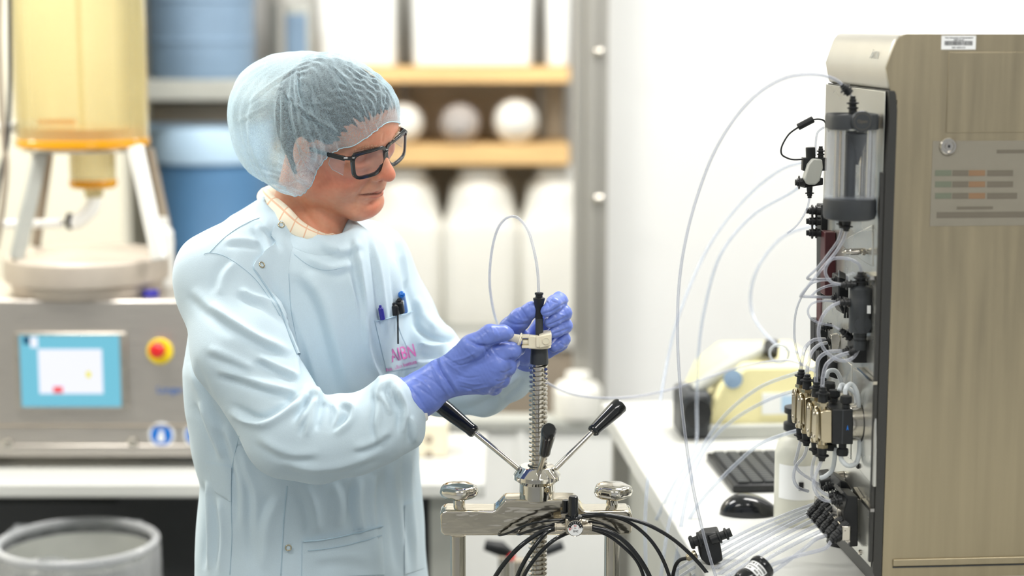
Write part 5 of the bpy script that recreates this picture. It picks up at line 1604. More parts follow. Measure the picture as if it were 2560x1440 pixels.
# torso, arms and legs under the clothes
hipL, hipR = P(860, 1380, 3.05), P(680, 1400, 2.92)
B.cone(P(745, 640, 2.97), P(765, 900, 2.98), .095, .12, .05)
B.cone(P(765, 900, 2.98), P(770, 1360, 2.98), .12, .13, .05)
B.chain([PR(735, 620, 2.96, 60), PR(548, 690, 2.84, 70), PR(610, 880, 2.77, 66), PR(735, 1085, 2.715, 60), PR(880, 1085, 2.71, 50), PR(1020, 1004, 2.725, 38)], .02)
B.chain([PR(760, 620, 2.98, 60), PR(930, 660, 3.07, 70), PR(1040, 880, 3.03, 55), PR(1110, 945, 2.98, 50), PR(1290, 918, 2.86, 32)], .02)
for h_, fx, fy in ((hipR, -.47, 2.86), (hipL, -.24, 3.12)):
    B.chain([(h_, .10), (Vector((fx, fy, .48)), .065), (Vector((fx - .0, fy + .02, .10)), .045), (Vector((fx + .10, fy - .06, .045)), .035)], .03)
# neck
B.cone(H(-.032, 0, -.045), P(750, 590, 2.965), .055, .058, .03)
B.cone(H(-.012, -.028, -.055), P(800, 600, 2.90), .024, .016, .02)
B.cone(H(.028, 0, -.085), P(798, 592, 2.92), .026, .034, .02)
# skull and face
B.ell(H(-.006, 0, .047), (.099, .077, .083), HR, .02)
B.ell(H(.038, 0, .005), (.055, .063, .075), HR, .025)
for s in (1, -1):
    B.cone(H(-.008, s * .054, -.030), H(.012, s * .053, -.062), .022, .021, .02)
    B.cone(H(.012, s * .053, -.062), H(.070, s * .022, -.090), .021, .019, .02)
    B.ell(H(.046, s * .040, -.045), (.030, .024, .032), HR, .02)
    B.ell(H(.059, s * .044, .000), (.024, .022, .018), HR, .02)
    B.cone(H(.078, s * .044, .038), H(.090, s * .012, .036), .0095, .0105, .014)
    B.ell(H(.000, s * .080, .004), (.018, .008, .031), HR, .006)
B.ell(H(.074, 0, -.092), (.022, .026, .019), HR, .018)
B.ell(H(.066, 0, -.048), (.036, .034, .034), HR, .02)
B.ell(H(.062, 0, .062), (.034, .056, .04), HR, .03)
for s in (1, -1):
    B.ell(H(.095, s * .033, .018), (.016, .018, .012), HR, .012, 'sub')
    B.ell(H(.0735, s * .032, .017), (.0145, .0165, .0135), HR, .004)
    # bags under the eyes
    B.cone(H(.080, s * .042, .001), H(.088, s * .022, -.001), .0045, .0045, .008)
# nose
B.cone(H(.092, 0, .026), H(.110, 0, -.004), .0075, .0090, .010)
B.cone(H(.082, 0, .010), H(.092, 0, -.014), .013, .019, .014)
B.ell(H(.1150, 0, -.0150), (.0130, .0125, .0120), HR, .008)
for s in (1, -1):
    B.ell(H(.098, s * .0145, -.0185), (.0145, .0085, .0090), HR, .005)
    B.ell(H(.106, s * .0068, -.0262), (.0052, .0034, .0045), HR, .003, 'sub')
# mouth
B.ell(H(.0905, 0, -.0400), (.014, .020, .012), HR, .012)
B.cone(H(.086, -.025, -.0535), H(.0990, -.005, -.0490), .0026, .0052, .004)
B.cone(H(.086, .025, -.0535), H(.0990, .005, -.0490), .0026, .0052, .004)
B.cone(H(.0985, -.004, -.0490), H(.0985, .004, -.0490), .0052, .0052, .004)
B.cone(H(.085, -.023, -.0565), H(.0968, -.005, -.0600), .0028, .0062, .004)
B.cone(H(.085, .023, -.0565), H(.0968, .005, -.0600), .0028, .0062, .004)
B.cone(H(.0968, -.005, -.0600), H(.0968, .005, -.0600), .0062, .0062, .004)
for s in (1, -1):
    B.cone(H(.0900, s * .028, -.0552), H(.1040, s * .004, -.0545), .0019, .0022, .002, 'sub')
B.cone(H(.1040, .004, -.0545), H(.1040, -.004, -.0545), .0022, .0022, .002, 'sub')
B.ell(H(.0995, 0, -.0725), (.010, .024, .0060), HR, .010, 'sub')
bco, bfa = B.mesh()
del B
bco = smooth(bco, bfa, 1, .35)
head_st = [
    ([(896, 490), (912, 487), (930, 485), (948, 479)], 1.8, -3.0),
    ([(893, 492), (888, 502), (886, 512)], 3.5, -1.4),
    ([(945, 442), (925, 448), (910, 468), (899, 482), (890, 500)], 5, -2.0),
    ([(932, 440), (912, 446), (895, 470), (884, 488)], 8, 1.2),
    ([(901, 486), (894, 490), (888, 497)], 5, -1.6),
    ([(878, 498), (884, 520), (898, 534)], 7, -1.0),
    ([(905, 325), (935, 322), (965, 318)], 3, -.7), ([(900, 340), (930, 333), (962, 328)], 3, -.6),
    ([(960, 330), (957, 345), (955, 356)], 3, -.9),
    ([(852, 400), (864, 402), (872, 408)], 2.5, -.6), ([(848, 412), (860, 414), (870, 420)], 2.5, -.6),
    ([(840, 425), (856, 440), (866, 470)], 9, -1.0), ([(790, 470), (800, 500), (812, 530)], 10, -1.2),
    ([(745, 500), (770, 540), (800, 575)], 7, -1.4), ([(765, 490), (790, 530), (818, 565)], 8, 1.2),
    ([(905, 446), (885, 452), (868, 446)], 4, -.8), ([(930, 508), (920, 514), (905, 514)], 4, -.9),
    ([(925, 535), (908, 533), (898, 524)], 5, -.8),
]
bco = strokes(bco, bfa, head_st)
# skin tint, plus painted shade along the lip line
loc = (bco - np.array(HO)) @ np.array(HR)
tint = np.ones((len(bco), 4), np.float32)
def blob(c, r, col, st):
    c = np.array(c); d = np.sqrt((((loc - c) / np.array(r)) ** 2).sum(1))
    w_ = np.clip(1 - d, 0, 1); w_ = w_ * w_ * (3 - 2 * w_) * st
    for q in range(3):
        tint[:, q] *= 1 + (col[q] - 1) * w_
rg_ = np.random.RandomState(2)
for s in (1, -1):
    blob((.065, s * .045, -.02), (.05, .04, .045), (1.05, .70, .66), .9)
    blob((.03, s * .07, -.03), (.06, .04, .06), (1.02, .74, .70), .9)
    blob((.087, s * .032, .008), (.02, .02, .012), (.92, .78, .76), .8)
blob((.115, 0, -.015), (.030, .03, .026), (1.05, .62, .56), 1.0)
blob((.085, 0, -.092), (.035, .035, .03), (1.04, .66, .60), 1.0)
blob((.08, 0, .05), (.05, .06, .03), (1.03, .80, .76), .7)
blob((.0975, 0, -.0495), (.016, .026, .0062), (.80, .42, .42), 1.3)
blob((.096, 0, -.0605), (.016, .025, .0085), (.88, .42, .42), 1.3)
blob((.094, 0, -.0548), (.018, .030, .0042), (.30, .17, .17), 1.3)  # shade in the crease between the lips, painted into the tint
blob((.083, -.022, -.0555), (.020, .013, .0036), (.35, .2, .2), 1.2)  # the same painted shade carried out to the mouth corners
blob((.083, .022, -.0555), (.020, .013, .0036), (.35, .2, .2), 1.2)
blob((-.01, 0, -.10), (.09, .09, .07), (1.0, .68, .62), 1.0)
n_ = np.sin(loc[:, 0] * 410 + 3 * np.sin(loc[:, 2] * 260)) * np.sin(loc[:, 2] * 390 + 2 * np.sin(loc[:, 1] * 300))
n2_ = np.sin(loc[:, 0] * 150 + 2.5 * np.sin(loc[:, 2] * 110 + 1)) * np.sin(loc[:, 2] * 130 + 2 * np.sin(loc[:, 1] * 120))
tint[:, 1] *= 1 + .04 * n_ + .05 * n2_; tint[:, 2] *= 1 + .05 * n_ + .06 * n2_
me = fast_mesh('person', bco, bfa)
ca = me.color_attributes.new('tint', 'FLOAT_COLOR', 'POINT')
ca.data.foreach_set('color', tint.ravel())
skin = mat('skin', (206, 146, 118), 0.40, sss=.06, vcol=True, bump=.12, bscale=900, noise=.04, nscale=160, spec=.5)
me.materials.append(skin)
person = bpy.data.objects.new('person', me)
COL.objects.link(person)
tag(person, 'person in pale blue lab gown, hair net and glasses, adjusting the column with gloved hands', 'person')
BV = bvh_of(bco, bfa)

def cloth_obj(name, co, fa, m, parent=None, label=None):
    me = fast_mesh(name, co, fa)
    me.materials.append(m)
    o = bpy.data.objects.new(name, me); COL.objects.link(o)
    o.parent = parent or person
    if label: o['label'] = label
    return o

# ---------------------------------------------------------------- hair
hs = .0028
xs = np.arange(HO.x - .16, HO.x + .16, hs, dtype=np.float32); ys = np.arange(HO.y - .15, HO.y + .15, hs, dtype=np.float32); zs = np.arange(HO.z - .11, HO.z + .17, hs, dtype=np.float32)
Hf = Field(xs, ys, zs)
Hf.ell(H(-.010, 0, .047), (.102, .082, .088), HR, .02)
Hf.cone(H(-.03, .052, .0), H(-.02, .064, -.035), .03, .012, .02); Hf.cone(H(-.03, -.052, .0), H(-.02, -.064, -.035), .03, .012, .02)
Hf.cone(H(-.06, 0, -.01), H(-.06, 0, -.045), .045, .03, .03)
Hf.ell(H(.038, 0, .065), (.061, .067, .054), HR, .02)
# clear the face and the ears
Hf.ell(H(.132, 0, -.002), (.076, .12, .100), HR, .008, 'sub')
Hf.ell(H(.03, .085, -.005), (.028, .03, .045), HR, .006, 'sub'); Hf.ell(H(.03, -.085, -.005), (.028, .03, .045), HR, .006, 'sub')
co, fa = Hf.mesh()
lc = (co - np.array(HO)) @ np.array(HR)
nr = normals(co, fa)
a_ = np.arctan2(lc[:, 1], lc[:, 2]); 
co = co + nr * (.0016 * np.sin(a_ * 60 + 6 * np.sin(lc[:, 0] * 60)) * np.sin(lc[:, 0] * 120 + 9 * a_))[:, None]
hair_m = mat('dark_grey_hair', (44, 42, 42), .6, noise=.5, nscale=300, stretch=(.3, .3, 1), bump=.6, bscale=500)
HBV = bvh_of(co, fa)
cloth_obj('hair', co, fa, hair_m)

# eyebrows
rb_ = random.Random(8)
for s in (1, -1):
    mb = MB()
    for k in range(60):
        t = rb_.random()
        x = .0985 - .016 * t ** 1.6; y = s * (.014 + .036 * t); z = .037 + .005 * math.sin(t * 2.6) + rb_.uniform(-.0028, .0028)
        p = H(x - .002, y, z)
        l2, n2, i2, d2 = BV.find_nearest(p)
        p = l2
        q = p + (Lv * s * .7 + Uv * rb_.uniform(-.1, .5) + Fv * .35) * rb_.uniform(.005, .008) * (1 if s < 0 else .6)
        mb.tube([p, (p + q) / 2 + Fv * .0012, q], [.00028, .00024, .0001], 4)
    mb.build('eyebrow', mat('sandy_brow_hair', (196, 164, 134), .6), person)

# ---------------------------------------------------------------- gown
gx = np.array([P(400, 900, 2.6).x, P(1345, 900, 2.9).x])
xs = np.arange(-.62, .075, .0034, dtype=np.float32)
ys = axis_grid(2.56, 3.30, 2.60, 3.02, .0034, .006)
zs = axis_grid(.50, 1.50, .80, 1.50, .0034, .016)
Gf = Field(xs, ys, zs)
TYW = math.radians(-45)   # chest faces right and towards the lens
rows = []
for py, l, r, Y in ((568, 640, 905, 2.97), (600, 585, 968, 2.97), (650, 530, 1000, 2.97), (720, 505, 1014, 2.97), (800, 490, 1028, 2.97), (900, 474, 1040, 2.975), (1000, 478, 1047, 2.98), (1100, 494, 1047, 2.98), (1180, 512, 1050, 2.98), (1260, 506, 1058, 2.98), (1350, 499, 1064, 2.98), (1440, 496, 1070, 2.98), (1600, 490, 1086, 2.98), (1790, 484, 1100, 2.98)):
    c = P((l + r) / 2, py, Y); h = (r - l) / 2 / F * Y
    rows.append((c.z, c.x, c.y, h * 1.17, h * .80, math.radians(45)))
Gf.loft(rows, .02)
Gf.chain([PR(700, 578, 2.95, 96), PR(552, 690, 2.84, 112)], .05)
Gf.chain([PR(552, 690, 2.84, 112), PR(606, 880, 2.765, 120), PR(728, 1083, 2.705, 114)], .025)
Gf.chain([PR(728, 1083, 2.705, 114), PR(800, 1105, 2.70, 100), PR(885, 1090, 2.70, 96), PR(955, 1058, 2.705, 93), PR(982, 1040, 2.71, 80), PR(1016, 1008, 2.72, 47), PR(1062, 980, 2.725, 38)], .018)
Gf.chain([PR(790, 590, 3.00, 90), PR(930, 655, 3.07, 92), PR(1000, 780, 3.06, 80), PR(1058, 884, 3.02, 84), PR(1110, 948, 2.98, 92), PR(1205, 950, 2.93, 84), PR(1268, 930, 2.88, 70), PR(1300, 915, 2.86, 42)], .02)
# cloth bunched at the elbow and over the cuff
Gf.cone(P(772, 1000, 2.70), P(786, 990, 2.69), 24 / F * 2.7, 18 / F * 2.7, .02)
Gf.chain([PR(955, 985, 2.70, 36), PR(972, 972, 2.69, 30), PR(990, 985, 2.68, 24)], .02)
Gf.chain([PR(845, 1018, 2.70, 30), PR(868, 1022, 2.68, 24)], .02)
Gf.chain([PR(1000, 1060, 2.69, 44), PR(1022, 1085, 2.70, 34)], .02)
Gf.chain([PR(1085, 850, 3.0, 50), PR(1100, 846, 2.99, 36)], .02)
# chest fullness
Gf.ell(P(850, 760, 2.89), (.10, .09, .14), None, .06)
# neck opening
Gf.cone(P(752, 575, 2.955), P(800, 420, 2.93), .068, .078, .006, 'sub')
Gf.cone(P(800, 590, 2.90), P(850, 490, 2.86), .030, .05, .010, 'sub')
gco, gfa = Gf.mesh()
del Gf
gco = smooth(gco, gfa, 2, .5)
def fold(pts, w_, h, side=1, v=.8):
    "a ridge with the crease that runs along one side of it"
    off = []
    for i, p in enumerate(pts):
        a = pts[max(i - 1, 0)]; b = pts[min(i + 1, len(pts) - 1)]
        dx, dy = b[0] - a[0], b[1] - a[1]; L = math.hypot(dx, dy) or 1
        off.append((p[0] - dy / L * w_ * 1.5 * side, p[1] + dx / L * w_ * 1.5 * side))
    return [(pts, w_, h), (off, w_ * .85, -h * v)]
FOLD = []
for f_ in (
 ([(599, 721), (625, 740), (670, 759), (722, 810)], 9, 6, 1), ([(524, 759), (588, 808), (655, 849), (732, 885)], 11, 7, 1), ([(480, 720), (540, 780), (600, 825)], 14, 3, 1),
 ([(640, 890), (692, 918), (752, 944)], 9, 7, 1), ([(543, 924), (599, 939), (670, 965), (758, 984)], 11, 7, 1), ([(520, 870), (580, 895), (640, 925)], 12, 4, 1),
 ([(569, 1025), (625, 1055), (674, 1056), (730, 1018), (776, 972)], 10, 9, -1), ([(779, 972), (792, 991), (770, 1025), (745, 1066)], 9, 8, 1), ([(786, 999), (775, 1047), (762, 1096)], 8, 5, 1),
 ([(812, 1003), (800, 1030), (790, 1080)], 8, -4, 1), ([(854, 1002), (882, 1021), (874, 1055), (835, 1088)], 9, 7, 1), ([(830, 1006), (845, 1035), (835, 1075)], 8, 4, 1),
 ([(640, 1090), (690, 1120), (740, 1135), (800, 1130)], 13, 4, 1), ([(700, 1150), (780, 1172), (870, 1160), (960, 1125)], 13, 4, 1), ([(880, 1120), (930, 1105), (975, 1075)], 10, 4, 1),
 ([(962, 950), (952, 980), (966, 1010), (980, 1040)], 8, 8, -1), ([(985, 956), (1004, 1002), (1012, 1032), (1006, 1085)], 8, 8, 1), ([(940, 968), (948, 1010), (944, 1060), (950, 1110)], 7, 6, 1), ([(1022, 1040), (1034, 1070), (1036, 1110)], 8, 5, 1),
 ([(590, 655), (560, 690), (548, 740)], 12, 3, 1), ([(640, 690), (680, 750), (708, 810), (738, 880), (756, 950)], 10, 5, -1),
 ([(640, 560), (665, 600), (678, 640)], 9, 4, 1), ([(560, 600), (610, 600), (650, 610)], 9, 3, 1), ([(655, 560), (690, 590), (712, 620)], 8, 4, 1),
 ([(760, 680), (805, 747), (842, 860), (872, 985)], 20, 7, 1), ([(700, 690), (740, 800), (775, 900), (800, 985)], 14, 4, 1),
 ([(869, 672), (899, 785), (929, 897), (955, 954)], 10, 5, -1), ([(885, 590), (905, 690), (915, 790), (925, 860)], 9, 6, 1), ([(926, 575), (948, 680), (958, 760), (966, 830)], 8, 6, 1), ([(960, 560), (986, 650), (998, 740), (1006, 790)], 7, 6, 1), ([(985, 570), (1008, 640), (1018, 710)], 6, 5, 1),
 ([(800, 605), (850, 628), (905, 606)], 12, 4, 1), ([(765, 640), (830, 672), (890, 655)], 12, 3, 1),
 ([(900, 1195), (893, 1250), (902, 1310), (920, 1345)], 11, 6, 1), ([(935, 1185), (928, 1240), (935, 1320), (945, 1420)], 12, 6, -1), ([(980, 1150), (985, 1230), (1000, 1320), (1010, 1430)], 11, 5, 1), ([(1022, 1130), (1024, 1200), (1030, 1300), (1040, 1430)], 9, 5, 1),
 ([(760, 1210), (785, 1270), (792, 1340)], 14, 4, 1), ([(830, 1200), (850, 1260), (845, 1320)], 14, 3, -1), ([(700, 1240), (668, 1310), (660, 1430)], 14, 4, 1), ([(600, 1110), (620, 1180), (640, 1250), (642, 1430)], 12, 4, 1),
 ([(560, 1050), (585, 1130), (606, 1220), (606, 1320)], 11, 5, 1), ([(500, 1000), (530, 1080), (558, 1150)], 10, 5, 1), ([(470, 900), (500, 980), (530, 1050), (560, 1090)], 12, 4, -1), ([(520, 1200), (524, 1300), (522, 1430)], 8, 6, 1), ([(548, 1240), (556, 1330), (552, 1430)], 9, 5, 1),
 ([(780, 1400), (850, 1390), (930, 1400)], 12, 3, 1)):
    FOLD += fold(*f_)
for pts, w_, h in (
 ([(1040, 740), (1060, 790), (1100, 825)], 9, 5), ([(1028, 800), (1060, 835), (1110, 852), (1138, 845)], 7, -6), ([(1045, 855), (1085, 870), (1130, 862)], 7, 6), ([(1042, 885), (1075, 890), (1110, 884)], 7, -6), ([(1008, 700), (1030, 760), (1040, 820)], 9, -5), ([(1040, 905), (1060, 910), (1085, 905)], 7, 4)):
    FOLD.append((pts, w_, h, 2.9, 4))
for pts, w_, h in (([(1120, 1030), (1180, 1020), (1250, 990)], 14, -3), ([(1140, 1045), (1200, 1040), (1260, 1012)], 10, 4), ([(1230, 985), (1265, 965), (1300, 935)], 9, 4), ([(1250, 1010), (1290, 975), (1312, 945)], 7, -3)):
    FOLD.append((pts, w_, h))
gco = strokes(gco, gfa, FOLD, 1.15, 1.7, 1.0)
# gentle cloth unevenness everywhere
nr = normals(gco, gfa)
wv = (np.sin(gco[:, 0] * 61 + 2.2 * np.sin(gco[:, 2] * 17)) * np.sin(gco[:, 1] * 53 + 1.7 * np.sin(gco[:, 0] * 23 + gco[:, 2] * 9)) + .5 * np.sin(gco[:, 2] * 48 + 3 * np.sin(gco[:, 0] * 31)))
gco = gco + nr * (wv * .0011)[:, None]
GB = bvh_of(gco, gfa)
gown_m = mat('pale_blue_gown_cotton', (193, 212, 223), .72, noise=.025, nscale=700, bump=.18, bscale=900, sheen=.15)
seam_m = mat('gown_seam_thread', (172, 198, 213), .75, noise=.03, nscale=500)
gown = cloth_obj('gown', gco, gfa, gown_m, label='pale blue long-sleeved laboratory gown')

def drape(name, poly, m, par, off=.002, n=18, mm=10, bvh=None, label=None, edge=True, **k):
    "a patch of cloth laid on the gown between four corner pixels: tl, tr, br, bl (each edge may be a polyline)"
    bvh = bvh or GB
    tl, tr, br, bl = [Vector((p[0], p[1], 0)) for p in poly]
    v = []; ok = True
    last = None
    for j in range(mm + 1):
        for i in range(n + 1):
            u, w_ = i / n, j / mm
            p = (tl * (1 - u) + tr * u) * (1 - w_) + (bl * (1 - u) + br * u) * w_
            h_, nn = hit(bvh, p.x, p.y)
            if h_ is None: h_, nn = last
            last = (h_, nn)
            v.append(h_ - ray(p.x, p.y).normalized() * off)
    N = len(v)
    back = [p + ray(*[float(q[0]) for q in pix(np.array([list(p)]))]).normalized() * (off * 1.6) for p in v]
    f = []
    for j in range(mm):
        for i in range(n):
            a = j * (n + 1) + i
            f.append((a, a + 1, a + n + 2, a + n + 1))
            f.append((a + N, a + n + 1 + N, a + n + 2 + N, a + 1 + N))
    rim = [i for i in range(n + 1)] + [j * (n + 1) + n for j in range(1, mm + 1)] + [mm * (n + 1) + i for i in range(n - 1, -1, -1)] + [j * (n + 1) for j in range(mm - 1, 0, -1)]
    for a, b in zip(rim, rim[1:] + rim[:1]):
        f.append((a, a + N, b + N, b))
    return mesh_obj(name, v + back, f, m, par, label=label, smooth=60)

def seam(name, pts, r, m, par, off=.0006, n=8, bvh=None, label=None):
    q = []
    for p in spline([Vector((a, b, 0)) for a, b in pts], n):
        h_, nn = hit(bvh or GB, p.x, p.y, off)
        if h_ is not None: q.append(h_)
    if len(q) < 3: return None
    # soften jumps
    for _ in range(2):
        q = [q[0]] + [(q[i - 1] + q[i] * 2 + q[i + 1]) / 4 for i in range(1, len(q) - 1)] + [q[-1]]
    return MB().tube(q, r * .75, 6).build(name, m, par, label=label, smooth=180)

def strip(name, A_, B_, m, par, off=.0022, n=36, mm=6, label=None):
    "a strip of cloth between two pixel polylines, laid on the gown"
    def res(pl):
        q = spline([Vector((x, y, 0)) for x, y in pl], 12)
        L = [0]
        for a, b in zip(q, q[1:]): L.append(L[-1] + (b - a).length)
        out = []
        for k in range(n + 1):
            t = L[-1] * k / n
            i = max(0, min(len(q) - 2, int(np.searchsorted(L, t)) - 1))
            u = (t - L[i]) / max(L[i + 1] - L[i], 1e-9)
            out.append(q[i].lerp(q[i + 1], u))
        return out
    a, b = res(A_), res(B_)
    v = []; f = []
    last = None
    for k in range(n + 1):
        for j in range(mm + 1):
            u = j / mm
            p = a[k].lerp(b[k], u)
            h_, nn = hit(GB, p.x, p.y)
            uu = u
            while h_ is None and uu < 3:
                uu += .05
                p = a[k].lerp(b[k], uu); h_, nn = hit(GB, p.x, p.y)
            if h_ is None:
                h_, nn = GB.find_nearest(P(p.x, p.y, 2.98))[:2]
            v.append(h_ + nn * (off * (1 - u ** 3) + .0002))
    w_ = mm + 1
    for k in range(n):
        for j in range(mm):
            f.append((k * w_ + j, k * w_ + j + 1, (k + 1) * w_ + j + 1, (k + 1) * w_ + j))
    N = len(v)
    # folded edge going back into the cloth
    for k in range(n + 1):
        h_, nn = hit(GB, a[k].x, a[k].y)
        v.append((h_ if h_ is not None else v[k * w_]) - (nn if nn is not None else Vector((0, 0, 0))) * .001)
    for k in range(n):
        f.append((k * w_, (k + 1) * w_, N + k + 1, N + k))
    return mesh_obj(name, v, f, m, par, label=label, smooth=50)
strip('front_flap', [(712, 552), (688, 565), (678, 592), (688, 606), (634, 660), (646, 690), (676, 735), (700, 775), (720, 830), (742, 885)], [(738, 585), (735, 610), (728, 630), (724, 650), (722, 684), (724, 720), (726, 760), (732, 800), (740, 840), (752, 885)], gown_m, gown, .0035)
strip('neck_band', [(660, 518), (674, 537), (692, 553), (720, 575), (760, 597), (800, 607), (838, 606)], [(640, 536), (655, 558), (676, 578), (706, 602), (755, 628), (805, 638), (850, 632)], gown_m, gown, .0020)
# seams of the gown
for nm, pts, r in (('placket_edge', [(712, 552), (688, 565), (678, 592), (688, 606), (634, 660), (646, 690), (676, 735), (700, 775), (720, 830), (742, 885)], .0007),
                   ('placket_seam', [(722, 684), (724, 720), (726, 760), (734, 810), (749, 879)], .0005),
                   ('yoke_seam', [(672, 542), (640, 548), (595, 570), (555, 600), (524, 632)], .0007),
                   ('shoulder_seam', [(510, 636), (524, 632), (560, 640), (600, 665), (640, 700), (680, 755), (700, 790)], .0006),
                   ('chest_seam', [(735, 635), (770, 662), (815, 676), (860, 668)], .0004),
                   ('side_seam', [(598, 1090), (582, 1160), (578, 1260), (580, 1340), (575, 1436)], .0007),
                   ('front_edge', [(718, 1215), (710, 1290), (706, 1360), (702, 1438)], .0009)):
    seam(nm, pts, r, seam_m, gown)
# breast pocket with pen slot
pk = drape('breast_pocket', [(937, 800), (1026, 778), (1044, 916), (968, 930)], gown_m, gown, .0026)
seam('pocket_hem', [(937, 802), (960, 796), (990, 788), (1026, 780)], .0013, seam_m, pk, .004)
seam('pocket_hem', [(985, 790), (992, 820), (1003, 850), (1016, 870)], .0010, seam_m, pk, .004)
pk2 = drape('lower_pocket', [(757, 1352), (955, 1313), (962, 1436), (755, 1445)], gown_m, gown, .0028, n=26)
seam('pocket_hem', [(757, 1353), (800, 1349), (860, 1338), (910, 1326), (955, 1314)], .0015, seam_m, pk2, .0045)
seam('pocket_hem', [(768, 1375), (820, 1370), (880, 1358), (950, 1338)], .0008, seam_m, pk2, .0042)
pk3 = drape('side_opening', [(512, 1156), (578, 1168), (577, 1255), (538, 1232)], gown_m, gown, .0022)
drape('far_pocket', [(1012, 1262), (1052, 1246), (1062, 1420), (1012, 1436)], gown_m, gown, .0024)
# metal snaps
for px, py in ((702, 565), (651, 665), (720, 1368)):
    h_, nn = hit(GB, px, py, .0036)
    s_ = MB().torus(h_ + nn * .001, nn, .0046, .0011, 28, 8).build('snap_ring', M_['brass'], gown, smooth=180, label='metal snap ring')
    MB().lathe([(.0040, 0), (.0036, .0006), (0, .0008)], h_, nn, 20).build('snap_centre', gown_m, s_)
# pink lettering on the pocket
PB = None
def drape_text(body, px, py, size_px, ang, m, par, sx=1.0):
    cu = bpy.data.curves.new('lettering', 'FONT'); cu.body = body; cu.size = 1; cu.align_x = 'CENTER'; cu.align_y = 'CENTER'; cu.offset = .012
    t = bpy.data.objects.new('t', cu); COL.objects.link(t)
    me = bpy.data.meshes.new_from_object(t.evaluated_get(bpy.context.evaluated_depsgraph_get()))
    bpy.data.objects.remove(t)
    ca_, sa_ = math.cos(ang), math.sin(ang)
    for v in me.vertices:
        x, y = v.co.x * size_px * sx, -v.co.y * size_px
        X, Y = px + x * ca_ - y * sa_, py + x * sa_ + y * ca_
        h_, nn = hit(GB, X, Y)
        v.co = (h_ - ray(X, Y).normalized() * .0036) if h_ is not None else Vector((0, 3, 1))
    me.name = 'lettering'
    me.materials.clear(); me.materials.append(m)
    o = bpy.data.objects.new('lettering', me); COL.objects.link(o); o.parent = par
    return o
pink = mat('pink_print', (226, 120, 190), .6, noise=.1, nscale=300)
drape_text('AIBN', 1008, 884, 46, math.radians(-14), pink, pk, .62)
drape_text('Australian Institute', 1003, 915, 13, math.radians(-16), pink, pk, .8)

# trousers and shoes below the gown
Tf = Field(np.arange(-.66, .02, .010, dtype=np.float32), np.arange(2.66, 3.32, .010, dtype=np.float32), np.arange(.05, 1.0, .010, dtype=np.float32))
for h_, fx, fy in ((hipR, -.47, 2.86), (hipL, -.24, 3.12)):
    Tf.chain([(h_, .115), (Vector((fx, fy, .48)), .085), (Vector((fx, fy + .02, .12)), .075)], .03)
co, fa = Tf.mesh()
cloth_obj('trousers', co, fa, mat('dark_navy_trousers', (44, 50, 66), .8, noise=.1, nscale=200))
Tf = Field(np.arange(-.66, .06, .006, dtype=np.float32), np.arange(2.6, 3.32, .006, dtype=np.float32), np.arange(-.006, .16, .006, dtype=np.float32))
for fx, fy in ((-.47, 2.86), (-.24, 3.12)):
    Tf.chain([(Vector((fx - .03, fy + .05, .052)), .046), (Vector((fx + .13, fy - .07, .045)), .043)], .02)
    Tf.cone(Vector((fx, fy + .02, .07)), Vector((fx, fy + .02, .12)), .05, .05, .02)
co, fa = Tf.mesh(); co[:, 2] = np.maximum(co[:, 2], .001)
cloth_obj('shoes', co, fa, mat('black_shoe_leather', (28, 28, 30), .4, noise=.1))

# ---------------------------------------------------------------- checked shirt collar
def ring_pts(cs, n=48):
    return spline([P(*c) for c in cs], n // len(cs), closed=True)
lower = ring_pts([(640, 490, 2.985), (682, 556, 2.882), (738, 592, 2.850), (795, 606, 2.846), (836, 604, 2.872), (850, 575, 2.95), (800, 520, 3.03), (700, 480, 3.04)])
mid = ring_pts([(646, 476, 2.985), (696, 530, 2.875), (748, 570, 2.848), (800, 590, 2.846), (832, 592, 2.87), (846, 566, 2.945), (800, 508, 3.02), (704, 466, 3.035)])
upper = ring_pts([(672, 466, 2.99), (714, 500, 2.888), (756, 545, 2.868), (800, 574, 2.866), (826, 580, 2.885), (836, 556, 2.945), (796, 500, 3.005), (720, 458, 3.02)])
inner = ring_pts([(690, 500, 2.99), (728, 530, 2.91), (762, 565, 2.89), (800, 585, 2.885), (820, 588, 2.90), (826, 566, 2.945), (790, 520, 2.995), (728, 490, 3.00)])
N = len(lower)
v = lower + mid + upper + inner; f = []
for j in range(3):
    for k in range(N):
        f.append((j * N + k, j * N + (k + 1) % N, (j + 1) * N + (k + 1) % N, (j + 1) * N + k))
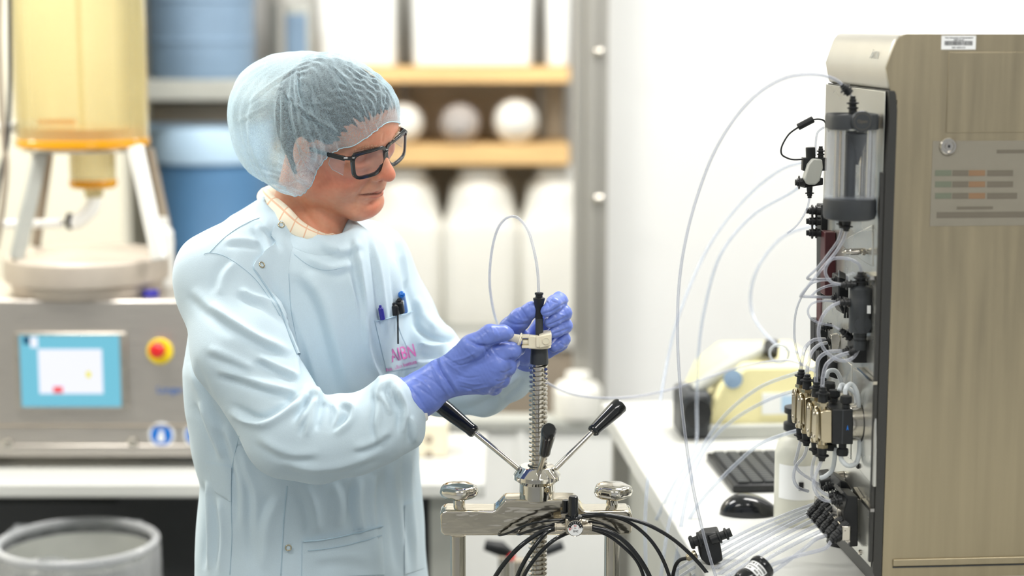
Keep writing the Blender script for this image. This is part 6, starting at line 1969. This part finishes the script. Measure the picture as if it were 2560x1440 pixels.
def check_mat():
    m = mat('checked_shirt_cotton', (240, 230, 208), .8, bump=.1, bscale=700)
    nt = m.node_tree; b = nt.nodes['Principled BSDF']
    uv = nt.nodes.new('ShaderNodeUVMap'); uv.uv_map = 'UVMap'
    sx = nt.nodes.new('ShaderNodeSeparateXYZ'); nt.links.new(uv.outputs[0], sx.inputs[0])
    def line(src, w_, ph):
        a = nt.nodes.new('ShaderNodeMath'); a.operation = 'ADD'; a.inputs[1].default_value = ph; nt.links.new(src, a.inputs[0])
        fr = nt.nodes.new('ShaderNodeMath'); fr.operation = 'FRACT'; nt.links.new(a.outputs[0], fr.inputs[0])
        lt = nt.nodes.new('ShaderNodeMath'); lt.operation = 'LESS_THAN'; lt.inputs[1].default_value = w_; nt.links.new(fr.outputs[0], lt.inputs[0])
        return lt.outputs[0]
    l1, l2 = line(sx.outputs[0], .09, 0), line(sx.outputs[1], .09, .3)
    mxx = nt.nodes.new('ShaderNodeMath'); mxx.operation = 'MAXIMUM'; nt.links.new(l1, mxx.inputs[0]); nt.links.new(l2, mxx.inputs[1])
    mu = nt.nodes.new('ShaderNodeMath'); mu.operation = 'MULTIPLY'; mu.inputs[1].default_value = .55; nt.links.new(mxx.outputs[0], mu.inputs[0])
    mix = nt.nodes.new('ShaderNodeMix'); mix.data_type = 'RGBA'
    mix.inputs[6].default_value = (*lin((240, 230, 208)), 1); mix.inputs[7].default_value = (*lin((222, 140, 84)), 1)
    nt.links.new(mu.outputs[0], mix.inputs[0]); nt.links.new(mix.outputs[2], b.inputs['Base Color'])
    return m
me = bpy.data.meshes.new('shirt_collar'); me.from_pydata([tuple(p) for p in v], [], f)
uvl = me.uv_layers.new(name='UVMap')
for li, lp in enumerate(me.loops):
    k = lp.vertex_index % N; j = lp.vertex_index // N
    poly = li // 4
    kk = k if not (k == 0 and (poly % N) == N - 1) else N
    uvl.data[li].uv = (kk * 14 / N, j * .55)
me.materials.append(check_mat())
for p in me.polygons: p.use_smooth = True
o = bpy.data.objects.new('shirt_collar', me); COL.objects.link(o); o.parent = person
o['label'] = 'cream shirt collar with thin orange checks'
sd = o.modifiers.new('thick', 'SOLIDIFY'); sd.thickness = .0015
o.modifiers.new('sub', 'SUBSURF').render_levels = 1

# ---------------------------------------------------------------- gloves
glove_m = mat('periwinkle_nitrile_glove', (110, 131, 208), .34, noise=.05, nscale=60, bump=.12, bscale=260, spec=.5)
def glove_noise(co, fa, amp=.0005):
    nr = normals(co, fa)
    w_ = np.sin(co[:, 0] * 330 + 3 * np.sin(co[:, 2] * 190)) * np.sin(co[:, 2] * 270 + 2 * np.sin(co[:, 1] * 230)) + .6 * np.sin((co[:, 0] + co[:, 2]) * 520 + 4 * np.sin(co[:, 0] * 150))
    return co + nr * (w_ * amp)[:, None]
def box_of(x0, y0, x1, y1, Ya, Yb, h):
    a = P(x0, y1, (Ya + Yb) / 2); b = P(x1, y0, (Ya + Yb) / 2)
    return [np.arange(lo, hi, h, dtype=np.float32) for lo, hi in ((a.x - .02, b.x + .02), (Ya, Yb), (a.z - .02, b.z + .02))]
# near (right) hand
R_ = Field(*box_of(975, 790, 1320, 1070, 2.64, 2.84, .0014))
W0 = PR(1112, 944, 2.725, 47)
R_.chain([PR(1026, 1001, 2.72, 61), PR(1060, 980, 2.722, 56), PR(1092, 955, 2.724, 50), W0], .006)
for (px, py, Y, r) in ((1236, 880, 2.722, 31), (1240, 912, 2.716, 32), (1230, 940, 2.72, 31), (1208, 958, 2.73, 29)):
    R_.cone(W0[0], P(px, py, Y), W0[1] * .86, r / F * Y, .012)
R_.chain([PR(1236, 880, 2.722, 31), PR(1280, 878, 2.728, 23), PR(1296, 872, 2.748, 17), PR(1282, 858, 2.762, 14)], .004)
R_.chain([PR(1240, 912, 2.716, 32), PR(1268, 916, 2.732, 24), PR(1282, 905, 2.757, 17), PR(1276, 890, 2.772, 14)], .004)
R_.chain([PR(1230, 940, 2.72, 31), PR(1252, 946, 2.738, 24), PR(1264, 932, 2.764, 17), PR(1258, 918, 2.776, 14)], .004)
R_.chain([PR(1208, 958, 2.73, 28), PR(1234, 966, 2.748, 22), PR(1246, 952, 2.772, 15), PR(1240, 938, 2.782, 13)], .004)
R_.chain([PR(1130, 915, 2.715, 34), PR(1180, 868, 2.702, 31), PR(1226, 836, 2.70, 24), PR(1258, 833, 2.708, 19), PR(1272, 834, 2.716, 14)], .008)
co, fa = R_.mesh()
co = smooth(co, fa, 1, .4)
gst = [
 ([(1165, 846), (1195, 862), (1225, 866), (1262, 852)], 5, -3.2), ([(1185, 862), (1206, 866), (1212, 862)], 6, -2.2),
 ([(1212, 866), (1218, 880), (1226, 892)], 2.6, -1.3), ([(1220, 866), (1230, 880), (1240, 890)], 2.6, 1.1), ([(1206, 870), (1210, 886), (1212, 900)], 2.6, 1.0),
 ([(1294, 895), (1270, 900), (1248, 892), (1236, 880)], 3.2, -1.8), ([(1286, 918), (1264, 932), (1248, 930)], 3.2, -1.4), ([(1270, 946), (1250, 954), (1236, 950)], 3.0, -1.2),
 ([(1090, 892), (1100, 925), (1120, 955), (1142, 988)], 3.6, -3.0), ([(1098, 890), (1110, 920), (1130, 950), (1150, 985)], 4.5, 2.0),
 ([(1078, 905), (1096, 940), (1110, 970), (1130, 1000)], 4, 1.6), ([(1105, 886), (1125, 900), (1150, 915)], 3, -1.2), ([(1110, 900), (1135, 920), (1160, 935)], 3, 1.0),
 ([(1120, 905), (1160, 895), (1190, 880)], 4, 1.0), ([(1128, 915), (1160, 912), (1196, 900)], 2.4, -.9), ([(1135, 935), (1170, 945), (1205, 940)], 2.6, -.9), ([(1140, 950), (1180, 960), (1210, 958)], 3, .9),
 ([(1225, 975), (1245, 965), (1265, 955)], 3, -1.2), ([(1215, 982), (1240, 978), (1258, 966)], 3, 1.0),
 ([(1180, 838), (1190, 848), (1196, 860)], 2.4, -.9), ([(1195, 830), (1206, 842), (1212, 856)], 2.4, .9), ([(1208, 824), (1218, 836), (1226, 852)], 2.4, -.9), ([(1240, 818), (1246, 826), (1250, 840)], 2.2, -.8), ([(1225, 815), (1232, 826), (1238, 842)], 2.4, .7),
 ([(1015, 960), (1040, 985), (1070, 1030)], 3.4, -1.2), ([(1005, 962), (1030, 992), (1060, 1040)], 4, 1.8), ([(1035, 945), (1062, 960), (1085, 985)], 3, 1.0), ([(1040, 965), (1070, 985), (1100, 1010)], 3, -.9), ([(1050, 935), (1080, 950), (1105, 975)], 3, -.9), ([(1075, 925), (1090, 955), (1115, 985)], 3, -.9),
 ([(1160, 980), (1200, 970), (1225, 965)], 3, .9), ([(1145, 965), (1180, 975), (1205, 985)], 2.6, -.9), ([(1155, 870), (1175, 885), (1190, 905)], 3, -.8),
]
co = glove_noise(strokes(co, fa, gst, 1.1, 1.6, .85), fa, .00014)
gR = cloth_obj('right_glove', co, fa, glove_m, label='periwinkle blue glove on the near hand')
cdir = (P(1022, 1002, 2.72) - P(1060, 980, 2.722)).normalized()
cc = P(1015, 1006, 2.72)
mb = MB()
pr = [(.0372, .010), (.0370, .004), (.0374, 0), (.0371, -.0022), (.0362, -.0026), (.0355, 0), (.035, .006)]
mb.lathe([(r * 1.03, -h) for r, h in pr], P(1021, 1004, 2.72), cdir, 64, fn=lambda a, h: 1 + .018 * math.sin(3 * a + 1) + .008 * math.sin(7 * a))
mb.build('rolled_cuff', glove_m, gR, smooth=180)
# far (left) hand
L_ = Field(*box_of(1240, 715, 1440, 960, 2.70, 2.93, .0014))
L_.chain([PR(1272, 935, 2.885, 42), PR(1300, 908, 2.86, 40), PR(1328, 870, 2.835, 38)], .01)
for (px, py, Y, r) in ((1372, 785, 2.815, 23), (1384, 806, 2.82, 23), (1386, 830, 2.82, 22), (1380, 856, 2.82, 21)):
    L_.cone(P(1328, 872, 2.835), P(px, py, Y), 34 / F * 2.83, r / F * Y, .010)
L_.chain([PR(1372, 785, 2.815, 22), PR(1386, 757, 2.80, 20), PR(1398, 752, 2.782, 20), PR(1384, 762, 2.755, 20), PR(1366, 778, 2.742, 15)], .0035)
L_.chain([PR(1384, 806, 2.82, 22), PR(1406, 782, 2.80, 20), PR(1410, 783, 2.78, 20), PR(1385, 797, 2.76, 18), PR(1374, 805, 2.755, 15)], .0035)
L_.chain([PR(1386, 830, 2.82, 21), PR(1412, 813, 2.80, 19), PR(1413, 815, 2.785, 18), PR(1392, 826, 2.768, 17), PR(1380, 832, 2.762, 14)], .0035)
L_.chain([PR(1380, 856, 2.82, 20), PR(1408, 846, 2.80, 17), PR(1409, 848, 2.79, 17), PR(1396, 860, 2.78, 16), PR(1384, 868, 2.775, 14)], .0035)
L_.cone(P(1405, 862, 2.80), P(1368, 882, 2.815), 15 / F * 2.8, 16 / F * 2.8, .006)
L_.chain([PR(1310, 880, 2.82, 34), PR(1278, 822, 2.79, 29), PR(1300, 798, 2.772, 26), PR(1326, 776, 2.758, 19), PR(1330, 770, 2.757, 15)], .008)
# loose film at the knuckle
L_.cone(P(1396, 738, 2.785), P(1418, 752, 2.79), .004, .0016, .008)
co, fa = L_.mesh()
co = smooth(co, fa, 1, .4)
lst = [([(1262, 800), (1290, 812), (1330, 808)], 4, -1.6), ([(1280, 786), (1300, 800), (1325, 800)], 3, 1.0), ([(1300, 768), (1312, 785), (1320, 798)], 2.4, -1), ([(1292, 778), (1304, 795), (1310, 810)], 2.4, .9), ([(1318, 758), (1326, 770), (1330, 786)], 2.2, -.8),
       ([(1352, 786), (1380, 778), (1404, 764), (1418, 756)], 3.0, -2.0), ([(1362, 815), (1390, 806), (1420, 790)], 3.0, -2.2), ([(1380, 836), (1400, 830), (1424, 820)], 3.0, -2.0),
       ([(1372, 740), (1380, 752), (1396, 758)], 2.4, -1.0), ([(1398, 858), (1410, 862), (1416, 866)], 2.2, -1.2), ([(1390, 780), (1400, 786), (1412, 788)], 2.2, .8), ([(1392, 806), (1404, 810), (1418, 810)], 2.2, .8),
       ([(1290, 890), (1300, 905), (1316, 918)], 3, -1.0), ([(1330, 880), (1330, 900), (1320, 920)], 3, -1.0), ([(1360, 750), (1370, 758), (1374, 770)], 2.2, -.8)]
co = glove_noise(strokes(co, fa, lst, 1.1, 1.6, .85), fa, .00014)
gL = cloth_obj('left_glove', co, fa, glove_m, label='periwinkle blue glove on the far hand')
cdir = (P(1272, 935, 2.885) - P(1300, 908, 2.86)).normalized()
MB().lathe([(.0262, -.006), (.0285, 0), (.0290, .003), (.0275, .0035), (.027, 0)], P(1278, 930, 2.882), cdir, 48).build('rolled_cuff', glove_m, gL, smooth=180)
# white knitted cuff showing under the glove
MB().lathe([(.030, 0), (.031, .006), (.030, .012), (.031, .018)], P(1048, 1008, 2.722) , (P(1000, 1030, 2.71) - P(1048, 1008, 2.722)), 40).build('knitted_cuff', M_['white_pl'], gown, smooth=180)

# ---------------------------------------------------------------- hair net
net = bpy.data.materials.new('blue_nonwoven_net')
net.use_nodes = True
nt = net.node_tree; nt.nodes.remove(nt.nodes['Principled BSDF'])
out = nt.nodes['Material Output']
tc = nt.nodes.new('ShaderNodeTexCoord')
n1 = nt.nodes.new('ShaderNodeTexNoise'); n1.inputs['Scale'].default_value = 420; n1.inputs['Detail'].default_value = 6; n1.inputs['Distortion'].default_value = 1.5
nt.links.new(tc.outputs['Object'], n1.inputs['Vector'])
lw = nt.nodes.new('ShaderNodeLayerWeight'); lw.inputs['Blend'].default_value = .38
a1 = nt.nodes.new('ShaderNodeMapRange'); a1.inputs[1].default_value = .35; a1.inputs[2].default_value = .65; a1.inputs[3].default_value = .15; a1.inputs[4].default_value = .42
nt.links.new(n1.outputs['Fac'], a1.inputs[0])
a2 = nt.nodes.new('ShaderNodeMath'); a2.operation = 'MULTIPLY_ADD'; a2.inputs[1].default_value = .62
nt.links.new(lw.outputs['Facing'], a2.inputs[0]); nt.links.new(a1.outputs[0], a2.inputs[2])
a2.use_clamp = True
n3 = nt.nodes.new('ShaderNodeTexNoise'); n3.inputs['Scale'].default_value = 11; n3.inputs['Detail'].default_value = 1.2; n3.inputs['Distortion'].default_value = .3
nt.links.new(tc.outputs['Object'], n3.inputs['Vector'])
s1_ = nt.nodes.new('ShaderNodeMath'); s1_.operation = 'SUBTRACT'; s1_.inputs[1].default_value = .5; nt.links.new(n3.outputs['Fac'], s1_.inputs[0])
s2_ = nt.nodes.new('ShaderNodeMath'); s2_.operation = 'ABSOLUTE'; nt.links.new(s1_.outputs[0], s2_.inputs[0])
s3_ = nt.nodes.new('ShaderNodeMapRange'); s3_.inputs[1].default_value = 0; s3_.inputs[2].default_value = .012; s3_.inputs[3].default_value = .10; s3_.inputs[4].default_value = 0; nt.links.new(s2_.outputs[0], s3_.inputs[0])
s4_ = nt.nodes.new('ShaderNodeMath'); s4_.operation = 'ADD'; s4_.use_clamp = True; nt.links.new(a2.outputs[0], s4_.inputs[0]); nt.links.new(s3_.outputs[0], s4_.inputs[1])
df = nt.nodes.new('ShaderNodeBsdfDiffuse'); df.inputs[0].default_value = (*lin((206, 228, 238)), 1)
tl_ = nt.nodes.new('ShaderNodeBsdfTranslucent'); tl_.inputs[0].default_value = (*lin((210, 232, 242)), 1)
m1 = nt.nodes.new('ShaderNodeMixShader'); m1.inputs[0].default_value = .35
nt.links.new(df.outputs[0], m1.inputs[1]); nt.links.new(tl_.outputs[0], m1.inputs[2])
tp_ = nt.nodes.new('ShaderNodeBsdfTransparent'); tp_.inputs[0].default_value = (.95, .98, 1, 1)
m2 = nt.nodes.new('ShaderNodeMixShader')
nt.links.new(s4_.outputs[0], m2.inputs[0]); nt.links.new(tp_.outputs[0], m2.inputs[1]); nt.links.new(m1.outputs[0], m2.inputs[2])
nt.links.new(m2.outputs[0], out.inputs['Surface'])

# rim of the net in head coordinates, from the forehead round the near ear to the nape and back
rim_h = [(.099, 0, .072), (.095, -.030, .062), (.078, -.054, .044), (.055, -.072, .027), (.038, -.081, -.002), (.029, -.084, -.034), (.010, -.083, -.060), (-.030, -.076, -.080), (-.072, -.045, -.090), (-.090, 0, -.092)]
rim = rim_h + [(x, -y, z) for x, y, z in rim_h[-2:0:-1]]
rimc = spline([Vector(r) for r in rim], 20, closed=True)
NR = len(rimc)
Cc = Vector((-.034, -.002, .022))
Pd = Vector((-.42, -.10, .90)).normalized()      # crown direction
NT = 84
v = []
rr = random.Random(11)
ph = [rr.uniform(0, 6.28) for _ in range(8)]
rimr = []
for j in range(NT + 1):
    t = j / NT
    for k in range(NR):
        R1 = rimc[k] - Cc; rl = R1.length; d1 = R1.normalized()
        ang = Pd.angle(d1)
        s0 = math.sin(ang)
        d = (Pd * math.sin((1 - t) * ang) + d1 * math.sin(t * ang)) / s0 if t > 0 else Pd.copy()
        d.normalize()
        # puffed bag: large towards the back and the sides
        ex, ey, ez = (.168 if d.x < 0 else .148), .126, (.106 if d.z > 0 else .165)
        R0 = 1 / math.sqrt((d.x / ex) ** 2 + (d.y / ey) ** 2 + (d.z / ez) ** 2)
        w_ = max(0, min(1, (t - .80) / .20)); w_ = w_ * w_ * (3 - 2 * w_)
        r = R0 * (1 - w_) + rl * 1.015 * w_
        a = 2 * math.pi * k / NR
        env = max(0, min(1, (t - .12) / .5)) * (1 - .35 * w_) * (1.25 if d.x > 0 else 1)
        pl = (.0020 * math.sin(a * 13 + ph[0] + 1.3 * math.sin(a * 3 + t * 2)) + .0028 * math.sin(a * 7 + ph[1] + t * 2.2) + .0015 * math.sin(a * 29 + ph[2] + 2 * math.sin(a * 5)))
        crk = .0010 * math.sin(a * 19 + t * 15 + ph[3]) * math.sin(t * 22 + a * 6 + ph[4])
        sh = (1 - abs(math.sin(a * 9 + ph[5] + t * 1.2 + .6 * math.sin(a * 4)))) ** 3 * .004 * t
        r += (pl + crk + sh) * env + .0016 * math.sin(a * 53 + ph[6]) * w_
        dw = Fv * d.x + Lv * d.y + Uv * d.z
        cw = H(*Cc)
        for bv_, gap in ((BV, .0028), (HBV, .0048)):
            l_, n_3, i_, dd_ = bv_.ray_cast(cw + dw * .26, -dw)
            if l_ is not None and (l_ - cw).length < .145 and (l_ - HO).dot(Uv) > -.097:
                r = max(r, (l_ - cw).length + gap + .004 * (1 - w_))
        q = Cc + d * r
        if j == NT: rimr.append(r)
        v.append(H(q.x, q.y, q.z))
f = []
for j in range(NT):
    for k in range(NR):
        f.append((j * NR + k, j * NR + (k + 1) % NR, (j + 1) * NR + (k + 1) % NR, (j + 1) * NR + k))
CAPST = []
for f_ in (([(827, 181), (846, 222), (879, 271), (909, 316)], 3.6, 5, 1), ([(820, 157), (857, 192), (890, 236), (912, 286), (925, 312)], 3.6, 5, 1), ([(907, 166), (934, 192), (949, 236), (947, 286), (940, 310)], 3.4, 5, 1),
           ([(711, 222), (741, 264), (791, 301), (868, 346)], 4.5, 7, 1), ([(743, 172), (741, 222), (752, 262)], 4, 5, -1), ([(693, 236), (691, 297), (693, 384), (696, 430)], 4, 5, -1), ([(776, 303), (732, 341), (693, 382)], 2.6, 4, 1),
           ([(835, 264), (851, 292), (890, 319), (907, 321)], 3, 4, 1), ([(759, 262), (800, 261), (833, 263)], 2.2, 2.5, 1), ([(969, 240), (969, 275), (956, 303)], 3, 4, 1), ([(759, 327), (802, 341), (831, 360)], 3, 4, 1),
           ([(614, 264), (662, 222), (706, 192), (748, 166)], 4, 4, 1), ([(590, 310), (630, 285), (671, 264)], 3, 3.5, 1), ([(680, 218), (695, 219), (711, 221)], 2.4, 3, 1), ([(740, 350), (760, 380), (790, 400)], 2.6, 4, 1), ([(700, 390), (730, 420), (745, 455)], 2.6, 4, 1),
           ([(765, 345), (750, 390), (735, 420)], 2.6, 4, -1), ([(790, 350), (800, 380), (796, 410)], 3, 5, 1), ([(620, 330), (630, 400), (660, 460)], 4, 4, 1), ([(600, 380), (640, 390), (680, 420)], 3, 3, 1), ([(660, 440), (700, 455), (750, 450)], 3, 4, 1), ([(930, 250), (926, 285), (922, 306)], 2.2, 4, 1), ([(958, 210), (962, 250), (950, 290)], 2.4, 4, -1), ([(890, 275), (900, 300), (912, 316)], 2.0, 3, 1), ([(860, 160), (900, 190), (925, 225)], 3, 3, 1)):
    CAPST += fold(*f_)
cfa = np.array(f, dtype=np.int64)
v = strokes(np.array([tuple(p) for p in v]), cfa, CAPST, .66, 1.25, .9)
me = bpy.data.meshes.new('hair_net'); me.from_pydata([tuple(p) for p in v.tolist()], [], f)
bm = bmesh.new(); bm.from_mesh(me); bmesh.ops.remove_doubles(bm, verts=bm.verts, dist=.00005)
bmesh.ops.recalc_face_normals(bm, faces=bm.faces); bm.to_mesh(me); bm.free()
ncount = len(me.vertices)
cco = np.empty(ncount * 3); me.vertices.foreach_get('co', cco); cco = cco.reshape(-1, 3)
for p in me.polygons: p.use_smooth = True
me.materials.append(net)
capo = bpy.data.objects.new('hair_net', me); COL.objects.link(capo); capo.parent = person
capo['label'] = 'see-through pale blue bouffant hair net'
# elastic edge
el = [H(*(Cc + (p - Cc).normalized() * r_)) for p, r_ in zip(rimc, rimr)]
MB().tube(el + [el[0]], .0008, 6).build('elastic_edge', mat('net_elastic', (182, 214, 226), .7), capo, smooth=180)

# ---------------------------------------------------------------- glasses
frame_m = mat('glossy_black_frame', (22, 26, 30), .18, coat=.4)
lens_m = clear_mat('clear_lens', (190, 192, 206), .04, .26, .02, tint=(252, 252, 254), blend=.3)
gls = thing('glasses_root', None, None)
bpy.data.objects.remove(gls)
gl = None
def lens_outline(s, w_=.0285, h=.0190, grow=0.0, n=40):
    pts = []
    for k in range(n):
        a = 2 * math.pi * k / n
        c, s_ = math.cos(a), math.sin(a)
        e = 5.0
        r = (abs(c) ** e + abs(s_) ** e) ** (-1 / e)
        u = c * r * (w_ + grow); v_ = s_ * r * (h + grow)
        u *= 1 + .05 * (v_ / h)          # wider at the top
        if v_ < 0 and u * s < 0: u *= 1 - .42 * (-v_ / (h + grow)) ** 1.6
        pts.append((u, v_))
    return pts
WR = .20
def gpos(s, u, v_, d=0.0):
    "lens surface: slight wrap towards the temples and a small tilt"
    y = s * .0335 + u
    x = .1075 - (y ** 2) * 3.1 - .12 * (-v_) * 0 + v_ * -.10 + d
    return H(x, y, .0135 + v_)
fr = MB()
for s in (-1, 1):
    o0 = lens_outline(s); o1 = lens_outline(s, grow=.0046)
    n = len(o0)
    v = []
    for (u, w2) in o0: v.append(gpos(s, u, w2, .0018))
    for (u, w2) in o1: v.append(gpos(s, u, w2, .0018))
    for (u, w2) in o1: v.append(gpos(s, u, w2, -.0022))
    for (u, w2) in o0: v.append(gpos(s, u, w2, -.0022))
    f = []
    for q in range(4):
        for k in range(n):
            f.append((q * n + k, q * n + (k + 1) % n, ((q + 1) % 4) * n + (k + 1) % n, ((q + 1) % 4) * n + k))
    fr.add(v, f)
for s in (-1, 1):
    fr.tube([gpos(s, s * .029, .0212, -.0004), gpos(s, 0, .0218, 0), gpos(s, s * -.026, .0208, 0)], [.0030, .0028, .0024], 8)
fr.tube([gpos(-1, .0300, .010), H(.1075, -.001, .0255), H(.1075, .001, .0255), gpos(1, -.0300, .010)], [.0028, .0030, .0030, .0028], 10)
for s in (-1, 1):
    fr.tube([gpos(s, s * .0285, .0150), gpos(s, s * .0350, .0155, -.001), H(.082, s * .0725, .0270)], [.0036, .0034, .0030], 8)
gl = fr.build('glasses', frame_m, person, bevel=.0006, label='black rectangular safety glasses')
for s in (-1, 1):
    o0 = lens_outline(s, grow=.0004)
    v = [gpos(s, 0, 0, .0006)] + [gpos(s, u * q, w2 * q, .0006) for q in (.5, 1) for (u, w2) in o0]
    n = len(o0)
    f = [(0, 1 + k, 1 + (k + 1) % n) for k in range(n)] + [(1 + k, 1 + n + k, 1 + n + (k + 1) % n, 1 + (k + 1) % n) for k in range(n)]
    MB().add(v, f).build('lens', lens_m, gl, smooth=180)
    tb = MB()
    a = H(.083, s * .0722, .0272); b = H(.040, s * .0775, .0215); c = H(-.005, s * .0800, .0170)
    hh = Uv * .0042; dd = Lv * s * .0014
    v = []
    for p, q in ((a, 1), (b, .9), (c, .7)):
        v += [p - hh * q - dd, p - hh * q + dd, p + hh * q + dd, p + hh * q - dd]
    f = [(0, 1, 2, 3), (11, 10, 9, 8)]
    for j in range(2):
        for k in range(4):
            f.append((j * 4 + k, j * 4 + (k + 1) % 4, (j + 1) * 4 + (k + 1) % 4, (j + 1) * 4 + k))
    tmp = tb.add(v, f).build('temple', frame_m, gl, bevel=.0006)
    # clear side shield
    v = []
    for x, y, z in ((.084, .0724, .0235), (.056, .0758, .0190), (.053, .0755, .0065), (.0605, .0745, -.001), (.082, .0722, -.0035)):
        v.append(H(x, s * y, z))
    v += [p + Lv * s * .0012 for p in v]
    f = [(4, 3, 2, 1, 0), (5, 6, 7, 8, 9)] + [(k, (k + 1) % 5, 5 + (k + 1) % 5, 5 + k) for k in range(5)]
    sh_ = MB().add(v, f).build('side_shield', lens_m, gl)
    MB().tube([v[0], v[1], v[2], v[3], v[4]], .0005, 6).build('shield_edge', M_['grey_pl'], sh_)
    mb = MB()
    r2 = random.Random(3)
    if s < 0:
        for k in range(14):
            p = H(.070 - k * .0017, s * .0722 - .0001 * 0 + s * (.0018 + .00024 * k), .0262 - k * .00022)
            mb.box((0, 0, 0), (.0010, .0018 if k else .003, .0002), frame(p, -Fv, Uv))
        mb.build('printed_lettering', M_['label'], tmp)

# ---------------------------------------------------------------- pens in the breast pocket
def pen(px0, py0, px1, py1, r, m, name, label, clip=None):
    h0, n0 = hit(GB, px0, py0); h1, n1 = hit(GB, px1, py1)
    h0 = h0 or h1
    a = P(px0, py0, min(h0.y, h1.y + .004) - .009); b = P(px1, py1, h1.y - .0075)
    d = (b - a)
    t = thing(name, label, 'pen', a)
    L = d.length
    MB().lathe([(r * .6, 0), (r, .002), (r, L * .98), (r * .7, L)], (0, 0, 0), d, 20).build('barrel', M_[m], t)
    if clip:
        MB().box((0, 0, 0), (.0028, .0012, clip), frame(Vector(d.normalized() * clip * .55) + Vector((0, -r - .001, 0)), Vector((1, 0, 0)), (0, -1, 0)) ).build('pocket_clip', M_[m], t, bevel=.0004)
    MB().lathe([(r * .5, 0), (r * .55, -.003), (0, -.0034)], (0, 0, 0), d, 16).build('end_button', M_[m], t)
pen(951, 768, 957, 799, .0042, 'navy', 'ballpoint_pen', 'dark blue pen, leftmost in the breast pocket')
pen(984, 762, 990, 788, .0062, 'black', 'marker_pen', 'black pen with long clip in the middle of the breast pocket', .062)
pen(998, 752, 1003, 780, .0062, 'black', 'marker_pen', 'black pen behind the clipped one, next to the bright blue pen')
pen(1004, 735, 1012, 778, .0056, 'blue', 'ballpoint_pen', 'bright blue pen, rightmost in the breast pocket')
